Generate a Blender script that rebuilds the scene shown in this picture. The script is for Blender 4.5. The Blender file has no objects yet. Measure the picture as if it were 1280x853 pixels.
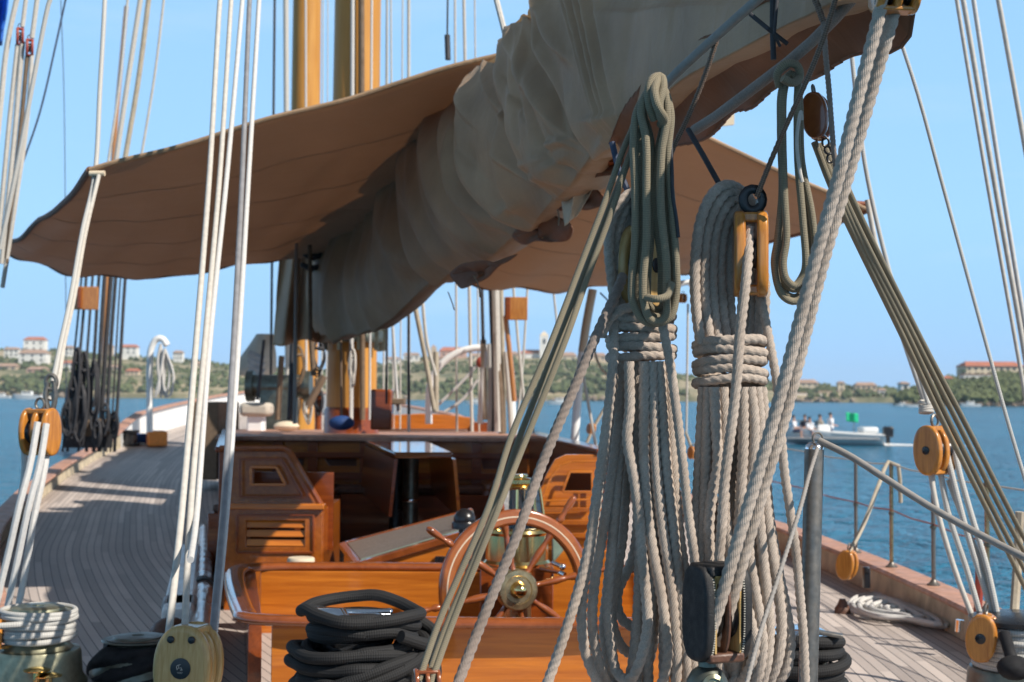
import bpy, bmesh, math, random
import numpy as np
from mathutils import Vector, Matrix, noise
random.seed(7)
R = math.radians
scene = bpy.context.scene
COL = scene.collection

# ------------------------------------------------------------------ camera
F = 1778.0
EYE = Vector((0, 0, 1.35))
PITCH = math.atan((495.5 - 426.5) / F)
ROLL = 0.0063
fwd = Vector((0, math.cos(PITCH), math.sin(PITCH)))
rgt = Vector((math.cos(ROLL), 0, math.sin(ROLL)))
upv = rgt.cross(fwd).normalized()
rgt = fwd.cross(upv).normalized()
cd = bpy.data.cameras.new('camera'); cam = bpy.data.objects.new('camera', cd); COL.objects.link(cam)
m = Matrix((rgt, upv, -fwd)).transposed().to_4x4(); m.translation = EYE
cam.matrix_world = m
cd.sensor_width = 36; cd.lens = 36 * F / 1280; cd.clip_end = 20000; cd.clip_start = .05
cd.dof.use_dof = True; cd.dof.focus_distance = 3.75; cd.dof.aperture_fstop = cd.lens / 1000 / .0088
scene.camera = cam

def P(px, py, d):
    v = fwd + rgt * ((px - 640) / F) - upv * ((py - 426.5) / F)
    return EYE + v * (d / v.y)
def G(px, py, z):
    v = fwd + rgt * ((px - 640) / F) - upv * ((py - 426.5) / F)
    return EYE + v * ((z - EYE.z) / v.z)
def PL(pts, d=None):
    return [P(p[0], p[1], p[2] if len(p) > 2 else d) for p in pts]

# ------------------------------------------------------------------ materials
MAT = {}
def nodes(name):
    mt = bpy.data.materials.new(name); mt.use_nodes = True
    nt = mt.node_tree; b = nt.nodes['Principled BSDF']
    MAT[name] = mt
    return mt, nt, b
def N(nt, t, **k):
    n = nt.nodes.new(t)
    for a, v in k.items():
        if a in n.inputs: n.inputs[a].default_value = v
        else: setattr(n, a, v)
    return n
def L(nt, a, b): nt.links.new(a, b)
def math_(nt, op, a, b=None, clamp=False):
    n = nt.nodes.new('ShaderNodeMath'); n.operation = op; n.use_clamp = clamp
    for i, v in enumerate((a, b)):
        if v is None: continue
        if isinstance(v, (int, float)): n.inputs[i].default_value = v
        else: L(nt, v, n.inputs[i])
    return n.outputs[0]
def ramp(nt, fac, stops):
    n = nt.nodes.new('ShaderNodeValToRGB'); cr = n.color_ramp
    while len(cr.elements) < len(stops): cr.elements.new(.5)
    for e, (p, c) in zip(cr.elements, stops):
        e.position = p; e.color = (*c, 1) if len(c) == 3 else c
    L(nt, fac, n.inputs[0]); return n.outputs[0]
def coords(nt, kind='Object', scale=(1, 1, 1), rot=(0, 0, 0)):
    tc = nt.nodes.new('ShaderNodeTexCoord'); mp = nt.nodes.new('ShaderNodeMapping')
    mp.inputs['Scale'].default_value = scale; mp.inputs['Rotation'].default_value = rot
    L(nt, tc.outputs[kind], mp.inputs[0]); return mp.outputs[0]
def noise_(nt, vec, scale, detail=3, rough=.5, dist=0):
    n = N(nt, 'ShaderNodeTexNoise'); n.inputs['Scale'].default_value = scale
    n.inputs['Detail'].default_value = detail; n.inputs['Roughness'].default_value = rough
    n.inputs['Distortion'].default_value = dist
    L(nt, vec, n.inputs['Vector']); return n.outputs['Fac']
def bump(nt, b, h, strength=.3, dist=.01):
    n = nt.nodes.new('ShaderNodeBump'); n.inputs['Strength'].default_value = strength
    n.inputs['Distance'].default_value = dist
    L(nt, h, n.inputs['Height']); L(nt, n.outputs[0], b.inputs['Normal'])
def mixc(nt, f, a, b_, mode='MIX'):
    n = nt.nodes.new('ShaderNodeMix'); n.data_type = 'RGBA'; n.blend_type = mode
    for i, v in ((0, f), (6, a), (7, b_)):
        if isinstance(v, (int, float)): n.inputs[i].default_value = v
        elif isinstance(v, tuple): n.inputs[i].default_value = (*v, 1)
        else: L(nt, v, n.inputs[i])
    return n.outputs[2]

def simple(name, c, rough=.5, metal=0, var=.15, sc=20, bmp=0, coat=0, bsc=None, spec=None):
    mt, nt, b = nodes(name)
    co = coords(nt)
    f = noise_(nt, co, sc, 4)
    lo = tuple(x * (1 - var) for x in c); hi = tuple(min(1, x * (1 + var)) for x in c)
    L(nt, ramp(nt, f, [(.3, lo), (.7, hi)]), b.inputs['Base Color'])
    b.inputs['Roughness'].default_value = rough; b.inputs['Metallic'].default_value = metal
    b.inputs['Coat Weight'].default_value = coat; b.inputs['Coat Roughness'].default_value = .08
    if spec is not None: b.inputs['Specular IOR Level'].default_value = spec
    rr = ramp(nt, noise_(nt, co, sc * .6, 3), [(.3, (rough * .8,) * 3), (.7, (min(1, rough * 1.25),) * 3)])
    L(nt, rr, b.inputs['Roughness'])
    if bmp: bump(nt, b, noise_(nt, co, bsc or sc * 3, 4), bmp, .004)
    return mt

def wood(name, c1, c2, grain=(1.5, 30, 30), rough=.28, coat=.9, rot=(0, 0, 0), bmp=.05):
    mt, nt, b = nodes(name)
    co = coords(nt, 'Object', grain, rot)
    f = noise_(nt, co, 1.6, 6, .6, .6)
    f2 = noise_(nt, coords(nt), 1.4, 2)
    c = ramp(nt, f, [(.25, c2), (.5, tuple((x + y) / 2 for x, y in zip(c1, c2))), (.72, c1)])
    c = mixc(nt, math_(nt, 'MULTIPLY', f2, .35), c, tuple(x * .6 for x in c2), 'MIX')
    L(nt, c, b.inputs['Base Color'])
    b.inputs['Roughness'].default_value = rough; b.inputs['Specular IOR Level'].default_value = .3
    b.inputs['Coat Weight'].default_value = coat; b.inputs['Coat Roughness'].default_value = .06
    bump(nt, b, f, bmp, .003)
    return mt
def rope_mat(name, c, fleck=.25, sc=260, sheen=.2, bmp=.5):
    mt, nt, b = nodes(name)
    co = coords(nt)
    f = noise_(nt, co, sc, 5, .7)
    f2 = noise_(nt, co, 9, 3)
    lo = tuple(x * (1 - fleck) for x in c); hi = tuple(min(1, x * (1 + fleck)) for x in c)
    cc = ramp(nt, f, [(.3, lo), (.7, hi)])
    cc = mixc(nt, ramp(nt, f2, [(.42, (0,) * 3), (.72, (.6,) * 3)]), cc, tuple(x * k for x, k in zip(c, (.60, .55, .50))))
    f4 = noise_(nt, co, 40, 4)
    cc = mixc(nt, ramp(nt, f4, [(.55, (0,) * 3), (.75, (.35,) * 3)]), cc, tuple(min(1, x * 1.4) for x in c))
    L(nt, cc, b.inputs['Base Color'])
    b.inputs['Roughness'].default_value = .85; b.inputs['Sheen Weight'].default_value = sheen
    tc = nt.nodes.new('ShaderNodeTexCoord'); sp = nt.nodes.new('ShaderNodeSeparateXYZ'); L(nt, tc.outputs['UV'], sp.inputs[0])
    yn = math_(nt, 'SINE', math_(nt, 'MULTIPLY', math_(nt, 'ADD', math_(nt, 'MULTIPLY', sp.outputs[0], 21), math_(nt, 'MULTIPLY', sp.outputs[1], 60)), 6.283))
    hh = math_(nt, 'ADD', math_(nt, 'MULTIPLY', yn, .35), f)
    bump(nt, b, hh, bmp, .0022)
    return mt
def braid_mat(name, c, c2, nu=18, pitch=.008, bmp=.6, rough=.7, sheen=.1):
    mt, nt, b = nodes(name)
    tc = nt.nodes.new('ShaderNodeTexCoord'); sp = nt.nodes.new('ShaderNodeSeparateXYZ')
    L(nt, tc.outputs['UV'], sp.inputs[0])
    u = math_(nt, 'MULTIPLY', sp.outputs[0], 2 * math.pi * nu / 2)
    v = math_(nt, 'MULTIPLY', sp.outputs[1], 2 * math.pi / pitch)
    a = math_(nt, 'SINE', math_(nt, 'ADD', u, v)); d = math_(nt, 'SINE', math_(nt, 'SUBTRACT', u, v))
    h = math_(nt, 'MULTIPLY', math_(nt, 'ADD', math_(nt, 'MULTIPLY', a, d), 1), .5)
    nz = noise_(nt, coords(nt), 220, 3)
    L(nt, mixc(nt, h, c2, mixc(nt, nz, tuple(x * .8 for x in c), tuple(min(1, x * 1.2) for x in c))), b.inputs['Base Color'])  # crevices of the braid darkened, their shade put into the colour
    b.inputs['Roughness'].default_value = rough; b.inputs['Sheen Weight'].default_value = sheen
    bump(nt, b, h, bmp, .0018)
    return mt

rope_mat('rope_tan', (.44, .365, .30))
rope_mat('rope_grey', (.27, .215, .18))
rope_mat('rope_far', (.42, .36, .27), bmp=.1)
simple('line_dark', (.035, .035, .04), .7)
simple('line_brown', (.16, .11, .07), .8)
simple('line_white', (.54, .53, .51), .7, var=.08, sc=60)
simple('line_pale', (.50, .47, .42), .7, var=.1, sc=40)
simple('steel_line', (.22, .22, .23), .5)
simple('line_blue', (.035, .05, .09), .7)
braid_mat('braid_olive', (.30, .25, .16), (.13, .108, .068))
braid_mat('braid_white', (.54, .53, .49), (.36, .35, .33), nu=8, pitch=.02, bmp=.6)
braid_mat('braid_black', (.013, .013, .014), (.003, .003, .003), nu=12, pitch=.016, bmp=.9, rough=.8, sheen=.0)
braid_mat('cord_brown', (.26, .17, .12), (.07, .045, .03), nu=6, pitch=.010)
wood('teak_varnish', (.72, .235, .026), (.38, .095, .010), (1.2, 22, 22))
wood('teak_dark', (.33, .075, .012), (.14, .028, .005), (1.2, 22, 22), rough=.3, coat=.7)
wood('teak_side', (.50, .145, .016), (.27, .065, .008), (22, 1.2, 22))
wood('mast_wood', (.66, .33, .07), (.46, .19, .03), (9, 9, .5), rough=.5, coat=.12)
wood('block_wood', (.72, .31, .055), (.36, .12, .016), (60, 60, 5), rough=.3, coat=.7)
wood('ash_wood', (.66, .46, .20), (.44, .25, .075), (55, 55, 5), rough=.35, coat=.35, bmp=.15)
wood('block_far', (.60, .26, .06), (.36, .13, .03), (30, 30, 5), rough=.35)
wood('wheel_wood', (.36, .10, .026), (.20, .05, .013), (8, 8, 8), rough=.2, coat=1)
wood('table_gloss', (.30, .09, .02), (.16, .045, .01), (1.2, 22, 22), rough=.1, coat=1, bmp=.01)
wood('wheel_pale', (.46, .145, .03), (.30, .08, .014), (8, 8, 8), rough=.2, coat=1)
simple('chrome', (.80, .81, .83), .12, 1, .03, 30)
simple('steel', (.20, .185, .165), .45, .75, .2, 60, bmp=.05)
simple('bronze', (.30, .29, .20), .42, .85, .2, 25, bmp=.1)
simple('bronze_dark', (.16, .17, .14), .4, .8, .25, 18, bmp=.1)
simple('brass', (.80, .60, .26), .16, 1, .12, 12)
simple('dull_brass', (.42, .31, .17), .3, .9, .3, 30, bmp=.1)
simple('black_leather', (.013, .013, .014), .6, 0, .3, 70, bmp=.35, bsc=300)
simple('brown_leather', (.11, .05, .03), .5, 0, .3, 60, bmp=.3)
simple('black_plastic', (.012, .012, .014), .3)
simple('black_cloth', (.008, .008, .01), .9, 0, .3, 30, bmp=.5, bsc=14)
simple('stitch', (.5, .47, .4), .8)
simple('white_paint', (.78, .78, .76), .4, 0, .05, 6)
simple('offwhite_cloth', (.46, .41, .34), .85, 0, .12, 8, bmp=.4, bsc=14)
simple('grey_cover', (.34, .34, .34), .6, 0, .2, 8, bmp=.3, bsc=10)
simple('blue_cloth', (.01, .045, .16), .8, 0, .25, 10, bmp=.3)
simple('blue_flag', (.01, .11, .50), .7)
simple('green_flag', (.0, .42, .19), .7)
simple('red_paint', (.30, .05, .03), .4)
simple('orange_paint', (.75, .24, .04), .5)
simple('grey_tread', (.15, .125, .11), .8, 0, .2, 60, bmp=.4, bsc=200)
simple('green_grey', (.22, .30, .24), .5)
simple('hull_white', (.7, .7, .68), .35)
simple('cap_rail', (.46, .25, .17), .55, 0, .25, 14)
simple('bulwark_paint', (.52, .44, .31), .6, 0, .3, 7, bmp=.2)
simple('skin', (.52, .29, .2), .6); simple('shirt_white', (.78, .78, .8), .8); simple('shirt_dark', (.04, .04, .06), .8)
simple('hair', (.03, .02, .015), .7); simple('trousers', (.08, .1, .16), .8)
simple('rubber', (.02, .02, .02), .6)
simple('clear_wrap', (.36, .22, .16), .3, 0, .35, 3, coat=.6)
simple('line_grey', (.26, .24, .22), .7, var=.1, sc=60)
simple('wall_white', (.74, .72, .67), .8, sc=.2); simple('wall_cream', (.62, .52, .38), .85, sc=.2)
simple('wall_sand', (.55, .43, .31), .85, sc=.2); simple('wall_pink', (.56, .35, .28), .85, sc=.2)
simple('roof_red', (.42, .15, .09), .85, sc=.3); simple('roof_brown', (.36, .24, .18), .85, sc=.3)
simple('window_dark', (.05, .06, .07), .2)
simple('palm_green', (.04, .075, .03), .8, sc=.5)

# glass
mt, nt, b = nodes('glass'); b.inputs['Transmission Weight'].default_value = 1; b.inputs['Roughness'].default_value = .03
b.inputs['Base Color'].default_value = (.85, .93, .97, 1)
# canvas
def canvas(name, c, trans, tw, weave=700, cr=.15, mott=.25):
    mt, nt, b = nodes(name)
    co = coords(nt)
    big = noise_(nt, co, 2.2, 5, .6); fine = noise_(nt, co, weave, 2)
    w1 = noise_(nt, coords(nt, 'Object', (1, 1, 40)), 14, 2)
    lo = tuple(x * (1 - mott) for x in c); hi = tuple(x * (1 + mott) for x in c)
    cc = ramp(nt, big, [(.3, lo), (.7, hi)])
    cc = mixc(nt, ramp(nt, w1, [(.4, (0,) * 3), (.7, (.18,) * 3)]), cc, tuple(x * .7 for x in c))
    L(nt, cc, b.inputs['Base Color']); b.inputs['Roughness'].default_value = .6
    b.inputs['Sheen Weight'].default_value = .1
    crease = noise_(nt, co, 5, 4, .5, .8)
    rg = noise_(nt, coords(nt, 'Object', (1.3, 1.3, .55), (.5, 0, .3)), 3.4, 3, .45, .5)
    rg = math_(nt, 'POWER', math_(nt, 'SUBTRACT', 1, math_(nt, 'ABSOLUTE', math_(nt, 'SUBTRACT', math_(nt, 'MULTIPLY', rg, 2), 1))), 5)
    hh = math_(nt, 'ADD', math_(nt, 'ADD', math_(nt, 'MULTIPLY', crease, .5), math_(nt, 'MULTIPLY', rg, cr)), math_(nt, 'MULTIPLY', fine, .02))
    bump(nt, b, hh, .45, .04)
    tr = nt.nodes.new('ShaderNodeBsdfTranslucent'); tr.inputs[0].default_value = (*trans, 1)
    mx = nt.nodes.new('ShaderNodeMixShader'); mx.inputs[0].default_value = tw
    out = nt.nodes['Material Output']
    L(nt, b.outputs[0], mx.inputs[1]); L(nt, tr.outputs[0], mx.inputs[2]); L(nt, mx.outputs[0], out.inputs[0])
canvas('sail_canvas', (.38, .245, .14), (.62, .42, .22), .14, cr=.12)
canvas('awning_canvas', (.42, .30, .205), (.64, .42, .26), .31, mott=.08, cr=.05)
canvas('brown_shade_canvas', (.21, .09, .042), (.36, .15, .07), .22)  # brown for hems; on the sail's underside it carries painted-in shade
canvas('sunlit_canvas', (.62, .53, .40), (.6, .5, .35), .3)  # paler sail canvas with the sunlight put into its colour

# teak deck from UV (u = metres inboard of the deck edge, v = metres along)
mt, nt, b = nodes('deck_teak')
tc = nt.nodes.new('ShaderNodeTexCoord'); sp = nt.nodes.new('ShaderNodeSeparateXYZ'); L(nt, tc.outputs['UV'], sp.inputs[0])
pw = .062
u = math_(nt, 'DIVIDE', sp.outputs[0], pw)
fr = math_(nt, 'FRACT', u); idx = math_(nt, 'FLOOR', u)
seam = math_(nt, 'LESS_THAN', fr, .085)
wn = nt.nodes.new('ShaderNodeTexWhiteNoise'); wn.noise_dimensions = '2D'
vv = math_(nt, 'FLOOR', math_(nt, 'DIVIDE', math_(nt, 'ADD', sp.outputs[1], math_(nt, 'MULTIPLY', idx, 1.37)), 2.6))
cb = nt.nodes.new('ShaderNodeCombineXYZ'); L(nt, idx, cb.inputs[0]); L(nt, vv, cb.inputs[1]); L(nt, cb.outputs[0], wn.inputs['Vector'])
mp = nt.nodes.new('ShaderNodeMapping'); mp.inputs['Scale'].default_value = (90, 3, 1); L(nt, tc.outputs['UV'], mp.inputs[0])
gr = noise_(nt, mp.outputs[0], 1, 4, .6)
st = noise_(nt, coords(nt), 1.1, 4, .6)
base = ramp(nt, math_(nt, 'ADD', math_(nt, 'MULTIPLY', wn.outputs[0], .65), math_(nt, 'MULTIPLY', gr, .4)), [(.15, (.34, .29, .26)), (.85, (.60, .52, .465))])
base = mixc(nt, ramp(nt, st, [(.4, (0,) * 3), (.7, (.3,) * 3)]), base, (.30, .26, .24))
L(nt, mixc(nt, seam, base, (.045, .04, .04)), b.inputs['Base Color'])
b.inputs['Roughness'].default_value = .6
bump(nt, b, math_(nt, 'SUBTRACT', gr, math_(nt, 'MULTIPLY', seam, 1.5)), .3, .003)

# water
mt, nt, b = nodes('sea')
co = coords(nt, 'Object', (1, 1.0, 1))
n1 = noise_(nt, co, .55, 4, .6, .4); n2 = noise_(nt, co, 2.4, 4, .65, .3); n3 = noise_(nt, co, .03, 3)
h = math_(nt, 'ADD', math_(nt, 'MULTIPLY', n1, 1.0), math_(nt, 'MULTIPLY', n2, .32))
L(nt, ramp(nt, n3, [(.35, (.003, .135, .25)), (.7, (.010, .20, .34))]), b.inputs['Base Color'])
b.inputs['Roughness'].default_value = .2; b.inputs['IOR'].default_value = 1.333; b.inputs['Specular IOR Level'].default_value = .35
bump(nt, b, h, 1.0, 3.5)

# hillside
mt, nt, b = nodes('hillside')
co = coords(nt)
f = noise_(nt, co, .02, 6, .65); g = noise_(nt, co, .09, 4, .6)
L(nt, ramp(nt, math_(nt, 'ADD', math_(nt, 'MULTIPLY', f, .6), math_(nt, 'MULTIPLY', g, .4)), [(.40, (.08, .10, .05)), (.50, (.22, .20, .11)), (.60, (.42, .34, .23))]), b.inputs['Base Color'])
b.inputs['Roughness'].default_value = 1
mt, nt, b = nodes('shrub_green')
co = coords(nt)
L(nt, ramp(nt, noise_(nt, co, .06, 5, .7), [(.35, (.045, .07, .03)), (.65, (.12, .14, .06))]), b.inputs['Base Color'])
b.inputs['Roughness'].default_value = 1
mt, nt, b = nodes('rock')
co = coords(nt)
L(nt, ramp(nt, noise_(nt, co, .08, 5, .7), [(.35, (.16, .12, .09)), (.65, (.36, .29, .22))]), b.inputs['Base Color'])
b.inputs['Roughness'].default_value = 1

# ------------------------------------------------------------------ mesh builder
class MB:
    def __init__(s): s.v = []; s.f = []; s.uv = []; s.n = 0
    def add(s, v, f, uv=None):
        v = np.asarray(v, float).reshape(-1, 3); f = [tuple(int(i) + s.n for i in q) for q in f]
        s.v.append(v); s.n += len(v); s.f += f
        if uv is None: uv = [(0, 0)] * sum(len(q) for q in f)
        s.uv += list(uv); return s
    def box(s, c, size, rotz=0, rot=None):
        M = rot or Matrix.Rotation(rotz, 3, 'Z'); c = Vector(c); x, y, z = (a / 2 for a in size)
        vs = [c + M @ Vector((i * x, j * y, k * z)) for i in (-1, 1) for j in (-1, 1) for k in (-1, 1)]
        return s.add(vs, [(0, 1, 3, 2), (4, 6, 7, 5), (0, 4, 5, 1), (2, 3, 7, 6), (0, 2, 6, 4), (1, 5, 7, 3)])
    def beam(s, a, b_, w, h, up=Vector((0, 0, 1))):
        a = Vector(a); b_ = Vector(b_); y = (b_ - a); ln = y.length; y.normalize()
        x = y.cross(up).normalized(); z = x.cross(y)
        return s.box((a + b_) / 2, (w, ln, h), rot=Matrix((x, y, z)).transposed())
    def sweep(s, path, r, n=8, prof=None, closed=False, cap=True, up=None, sq=None):
        p = np.array([tuple(q) for q in path], float); m_ = len(p)
        if closed: t = np.roll(p, -1, 0) - np.roll(p, 1, 0)
        else: t = np.gradient(p, axis=0)
        t /= np.linalg.norm(t, axis=1)[:, None] + 1e-12
        d = np.linalg.norm(np.diff(p, axis=0), axis=1); arc = np.concatenate([[0], np.cumsum(d)])
        nrm = np.zeros_like(p)
        a = np.array(up if up is not None else (0, 0, 1.), float)
        if abs(np.dot(a, t[0])) > .9: a = np.array((0, 1., 0)) if up is None else np.array((1., 0, 0))
        a = a - t[0] * np.dot(a, t[0]); a /= np.linalg.norm(a); nrm[0] = a
        for i in range(1, m_):
            a = nrm[i - 1] - t[i] * np.dot(nrm[i - 1], t[i]); l = np.linalg.norm(a)
            nrm[i] = a / l if l > 1e-9 else nrm[i - 1]
        if closed:
            a = nrm[-1] - t[0] * np.dot(nrm[-1], t[0]); a /= np.linalg.norm(a); bb = np.cross(t[0], nrm[0])
            tw = math.atan2(np.dot(a, bb), np.dot(a, nrm[0]))
            for i in range(m_):
                ang = -tw * i / m_; bi = np.cross(t[i], nrm[i]); nrm[i] = nrm[i] * math.cos(ang) + bi * math.sin(ang)
        bn = np.cross(t, nrm)
        ph = np.arange(n) * 2 * np.pi / n
        rr = np.full((m_, n), 1.0) * (np.asarray(r, float).reshape(-1, 1) if np.ndim(r) else r)
        if prof is not None: rr = rr * prof(ph[None, :], arc[:m_, None], arc[-1])
        sx, sy = sq or (1, 1)
        v = p[:, None, :] + rr[..., None] * (np.cos(ph)[None, :, None] * nrm[:, None, :] * sx + np.sin(ph)[None, :, None] * bn[:, None, :] * sy)
        v = v.reshape(-1, 3); f = []; uv = []
        rows = m_ if closed else m_ - 1
        for i in range(rows):
            i2 = (i + 1) % m_; v0 = arc[i]; v1 = arc[i + 1] if i + 1 < m_ else arc[-1] + (arc[-1] / m_)
            for j in range(n):
                j2 = (j + 1) % n
                f.append((i * n + j, i * n + j2, i2 * n + j2, i2 * n + j))
                uv += [(j / n, v0), ((j + 1) / n, v0), ((j + 1) / n, v1), (j / n, v1)]
        if cap and not closed:
            f.append(tuple(range(n - 1, -1, -1))); uv += [(0, 0)] * n
            f.append(tuple((m_ - 1) * n + j for j in range(n))); uv += [(0, 0)] * n
        return s.add(v, f, uv)
    def cyl(s, a, b_, r, r2=None, n=16):
        a = Vector(a); b_ = Vector(b_)
        return s.sweep([a, b_], [r, r if r2 is None else r2], n)
    def lathe(s, prof, c, axis=(0, 0, 1), n=24, phase=0, mod=None):
        ax = Vector(axis).normalized(); q = ax.to_track_quat('Z', 'Y').to_matrix(); c = Vector(c)
        v = []; f = []; uv = []
        for (r, z) in prof:
            for j in range(n):
                a = phase + 2 * math.pi * j / n; r_ = r * (mod(a) if mod else 1)
                v.append(c + q @ Vector((r_ * math.cos(a), r_ * math.sin(a), z)))
        for i in range(len(prof) - 1):
            for j in range(n):
                j2 = (j + 1) % n; f.append((i * n + j, i * n + j2, (i + 1) * n + j2, (i + 1) * n + j))
                uv += [(j / n, i), ((j + 1) / n, i), ((j + 1) / n, i + 1), (j / n, i + 1)]
        if prof[0][0] > 1e-6: f.append(tuple(range(n - 1, -1, -1))); uv += [(0, 0)] * n
        if prof[-1][0] > 1e-6: f.append(tuple((len(prof) - 1) * n + j for j in range(n))); uv += [(0, 0)] * n
        return s.add(v, f, uv)
    def ball(s, c, r, n=12, sx=1, sy=1, sz=1):
        v = []; f = []; c = Vector(c); k = n // 2
        for i in range(k + 1):
            th = math.pi * i / k
            for j in range(n):
                a = 2 * math.pi * j / n
                v.append(c + Vector((r * sx * math.sin(th) * math.cos(a), r * sy * math.sin(th) * math.sin(a), r * sz * math.cos(th))))
        for i in range(k):
            for j in range(n):
                j2 = (j + 1) % n; f.append((i * n + j, (i + 1) * n + j, (i + 1) * n + j2, i * n + j2))
        return s.add(v, f)
    def plate(s, outer, holes, origin, ux, uz, th):
        """outer/holes 2D loops in (ux,uz) metres at origin; extruded along ux x uz by th"""
        bm = bmesh.new(); ux = Vector(ux); uz = Vector(uz); o = Vector(origin); nn = ux.cross(uz).normalized()
        es = []
        for lp in [outer] + holes:
            vs = [bm.verts.new(o + ux * a + uz * c) for a, c in lp]
            es += [bm.edges.new((vs[i], vs[(i + 1) % len(vs)])) for i in range(len(vs))]
        bmesh.ops.triangle_fill(bm, edges=es, use_beauty=True, use_dissolve=False, normal=nn)
        fs = list(bm.faces)
        g = bmesh.ops.extrude_face_region(bm, geom=fs)
        bmesh.ops.translate(bm, verts=[x for x in g['geom'] if isinstance(x, bmesh.types.BMVert)], vec=-nn * th)
        bmesh.ops.recalc_face_normals(bm, faces=bm.faces)
        bm.verts.index_update()
        s.add([v.co[:] for v in bm.verts], [tuple(v.index for v in f.verts) for f in bm.faces]); bm.free(); return s
    def sheet(s, rows, th=0, uvf=None):
        """rows: grid list[list[Vector]]"""
        a = np.array([[tuple(q) for q in r] for r in rows], float); ni, nj = a.shape[:2]
        f = []; uv = []
        for i in range(ni - 1):
            for j in range(nj - 1):
                f.append((i * nj + j, i * nj + j + 1, (i + 1) * nj + j + 1, (i + 1) * nj + j))
                uv += [(j, i), (j + 1, i), (j + 1, i + 1), (j, i + 1)]
        v = a.reshape(-1, 3)
        if th:
            du = np.gradient(a, axis=0); dv = np.gradient(a, axis=1); nn = np.cross(du, dv)
            nn /= np.linalg.norm(nn, axis=2)[..., None] + 1e-12
            v2 = (a + nn * th).reshape(-1, 3); k = ni * nj
            f2 = [tuple(reversed([q + k for q in t])) for t in f]
            rim = []
            for i in range(ni - 1): rim += [(i * nj, (i + 1) * nj, (i + 1) * nj + k, i * nj + k), ((i + 1) * nj - 1 + nj, (i + 1) * nj - 1, (i + 1) * nj - 1 + k, (i + 2) * nj - 1 + k)]
            for j in range(nj - 1): rim += [(j + 1, j, j + k, j + 1 + k), ((ni - 1) * nj + j, (ni - 1) * nj + j + 1, (ni - 1) * nj + j + 1 + k, (ni - 1) * nj + j + k)]
            v = np.concatenate([v, v2]); f = f + f2 + rim; uv = None
        return s.add(v, f, uv)

def rope_prof(pitch, strands=3, c=.36, ph0=0):
    rho = 1 - c
    def fn(ph, arc, total):
        a = ph - 2 * np.pi * arc / pitch + ph0
        w = 2 * np.pi / strands; psi = (a + w / 2) % w - w / 2
        k = c * .5 if strands != 3 else c
        return k * np.cos(psi) + np.sqrt(np.maximum((1 - k) ** 2 - (k * np.sin(psi)) ** 2, .02))
    return fn
def spline(pts, step, closed=False):
    p = np.array([tuple(q) for q in pts], float); n = len(p)
    if n == 2 and not closed:
        L_ = np.linalg.norm(p[1] - p[0]); k = max(2, int(L_ / step) + 1); t = np.linspace(0, 1, k)[:, None]
        return p[0] * (1 - t) + p[1] * t
    out = []
    segs = n if closed else n - 1
    for i in range(segs):
        if closed: a, b_, c, d = p[(i - 1) % n], p[i], p[(i + 1) % n], p[(i + 2) % n]
        else: a = p[i - 1] if i else 2 * p[0] - p[1]; b_ = p[i]; c = p[i + 1]; d = p[i + 2] if i + 2 < n else 2 * p[-1] - p[-2]
        for t in np.linspace(0, 1, 17)[:-1]:
            t0 = 0; t1 = t0 + np.linalg.norm(b_ - a) ** .5 + 1e-9; t2 = t1 + np.linalg.norm(c - b_) ** .5 + 1e-9; t3 = t2 + np.linalg.norm(d - c) ** .5 + 1e-9
            x = t1 + (t2 - t1) * t
            A1 = (t1 - x) / (t1 - t0) * a + (x - t0) / (t1 - t0) * b_; A2 = (t2 - x) / (t2 - t1) * b_ + (x - t1) / (t2 - t1) * c; A3 = (t3 - x) / (t3 - t2) * c + (x - t2) / (t3 - t2) * d
            B1 = (t2 - x) / (t2 - t0) * A1 + (x - t0) / (t2 - t0) * A2; B2 = (t3 - x) / (t3 - t1) * A2 + (x - t1) / (t3 - t1) * A3
            out.append((t2 - x) / (t2 - t1) * B1 + (x - t1) / (t2 - t1) * B2)
    if not closed: out.append(p[-1])
    else: out.append(out[0])
    q = np.array(out); d = np.linalg.norm(np.diff(q, axis=0), axis=1); s = np.concatenate([[0], np.cumsum(d)])
    k = max(3, int(s[-1] / step) + 1); t = np.linspace(0, s[-1], k)
    r = np.stack([np.interp(t, s, q[:, i]) for i in range(3)], 1)
    return r[:-1] if closed else r

def build(name, mb, mat, parent=None, bev=0, smooth=40):
    me = bpy.data.meshes.new(name)
    v = np.concatenate(mb.v); me.from_pydata(v.tolist(), [], mb.f); me.update()
    if len(mb.uv) == len(me.loops):
        ul = me.uv_layers.new(name='UVMap'); ul.data.foreach_set('uv', np.array(mb.uv, float).ravel())
    me.materials.append(MAT[mat])
    if smooth:
        me.shade_smooth()
        if smooth < 180: me.set_sharp_from_angle(angle=R(smooth))
    o = bpy.data.objects.new(name, me); COL.objects.link(o)
    if parent is not None:
        o.parent = parent
        if parent.type == 'EMPTY': o.location = -parent.location
    if bev:
        md = o.modifiers.new('bevel', 'BEVEL'); md.width = bev; md.segments = 2; md.limit_method = 'ANGLE'; md.angle_limit = R(35); md.harden_normals = False
    return o
def thing(name, loc, label, cat, group=None):
    o = bpy.data.objects.new(name, None); COL.objects.link(o); o.location = loc; o.empty_display_size = .1
    return tag(o, label, cat, group)
def tag(o, label=None, cat=None, group=None, kind=None):
    if label: o['label'] = label
    if cat: o['category'] = cat
    if group: o['group'] = group
    if kind: o['kind'] = kind
    return o
def dup(root, loc, label=None, scale=None):
    r = root.copy(); COL.objects.link(r); r.location = loc
    if label: r['label'] = label
    if scale: r.scale = scale
    for ch in root.children:
        c = ch.copy(); COL.objects.link(c); c.parent = r
        for g in ch.children:
            d = g.copy(); COL.objects.link(d); d.parent = c
    return r
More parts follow.
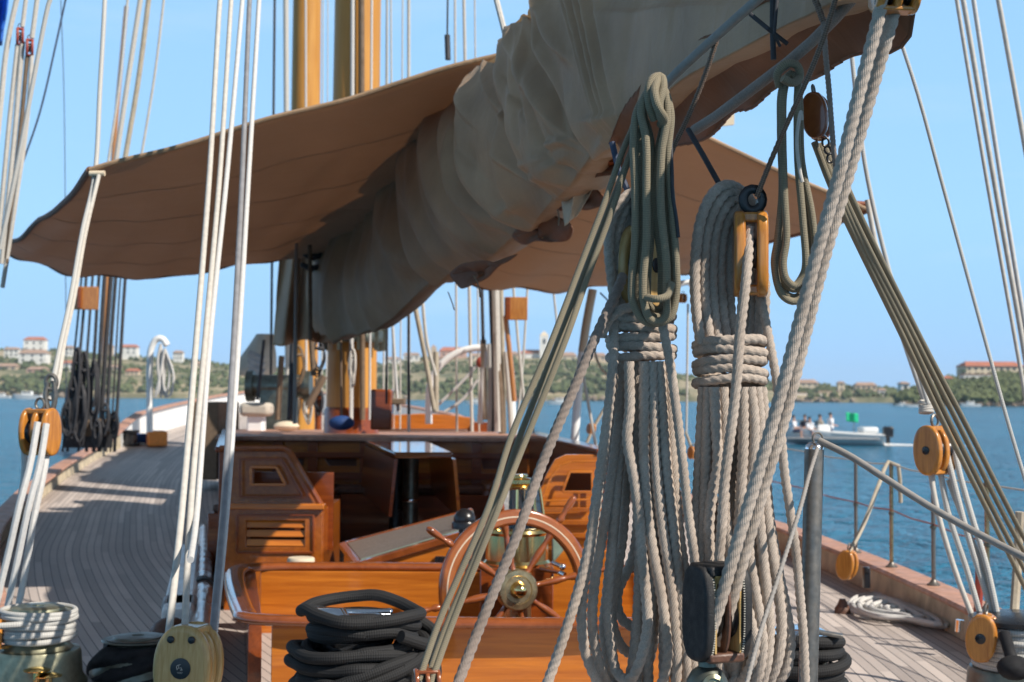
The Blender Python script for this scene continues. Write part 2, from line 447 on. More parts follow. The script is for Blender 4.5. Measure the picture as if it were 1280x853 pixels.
def rope3(mb, pts, r, pitch=None, step=None, n=18, closed=False, ph0=0):
    pitch = pitch or r * 4.9; step = step or r * .42
    return mb.sweep(spline(pts, step, closed), r, n, rope_prof(pitch, ph0=ph0), closed)
def tube(mb, pts, r, n=8, step=.03, closed=False, **k):
    return mb.sweep(spline(pts, step, closed), r, n, None, closed, **k)
def line(name, pts, r, mat, label, cat='rope', group=None, n=8, step=.08):
    mb = MB(); tube(mb, pts, r, n, step); return tag(build(name, mb, mat), label, cat, group)
# ------------------------------------------------------------------ light
SUN = Vector((.76, -.50, .82)).normalized()
w = bpy.data.worlds.new("World"); scene.world = w; w.use_nodes = True
nt = w.node_tree; bg = nt.nodes['Background']
sky = nt.nodes.new('ShaderNodeTexSky'); sky.sky_type = 'NISHITA'; sky.sun_disc = False
sky.sun_elevation = math.asin(SUN.z); sky.sun_rotation = math.atan2(SUN.x, SUN.y)
sky.air_density = 1.0; sky.dust_density = .35; sky.ozone_density = 1.6; sky.altitude = 0
tcw = nt.nodes.new('ShaderNodeTexCoord'); spw = nt.nodes.new('ShaderNodeSeparateXYZ'); L(nt, tcw.outputs['Generated'], spw.inputs[0])
zq = math_(nt, 'ABSOLUTE', spw.outputs[2])
K = 1 / .14
low = ramp(nt, zq, [(0, (.26 , .51, .86)), (.12, (.32, .60, .93)), (.29, (.30, .56, .88)), (.38, (.13, .18, .235)), (1, (.09, .12, .165))])
cl_ = noise_(nt, coords(nt, 'Generated', (1, 1, 7)), 3.2, 5, .6, .3)
low = mixc(nt, ramp(nt, cl_, [(.55, (0,) * 3), (.8, (.22,) * 3)]), low, (.62, .74, .86))
lowk = nt.nodes.new('ShaderNodeVectorMath'); lowk.operation = 'SCALE'; lowk.inputs['Scale'].default_value = K; L(nt, low, lowk.inputs[0])
fac = ramp(nt, zq, [(.0, (.92,) * 3), (.35, (.92,) * 3), (.75, (.92,) * 3)])
L(nt, mixc(nt, fac, sky.outputs[0], lowk.outputs[0]), bg.inputs[0]); bg.inputs[1].default_value = .14
sd = bpy.data.lights.new('sun', 'SUN'); sd.energy = 5.0; sd.angle = R(.53); sd.color = (1, .92, .82)
so = bpy.data.objects.new('sun', sd); COL.objects.link(so); so.rotation_euler = SUN.to_track_quat('Z', 'Y').to_euler()
scene.view_settings.view_transform = 'Standard'; scene.view_settings.look = 'None'; scene.view_settings.exposure = .3
scene.cycles.use_denoising = True
scene.cycles.max_bounces = 8; scene.cycles.transparent_max_bounces = 8

# ------------------------------------------------------------------ sea
WZ = -1.25
mb = MB(); mb.add([(-2500, -300, WZ), (2500, -300, WZ), (2500, 2500, WZ), (-2500, 2500, WZ)], [(0, 1, 2, 3)])
tag(build('sea', mb, 'sea', smooth=0), kind='structure')

# ------------------------------------------------------------------ far shore
def hill(name, prof, d0, depth, px0, px1, step=4, seed=0, base_h=3):
    """prof: (px, skyline y) ; terrain rising from the shore at d0 to its ridge at d0+depth and on behind"""
    xs = np.arange(px0, px1 + 1, step); ys = np.interp(xs, [p[0] for p in prof], [p[1] for p in prof])
    rows = []
    for k, t in enumerate([0, .004, .06, .15, .3, .45, .6, .8, 1, 1.3, 1.8]):
        row = []
        for x, y in zip(xs, ys):
            d = d0 + depth * t
            top = P(x, y, d0 + depth); X = top.x * (d / (d0 + depth)); hz = max(2, top.z - WZ)
            jag = noise.noise(Vector((X * .02, d * .02, seed))) + .5 * noise.noise(Vector((X * .07, d * .07, seed + 5)))
            if k == 0: z = WZ - .5
            elif k == 1: z = WZ + base_h * (1 + .5 * jag)
            else:
                e = min(t, 1) ** .75; z = WZ + base_h + (hz - base_h) * e + jag * 1.6 * (t > .01)
                if t > 1: z = WZ + hz * (1 - .25 * (t - 1))
            row.append(Vector((X, d + 14 * noise.noise(Vector((X * .012, seed, 0))) * (1 - min(t, 1)), z)))
        rows.append(row)
    mb = MB(); mb.sheet(rows); tag(build(name, mb, 'hillside'), kind='structure')
    def at(px, t):
        d = d0 + depth * t; y = float(np.interp(px, xs, ys)); top = P(px, y, d0 + depth)
        X = top.x * d / (d0 + depth); hz = max(2, top.z - WZ)
        z = WZ + base_h + (hz - base_h) * min(t, 1) ** .75
        return Vector((X, d, z))
    return at
profL = [(-80, 438), (0, 438), (40, 437), (100, 442), (150, 446), (210, 449), (260, 454), (330, 462), (400, 462), (470, 456), (540, 449), (600, 446), (660, 446), (700, 447), (760, 452), (830, 465), (880, 472), (960, 477), (1010, 482), (1100, 486), (1180, 488), (1300, 486)]
atL = hill('far_hill', profL, 860, 240, -480, 1420, seed=3)
profR = [(1118, 505), (1128, 496), (1150, 489), (1190, 478), (1230, 474), (1290, 470), (1420, 462)]
atR = hill('near_headland', profR, 520, 110, 1118, 1420, seed=9, base_h=1.5)

def blob(mb, c, r, rng, sy=1):
    """ragged leaf clump: irregular low faceted mass of many small faces"""
    k = 9; v = []; f = []
    for i in range(5):
        th = math.pi * (i + .3) / 5
        for j in range(k):
            a = 2 * math.pi * j / k + i * .4; q = r * rng.uniform(.45, 1.35)
            v.append((c.x + q * math.sin(th) * math.cos(a), c.y + q * sy * math.sin(th) * math.sin(a), c.z + q * .85 * math.cos(th)))
    for i in range(4):
        for j in range(k): f.append((i * k + j, (i + 1) * k + j, (i + 1) * k + (j + 1) % k, i * k + (j + 1) % k))
    f.append(tuple(range(k))); f.append(tuple(reversed(range(4 * k, 5 * k)))); mb.add(v, f)
rng = random.Random(5)
mb = MB()
for i in range(5200):
    px = rng.uniform(-60, 1240); t = rng.random() ** 1.1 * 1.02
    p = atL(px, t)
    dens = noise.noise(Vector((p.x * .012, p.y * .02, 2))) + .55 * noise.noise(Vector((p.x * .05, p.y * .05, 7)))
    if dens < -.12 or (px > 960 and rng.random() < .3): continue
    r = rng.uniform(.8, 2.7) * (1.2 if t < .3 else .9); blob(mb, p + Vector((0, 0, r * .3)), r, rng)
tag(build('shore_scrub', mb, 'shrub_green'), label='patchy green scrub covering the far shore hillside', kind='stuff', cat='scrub')
mb = MB()
for i in range(900):
    px = rng.uniform(1124, 1330); t = rng.random() ** 1.3
    p = atR(px, t); r = rng.uniform(1.2, 2.7); blob(mb, p + Vector((0, 0, r * .5)), r, rng)
tag(build('headland_trees', mb, 'shrub_green'), label='dense dark trees covering the headland on the right', kind='stuff', cat='trees')
mb = MB()
for i in range(420):
    px = rng.uniform(-60, 1120); p = atL(px, rng.uniform(0, .01)); p.z = WZ + rng.uniform(0, 1.6); r = rng.uniform(.8, 2.4); blob(mb, p, r, rng)
for i in range(90):
    px = rng.uniform(1120, 1330); p = atR(px, 0); p.z = WZ + rng.uniform(0, .8); blob(mb, p, rng.uniform(.6, 1.6), rng)
tag(build('shore_rocks', mb, 'rock'), label='low tan rocks along the waterline of the far shore', kind='stuff', cat='rocks')

# houses -------------------------------------------------------------
def house(px, yb, wpx, hpx, at, t, wall, roof, label, name='house', rh=.28, flat=False, nwin=4, rows=2, group=None, yaw=0, tower=0):
    p = at(px, t); s = p.y / F
    base = P(px, yb, p.y)
    wd, ht = wpx * s, hpx * s; dp = max(6, wd * .55)
    c = Vector((base.x, p.y + dp / 2, base.z))
    r = thing(name, c, label, 'house' if name == 'house' else name, group)
    mb = MB(); mb.box(c + Vector((0, 0, (ht - 6) / 2)), (wd, dp, ht + 6)); build('wall', mb, wall, r, smooth=0)
    mb = MB(); e = .6
    if flat: mb.box(c + Vector((0, 0, ht + .25)), (wd + .5, dp + .5, .5))
    else:
        h = min(wd, dp) * rh; z = c.z + ht + .02
        a = [(c.x - wd / 2 - e, c.y - dp / 2 - e, z), (c.x + wd / 2 + e, c.y - dp / 2 - e, z), (c.x + wd / 2 + e, c.y + dp / 2 + e, z), (c.x - wd / 2 - e, c.y + dp / 2 + e, z),
             (c.x - wd / 2 + h * .8, c.y, z + h), (c.x + wd / 2 - h * .8, c.y, z + h)]
        mb.add(a, [(0, 1, 5, 4), (1, 2, 5), (2, 3, 4, 5), (3, 0, 4), (3, 2, 1, 0)])
    build('roof', mb, roof, r, smooth=0)
    if nwin:
        w0 = None; ww, wh = min(1.4, wd / nwin * .4), min(1.7, ht / rows * .5)
        for j in range(rows):
            for i in range(nwin):
                x = (i + .5) / nwin * wd - wd / 2; z = (j + .5) / rows * ht
                if w0 is None:
                    mb = MB(); mb.box((0, 0, 0), (ww, .12, wh)); w0 = build('window', mb, 'window_dark', r, smooth=0); wo = w0
                else:
                    wo = w0.copy(); COL.objects.link(wo); wo.parent = r
                wo.location = (x, -dp / 2 - .06, z)
    return r
HG = 'houses on the far shore'
houses = [
 (42, 440, 26, 15, .95, 'wall_white', 'roof_red', 'white villa with a red roof, highest house at the left end of the far shore'),
 (14, 446, 18, 9, .7, 'wall_white', 'roof_brown', 'low white house at the extreme left of the far shore'),
 (40, 453, 34, 11, .5, 'wall_white', 'roof_brown', 'wide white house just under the red roofed villa'),
 (8, 468, 24, 10, .35, 'wall_sand', 'roof_brown', 'sandy house near the water at the left edge'),
 (45, 471, 24, 9, .3, 'wall_pink', 'roof_brown', 'pinkish house low on the left shore'),
 (84, 444, 14, 9, .8, 'wall_white', 'roof_brown', 'small white house behind the left dark shrouds'),
 (84, 464, 14, 10, .4, 'wall_white', 'roof_red', 'small white house half way down behind the left dark shrouds'),
 (133, 441, 14, 8, .9, 'wall_sand', 'roof_brown', 'sandy house on the ridge right of the left dark shrouds'),
 (160, 443, 22, 9, .9, 'wall_white', 'roof_red', 'white house on the ridge left of the white davit'),
 (222, 450, 12, 9, .85, 'wall_white', 'roof_brown', 'white house on the ridge right of the white davit'),
 (140, 468, 20, 9, .4, 'wall_cream', 'roof_brown', 'cream house mid slope left of the white davit'),
 (165, 471, 16, 7, .3, 'wall_sand', 'roof_red', 'sandy house mid slope beside the white davit'),
 (245, 462, 14, 7, .7, 'wall_cream', 'roof_brown', 'cream house on the slope between the white ropes'),
 (490, 459, 18, 10, .9, 'wall_white', 'roof_brown', 'pale house on the ridge right of the main mast'),
 (514, 458, 20, 14, .95, 'wall_white', 'roof_brown', 'tall pale house on the ridge beside the white hoop'),
 (566, 455, 34, 16, .95, 'wall_pink', 'roof_red', 'pink building on the ridge inside the white hoop'),
 (600, 457, 26, 12, .85, 'wall_cream', 'roof_brown', 'cream house on the ridge behind the starboard shrouds'),
 (636, 457, 24, 14, .95, 'wall_sand', 'roof_brown', 'sandy house on the ridge right of the starboard shrouds'),
 (666, 458, 32, 16, .95, 'wall_white', 'roof_red', 'white building with pale red roof left of the church tower'),
 (706, 459, 30, 14, .92, 'wall_cream', 'roof_brown', 'cream building directly right of the church tower'),
 (745, 458, 26, 13, .95, 'wall_sand', 'roof_brown', 'sandy building on the ridge right of the white post'),
 (690, 468, 16, 8, .7, 'wall_white', 'roof_brown', 'small white house below the church tower'),
 (712, 471, 14, 7, .6, 'wall_white', 'roof_red', 'small white house on the slope left of the white post'),
 (772, 464, 14, 9, .85, 'wall_white', 'roof_brown', 'white house on the ridge left of the first rope hank'),
 (538, 462, 16, 9, .8, 'wall_cream', 'roof_brown', 'small cream house just left of the white hoop'),
]
for h in houses:
    house(*h[:4], atL, h[4], h[5], h[6], h[7], nwin=3, rows=2, group=HG)
# right low stone buildings
house(1008, 488, 30, 9, atL, .35, 'wall_cream', 'roof_brown', 'pale stone building on the low shore right of the speedboat passengers', nwin=4, rows=2, group=HG)
house(1010, 502, 36, 10, atL, .05, 'wall_white', 'roof_brown', 'white building at the waterline behind the speedboat', nwin=4, rows=1, flat=True, group=HG)
house(1060, 502, 72, 12, atL, .08, 'wall_cream', 'roof_brown', 'long cream stone quay building on the far waterline', nwin=8, rows=1, flat=True, group=HG)
house(1083, 488, 26, 6, atL, .4, 'wall_sand', 'roof_brown', 'sandy building above the long quay building', nwin=4, rows=1, group=HG)
house(1052, 489, 8, 10, atL, .3, 'wall_cream', 'roof_brown', 'small square cream tower rising over the long quay building', nwin=1, rows=2, group=HG)
house(1103, 496, 9, 8, atL, .1, 'wall_white', 'roof_brown', 'tiny white house at the right end of the quay building', nwin=1, rows=1, group=HG)
house(1244, 471, 72, 13, atR, .95, 'wall_cream', 'roof_red', 'long cream building with red tiled roof on the headland', nwin=9, rows=2, rh=.16, group='houses on the headland')
house(1222, 478, 34, 9, atR, .7, 'wall_white', 'roof_brown', 'white house below the long red roofed building', nwin=4, rows=1, flat=True, group='houses on the headland')
house(1168, 478, 14, 8, atR, .8, 'wall_white', 'roof_red', 'small white house with red roof left on the headland', nwin=2, rows=1, group='houses on the headland')
house(1132, 488, 10, 8, atR, .4, 'wall_white', 'roof_brown', 'small white house at the tip of the headland', nwin=1, rows=1, group='houses on the headland')
house(1186, 478, 10, 5, atR, .7, 'wall_pink', 'roof_red', 'small reddish house in the headland trees', nwin=2, rows=1, group='houses on the headland')
# church tower
p = atL(680, .95); b0 = P(680, 452, p.y); s = p.y / F
t = thing('church_tower', b0, 'tall pale church tower with pointed cap above the far houses', 'tower')
mb = MB(); mb.box(b0 + Vector((0, 0, 12 * s)), (11 * s, 11 * s, 40 * s)); build('wall', mb, 'wall_white', t, smooth=0)
mb = MB(); mb.lathe([(8 * s, 0), (7 * s, 1 * s), (0.01, 6 * s)], b0 + Vector((0, 0, 32.2 * s)), n=4, phase=math.pi / 4); build('roof', mb, 'wall_cream', t, smooth=0)
mb = MB(); mb.box(b0 + Vector((0, -5.6 * s, 25 * s)), (3 * s, .4 * s, 6 * s)); build('window', mb, 'window_dark', t, smooth=0)
p = atL(542, .9); b0 = P(542, 455, p.y)
t = thing('church_tower', b0, 'slim grey stone tower beside the white hoop', 'tower')
mb = MB(); mb.box(b0 + Vector((0, 0, 6 * s)), (7 * s, 7 * s, 28 * s)); build('wall', mb, 'wall_sand', t, smooth=0)
mb = MB(); mb.lathe([(5 * s, 0), (.01, 4 * s)], b0 + Vector((0, 0, 20 * s + .02)), n=4, phase=math.pi / 4); build('roof', mb, 'roof_brown', t, smooth=0)
# palm/tall tree by the headland building
p = atR(1203, .9); b0 = P(1203, 474, p.y); s = p.y / F
t = thing('palm_tree', b0, 'single tall palm left of the long red roofed building', 'tree')
mb = MB(); mb.sweep([b0, b0 + Vector((.3, 0, 10 * s))], [.35, .22], 8); build('trunk', mb, 'line_brown', t)
mb = MB()
for k in range(16):
    a = k * 2.4; q = b0 + Vector((.3, 0, 10 * s)); e = 4.2 * s * rng.uniform(.8, 1.2)
    pts = [q, q + Vector((math.cos(a) * e * .5, math.sin(a) * e * .5, e * .35)), q + Vector((math.cos(a) * e, math.sin(a) * e, -e * .1))]
    mb.sweep(spline(pts, .4), .3, 4, sq=(.25, 1))
build('crown', mb, 'palm_green', t)

# far boats ----------------------------------------------------------
def hull_mb(L_, B, H, c, bow=Vector((-1, 0, 0)), n=14):
    side = Vector((-bow.y, bow.x, 0)); mb = MB(); rows = []
    for i in range(n + 1):
        t = i / n; wv = B / 2 * (1 - max(0, (t - .35) / .65) ** 2.2) ; sh = H * (1 + .35 * t * t)
        x = bow * (L_ * (t - .5))
        rows.append([c + x - side * wv + Vector((0, 0, sh)), c + x * .985 - side * wv * .8 + Vector((0, 0, 0)), c + x * .97 + Vector((0, 0, -.25)), c + x * .985 + side * wv * .8, c + x + side * wv + Vector((0, 0, sh)), c + x + Vector((0, 0, sh * .8)), c + x - side * wv + Vector((0, 0, sh))])
    mb.sheet(rows); v = rows[0]
    mb.add([q for q in v[:-1]], [tuple(range(len(v) - 1))]); return mb
def motorboat(px, y, Lm, label, mat='hull_white', bow=-1, cab=True):
    q = G(px, y, WZ); t = thing('motorboat', q, label, 'boat', 'boats moored off the far shore')
    build('hull', hull_mb(Lm, Lm * .3, Lm * .13, q, Vector((bow, 0, 0))), mat, t)
    if cab:
        mb = MB(); mb.box(q + Vector((0, 0, Lm * .2)), (Lm * .35, Lm * .2, Lm * .13)); build('cabin', mb, 'white_paint', t, bev=.1)
        mb = MB(); mb.box(q + Vector((0, -Lm * .102, Lm * .22)), (Lm * .28, .05, Lm * .05)); build('window', mb, 'window_dark', t)
motorboat(34, 499, 13, 'white motorboat far out on the left water'); motorboat(2, 498, 9, 'small white motorboat at the left edge of the water')
motorboat(478, 505.5, 8, 'white motorboat moored beyond the main mast'); motorboat(700, 506, 8, 'white motorboat between the olive ropes and white post')
motorboat(1128, 508, 5, 'left white launch of the close pair under the headland'); motorboat(1140, 509, 5.5, 'right white launch of the close pair under the headland', cab=False)
motorboat(1213, 508.5, 7, 'reddish moored launch under the headland trees', cab=True); motorboat(596, 505.5, 7, 'white motorboat behind the starboard shrouds')
# yacht whose varnished mast stands left
q = Vector(((128 - 640) / F * 62, 62, WZ)); t = thing('sailing_yacht', q, 'moored yacht whose tall thin varnished mast leans above the awning', 'yacht')
build('hull', hull_mb(13, 3.2, 1.1, q, Vector((-.5, .87, 0))), 'hull_white', t)
mb = MB(); tube(mb, [q, P(141, 205, 62), P(158, 8, 62)], .1, 8, 2); build('mast', mb, 'block_far', t)

# speedboat -----------------------------------------------------------
q = G(1040, 556, WZ); bt = thing('speedboat', q, 'white open speedboat with outboard motor carrying passengers', 'boat')
s = q.y / F; bow = Vector((-.985, .17, 0)).normalized(); sd_ = Vector((-bow.y, bow.x, 0))
mb = MB(); rows = []
for i in range(25):
    t = i / 24; wv = 1.05 * (1 - max(0, (t - .45) / .55) ** 2.4) + .02; sh = .62 + .12 * t + .30 * t * t
    x = q + bow * (5.6 * (t - .5)); lift = .28 * t * t
    rows.append([x + sd_ * wv * sg * k_ + Vector((0, 0, hh * sh + lift * (1 - hh))) for sg, k_, hh in ((-1, .2, .85), (-1, .78, .9), (-1, .97, 1.0), (-1, 1, .9), (-1, .86, .45), (-1, .7, .05), (0, 0, -.25), (1, .7, .05), (1, .86, .45), (1, 1, .9), (1, .97, 1.0), (1, .78, .9), (1, .2, .85))])
mb.sheet(rows); mb.add(rows[0], [tuple(range(13))])
mb.add([a for r_ in rows for a in (r_[0], r_[-1])], [(2 * i, 2 * i + 1, 2 * i + 3, 2 * i + 2) for i in range(24)])
build('hull', mb, 'hull_white', bt, smooth=50)
mb = MB(); mb.box(q + bow * .5 + Vector((0, 0, .85)), (.7, .8, .55)); build('console', mb, 'white_paint', bt, bev=.06)
mb = MB(); mb.box(q - bow * 1.95 + Vector((0, 0, .84)), (.9, 1.3, .32)); build('engine_well_cover', mb, 'white_paint', bt, bev=.1)
mb = MB(); c = q - bow * 3.05
mb.box(c + Vector((0, 0, .75)), (.55, .5, .6)); mb.box(c + Vector((0, 0, .2)), (.22, .3, .9)); ob = build('outboard_motor', mb, 'black_plastic', bt, bev=.08)
mb = MB(); tube(mb, [q + bow * 2.5 + Vector((0, 0, 1.0)), q + bow * 2.3 + sd_ * .45 + Vector((0, 0, 1.28)), q + bow * 1.2 + sd_ * .85 + Vector((0, 0, 1.2)), q + bow * .9 + sd_ * .9 + Vector((0, 0, .85))], .02, 6, .1); tube(mb, [q + bow * 2.5 + Vector((0, 0, 1.0)), q + bow * 2.3 - sd_ * .45 + Vector((0, 0, 1.28)), q + bow * 1.2 - sd_ * .85 + Vector((0, 0, 1.2)), q + bow * .9 - sd_ * .9 + Vector((0, 0, .85))], .02, 6, .1); build('bow_rail', mb, 'steel', bt)
mb = MB(); mb.box(q + bow * .85 + Vector((0, 0, 1.2)), (.05, .75, .3)); build('windshield', mb, 'window_dark', bt)
mb = MB(); mb.box(q + Vector((0, 0, .36)), (5.0, 2.16, .09), rotz=math.atan2(bow.y, bow.x)); build('rubbing_strake', mb, 'grey_cover', bt, bev=.02)
mb = MB(); a = P(1068, 545, q.y); tube(mb, [a, P(1067, 515, q.y)], .02, 6, .5); fl = build('flagpole', mb, 'steel', bt)
rows = [[P(1067 - (11 - i) * 0 + i * 1.35 - 9, 515 + j * 1.6 + i * .25 + .5 * math.sin(i * .5), q.y + .08 * math.sin(i * .6)) for j in range(8)] for i in range(12)]
mb = MB(); mb.sheet(rows, .02); build('flag', mb, 'green_flag', fl, smooth=180)
# wake: a low foam ridge on the water
mb = MB(); rows = []
for i in range(34):
    x = q - bow * (2.6 + i * .13); amp = .07 * math.exp(-i / 12)
    rows.append([Vector((x.x, x.y + wv, WZ + .02 + (amp + .03) * max(0, 1 - (wv / 1.1) ** 2) * (.7 + .6 * rng.random()))) for wv in (-1.2, -.8, -.4, 0, .4, .8, 1.2)])
mb.sheet(rows); tag(build('wake', mb, 'white_paint', smooth=180), label='white foam wake behind the speedboat', cat='wake', kind='stuff')

def person(px, ysh, d, shirt, label, face=0, seat=True, arms=0):
    """continuous skinned seated figure; ysh = pixel row of the shoulders"""
    sh = P(px, ysh, d); h = sh - Vector((0, 0, .52)) if seat else sh - Vector((0, 0, .55))
    bm = bmesh.new(); sk = bm.verts.layers.skin.verify()
    Rz = Matrix.Rotation(face, 3, 'Z')
    J = {}
    def v(n, off, r, root=None, par=None):
        x = bm.verts.new(h + Rz @ Vector(off)); x[sk].radius = (r, r * .8 if n in ('chest', 'belly', 'pel') else r); J[n] = x
        if n == 'pel': x[sk].use_root = True
        if par: bm.edges.new((J[par], x))
    v('pel', (0, 0, 0), .15); v('belly', (0, .01, .2), .13, par='pel'); v('chest', (0, 0, .4), .16, par='belly'); v('neck', (0, 0, .56), .055, par='chest'); v('head0', (0, -.02, .66), .085, par='neck'); v('head1', (0, -.02, .78), .085, par='head0')
    for sg in (-1, 1):
        k = str(sg)
        v('sh' + k, (sg * .17, 0, .47), .06, par='chest'); v('el' + k, (sg * .25, -.08 - arms, .2), .042, par='sh' + k); v('wr' + k, (sg * .2, -.32, .14 + arms), .032, par='el' + k); v('ha' + k, (sg * .18, -.41, .13 + arms), .036, par='wr' + k)
        if seat:
            v('kn' + k, (sg * .12, -.42, .02), .065, par='pel'); v('an' + k, (sg * .12, -.45, -.36), .045, par='kn' + k); v('ft' + k, (sg * .12, -.6, -.4), .045, par='an' + k)
        else:
            v('kn' + k, (sg * .11, -.03, -.42), .065, par='pel'); v('an' + k, (sg * .12, 0, -.8), .045, par='kn' + k); v('ft' + k, (sg * .12, -.14, -.86), .045, par='an' + k)
    me = bpy.data.meshes.new('person'); bm.to_mesh(me); bm.free(); me.materials.append(MAT['skin'])
    o = bpy.data.objects.new('person', me); COL.objects.link(o); o.modifiers.new('skin', 'SKIN'); sb = o.modifiers.new('sub', 'SUBSURF'); sb.levels = 1; sb.render_levels = 1
    tag(o, label, 'person')
    mb = MB(); W = lambda *a: h + Rz @ Vector(a)
    mb.sweep(spline([W(0, 0, -.04), W(0, .01, .2), W(0, 0, .42), W(0, 0, .54)], .05), [.19] * 3 + list(np.linspace(.18, .2, 5)) + [.16, .09][:2] + [.08] * 20 if False else .185, 14, sq=(.8, 1))
    for sg in (-1, 1): mb.sweep([W(sg * .15, 0, .48), W(sg * .25, -.08 - arms, .24)], [.085, .07], 8)
    build('shirt', mb, shirt, o)
    mb = MB(); mb.ball(W(0, .01, .80), .105, 12, 1, 1.05, .8); build('hair', mb, 'hair', o)
    mb = MB()
    for sg in (-1, 1): mb.sweep([W(sg * .08, 0, 0), W(sg * .12, -.43, .02) if seat else W(sg * .11, -.03, -.45)], [.11, .085], 8)
    build('trousers', mb, 'trousers', o)
person(992, 527, q.y - .2, 'shirt_white', 'person in white nearest the bow of the speedboat', 1.2)
person(1006, 526, q.y + .3, 'shirt_dark', 'person in dark clothes second from the speedboat bow', -.4)
person(1012, 529, q.y - .3, 'shirt_white', 'person in pale shirt seated low beside the dark dressed passenger', .5)
person(1025, 526, q.y + .2, 'offwhite_cloth', 'person in beige shirt in the middle of the speedboat', 2)
person(1038, 523, q.y - .1, 'shirt_white', 'person in white shirt standing tallest at the helm of the speedboat', 1.5, seat=False)

# haze: one even volume round everything
mt, nt, bb_ = nodes('haze_air'); nt.nodes.remove(bb_)
pv = nt.nodes.new('ShaderNodeVolumePrincipled'); pv.inputs['Color'].default_value = (.78, .90, 1, 1); pv.inputs['Density'].default_value = .00013
L(nt, pv.outputs[0], nt.nodes['Material Output'].inputs['Volume'])
mb = MB(); mb.box((0, 1100, 25.5), (5200, 3000, 56)); tag(build('haze', mb, 'haze_air', smooth=0), kind='stuff')
# ------------------------------------------------------------------ the ship: deck, hull, bulwarks
Wt = [(2.2, .3), (3, .95), (4.5, 1.7), (6, 2.2), (7, 2.48), (8.7, 2.84), (10, 3.07), (12, 3.36), (16, 3.62), (20, 3.7), (24, 3.6), (28, 3.3), (32, 2.65), (36, 1.7), (40, .12)]
def Wd(d): return float(np.interp(d, [a for a, _ in Wt], [b_ for _, b_ in Wt]))
_ds = np.linspace(2.2, 40, 380); _w = np.array([Wd(d) for d in _ds]); _k = np.ones(15) / 15; _ws = np.convolve(np.pad(_w, 7, 'edge'), _k, 'valid')
def Wd(d): return float(np.interp(d, _ds, _ws))
def CL(d): return .04 - .2 * (d - 7)
def ZS(d): return .0010 * max(0, d - 8) ** 2
HOLE = (-1.06, .80, 6.42, 8.08)
lat = sorted(set([round(x, 3) for x in np.linspace(-1, 1, 25)]))
def dk(d, l): return Vector((CL(d) + l * Wd(d), d, ZS(d)))
# deck is one sheet with a hole for the helm well: built as world-x/d grid clipped to the outline
mb = MB(); ds = sorted(set(list(np.round(np.arange(2.2, 40.01, .3), 3)) + [HOLE[2], HOLE[3]]))
V = []; Fc = []; UV = []
def addq(pts):
    i = len(V); V.extend(pts); Fc.append(tuple(range(i, i + len(pts))))
    for p in pts: UV.append((Wd(p.y) - abs(p.x - CL(p.y)) + .03 * (p.y) * 0, p.y))
for d0, d1 in zip(ds[:-1], ds[1:]):
    dm = (d0 + d1) / 2; inside = HOLE[2] - 1e-6 <= d0 and d1 <= HOLE[3] + 1e-6
    def strip(fa, fb, n=10):
        for k in range(n):
            a0, b0 = fa(d0), fb(d0); a1, b1 = fa(d1), fb(d1)
            q = lambda a, b_, d, t: Vector((a + (b_ - a) * t, d, ZS(d)))
            addq([q(a0, b0, d0, k / n), q(a0, b0, d0, (k + 1) / n), q(a1, b1, d1, (k + 1) / n), q(a1, b1, d1, k / n)])
    Lf = lambda d: CL(d) - Wd(d); Rf = lambda d: CL(d) + Wd(d)
    if inside: strip(Lf, lambda d: HOLE[0]); strip(lambda d: HOLE[1], Rf)
    else: strip(Lf, CL); strip(CL, Rf)
mb.add(V, Fc, UV); tag(build('deck', mb, 'deck_teak', smooth=0), kind='structure')
# helm well below the deck
mb = MB(); x0, x1, y0, y1 = HOLE; zb = -.4
mb.box(((x0 + x1) / 2, (y0 + y1) / 2, zb - .03), (x1 - x0 + .1, y1 - y0 + .1, .06)); tag(build('helm_well_sole', mb, 'deck_teak'), kind='structure')

def bulwark(sg, label, name='bulwark'):
    t = thing(name, (CL(10) + sg * Wd(10), 10, 0), label, 'bulwark')
    dd = np.arange(2.6, 39.8, .4)
    H = lambda d: (.17 if sg > 0 else .17 * min(1, max(.05, (d - 6.9) / 1.1))) + .33 * min(1, max(0, (d - 25) / 4))
    for (a, b_, mat, nm) in ((2.6, 26.6, 'bulwark_paint', 'inner_planking'), (26.6, 39.8, 'white_paint', 'inner_planking')):
        rows = []
        for d in np.append(np.arange(a, b_, .4), b_):
            e = CL(d) + sg * Wd(d); z = ZS(d)
            rows.append([Vector((e, d, z - .02)), Vector((e + sg * .02, d, z + H(d))), Vector((e + sg * .09, d, z + H(d))), Vector((e + sg * .10, d, z - .02)), Vector((e + sg * .05, d, z - .7)), Vector((e - sg * .25, d, -1.7))])
        if sg < 0: rows = rows[::-1]
        mb2 = MB(); mb2.sheet(rows); build(nm, mb2, mat, t, smooth=30)
    pts = [Vector((CL(d) + sg * (Wd(d) + .055), d, ZS(d) + H(d) + .022)) for d in dd]
    mb2 = MB(); mb2.sweep(pts, 1, 4, prof=lambda ph, s_, T: np.full_like(ph + s_, 1.0), up=(0, 0, 1), sq=(.03, .12))
    # rectangular cap: replace the diamond by a rounded bar
    mb2 = MB()
    rows = []
    for p in pts:
        rows.append([p + Vector((sg * a, 0, b_)) for a, b_ in ((-.095, -.018), (-.105, 0), (-.095, .018), (.095, .018), (.105, 0), (.095, -.018), (-.095, -.018))])
    mb2.sheet(rows); build('cap_rail', mb2, 'cap_rail', t, smooth=50)
    return H
HB = bulwark(1, 'low starboard bulwark with reddish cap rail carrying the stanchions'); bulwark(-1, 'port bulwark running forward to the white painted bow')
mb = MB()
rows = [[Vector((CL(2.6) + a * (Wd(2.6) + .1), 2.55, z)) for z in (.19, -.02, -1.7)] for a in (-1, -.5, 0, .5, 1)]
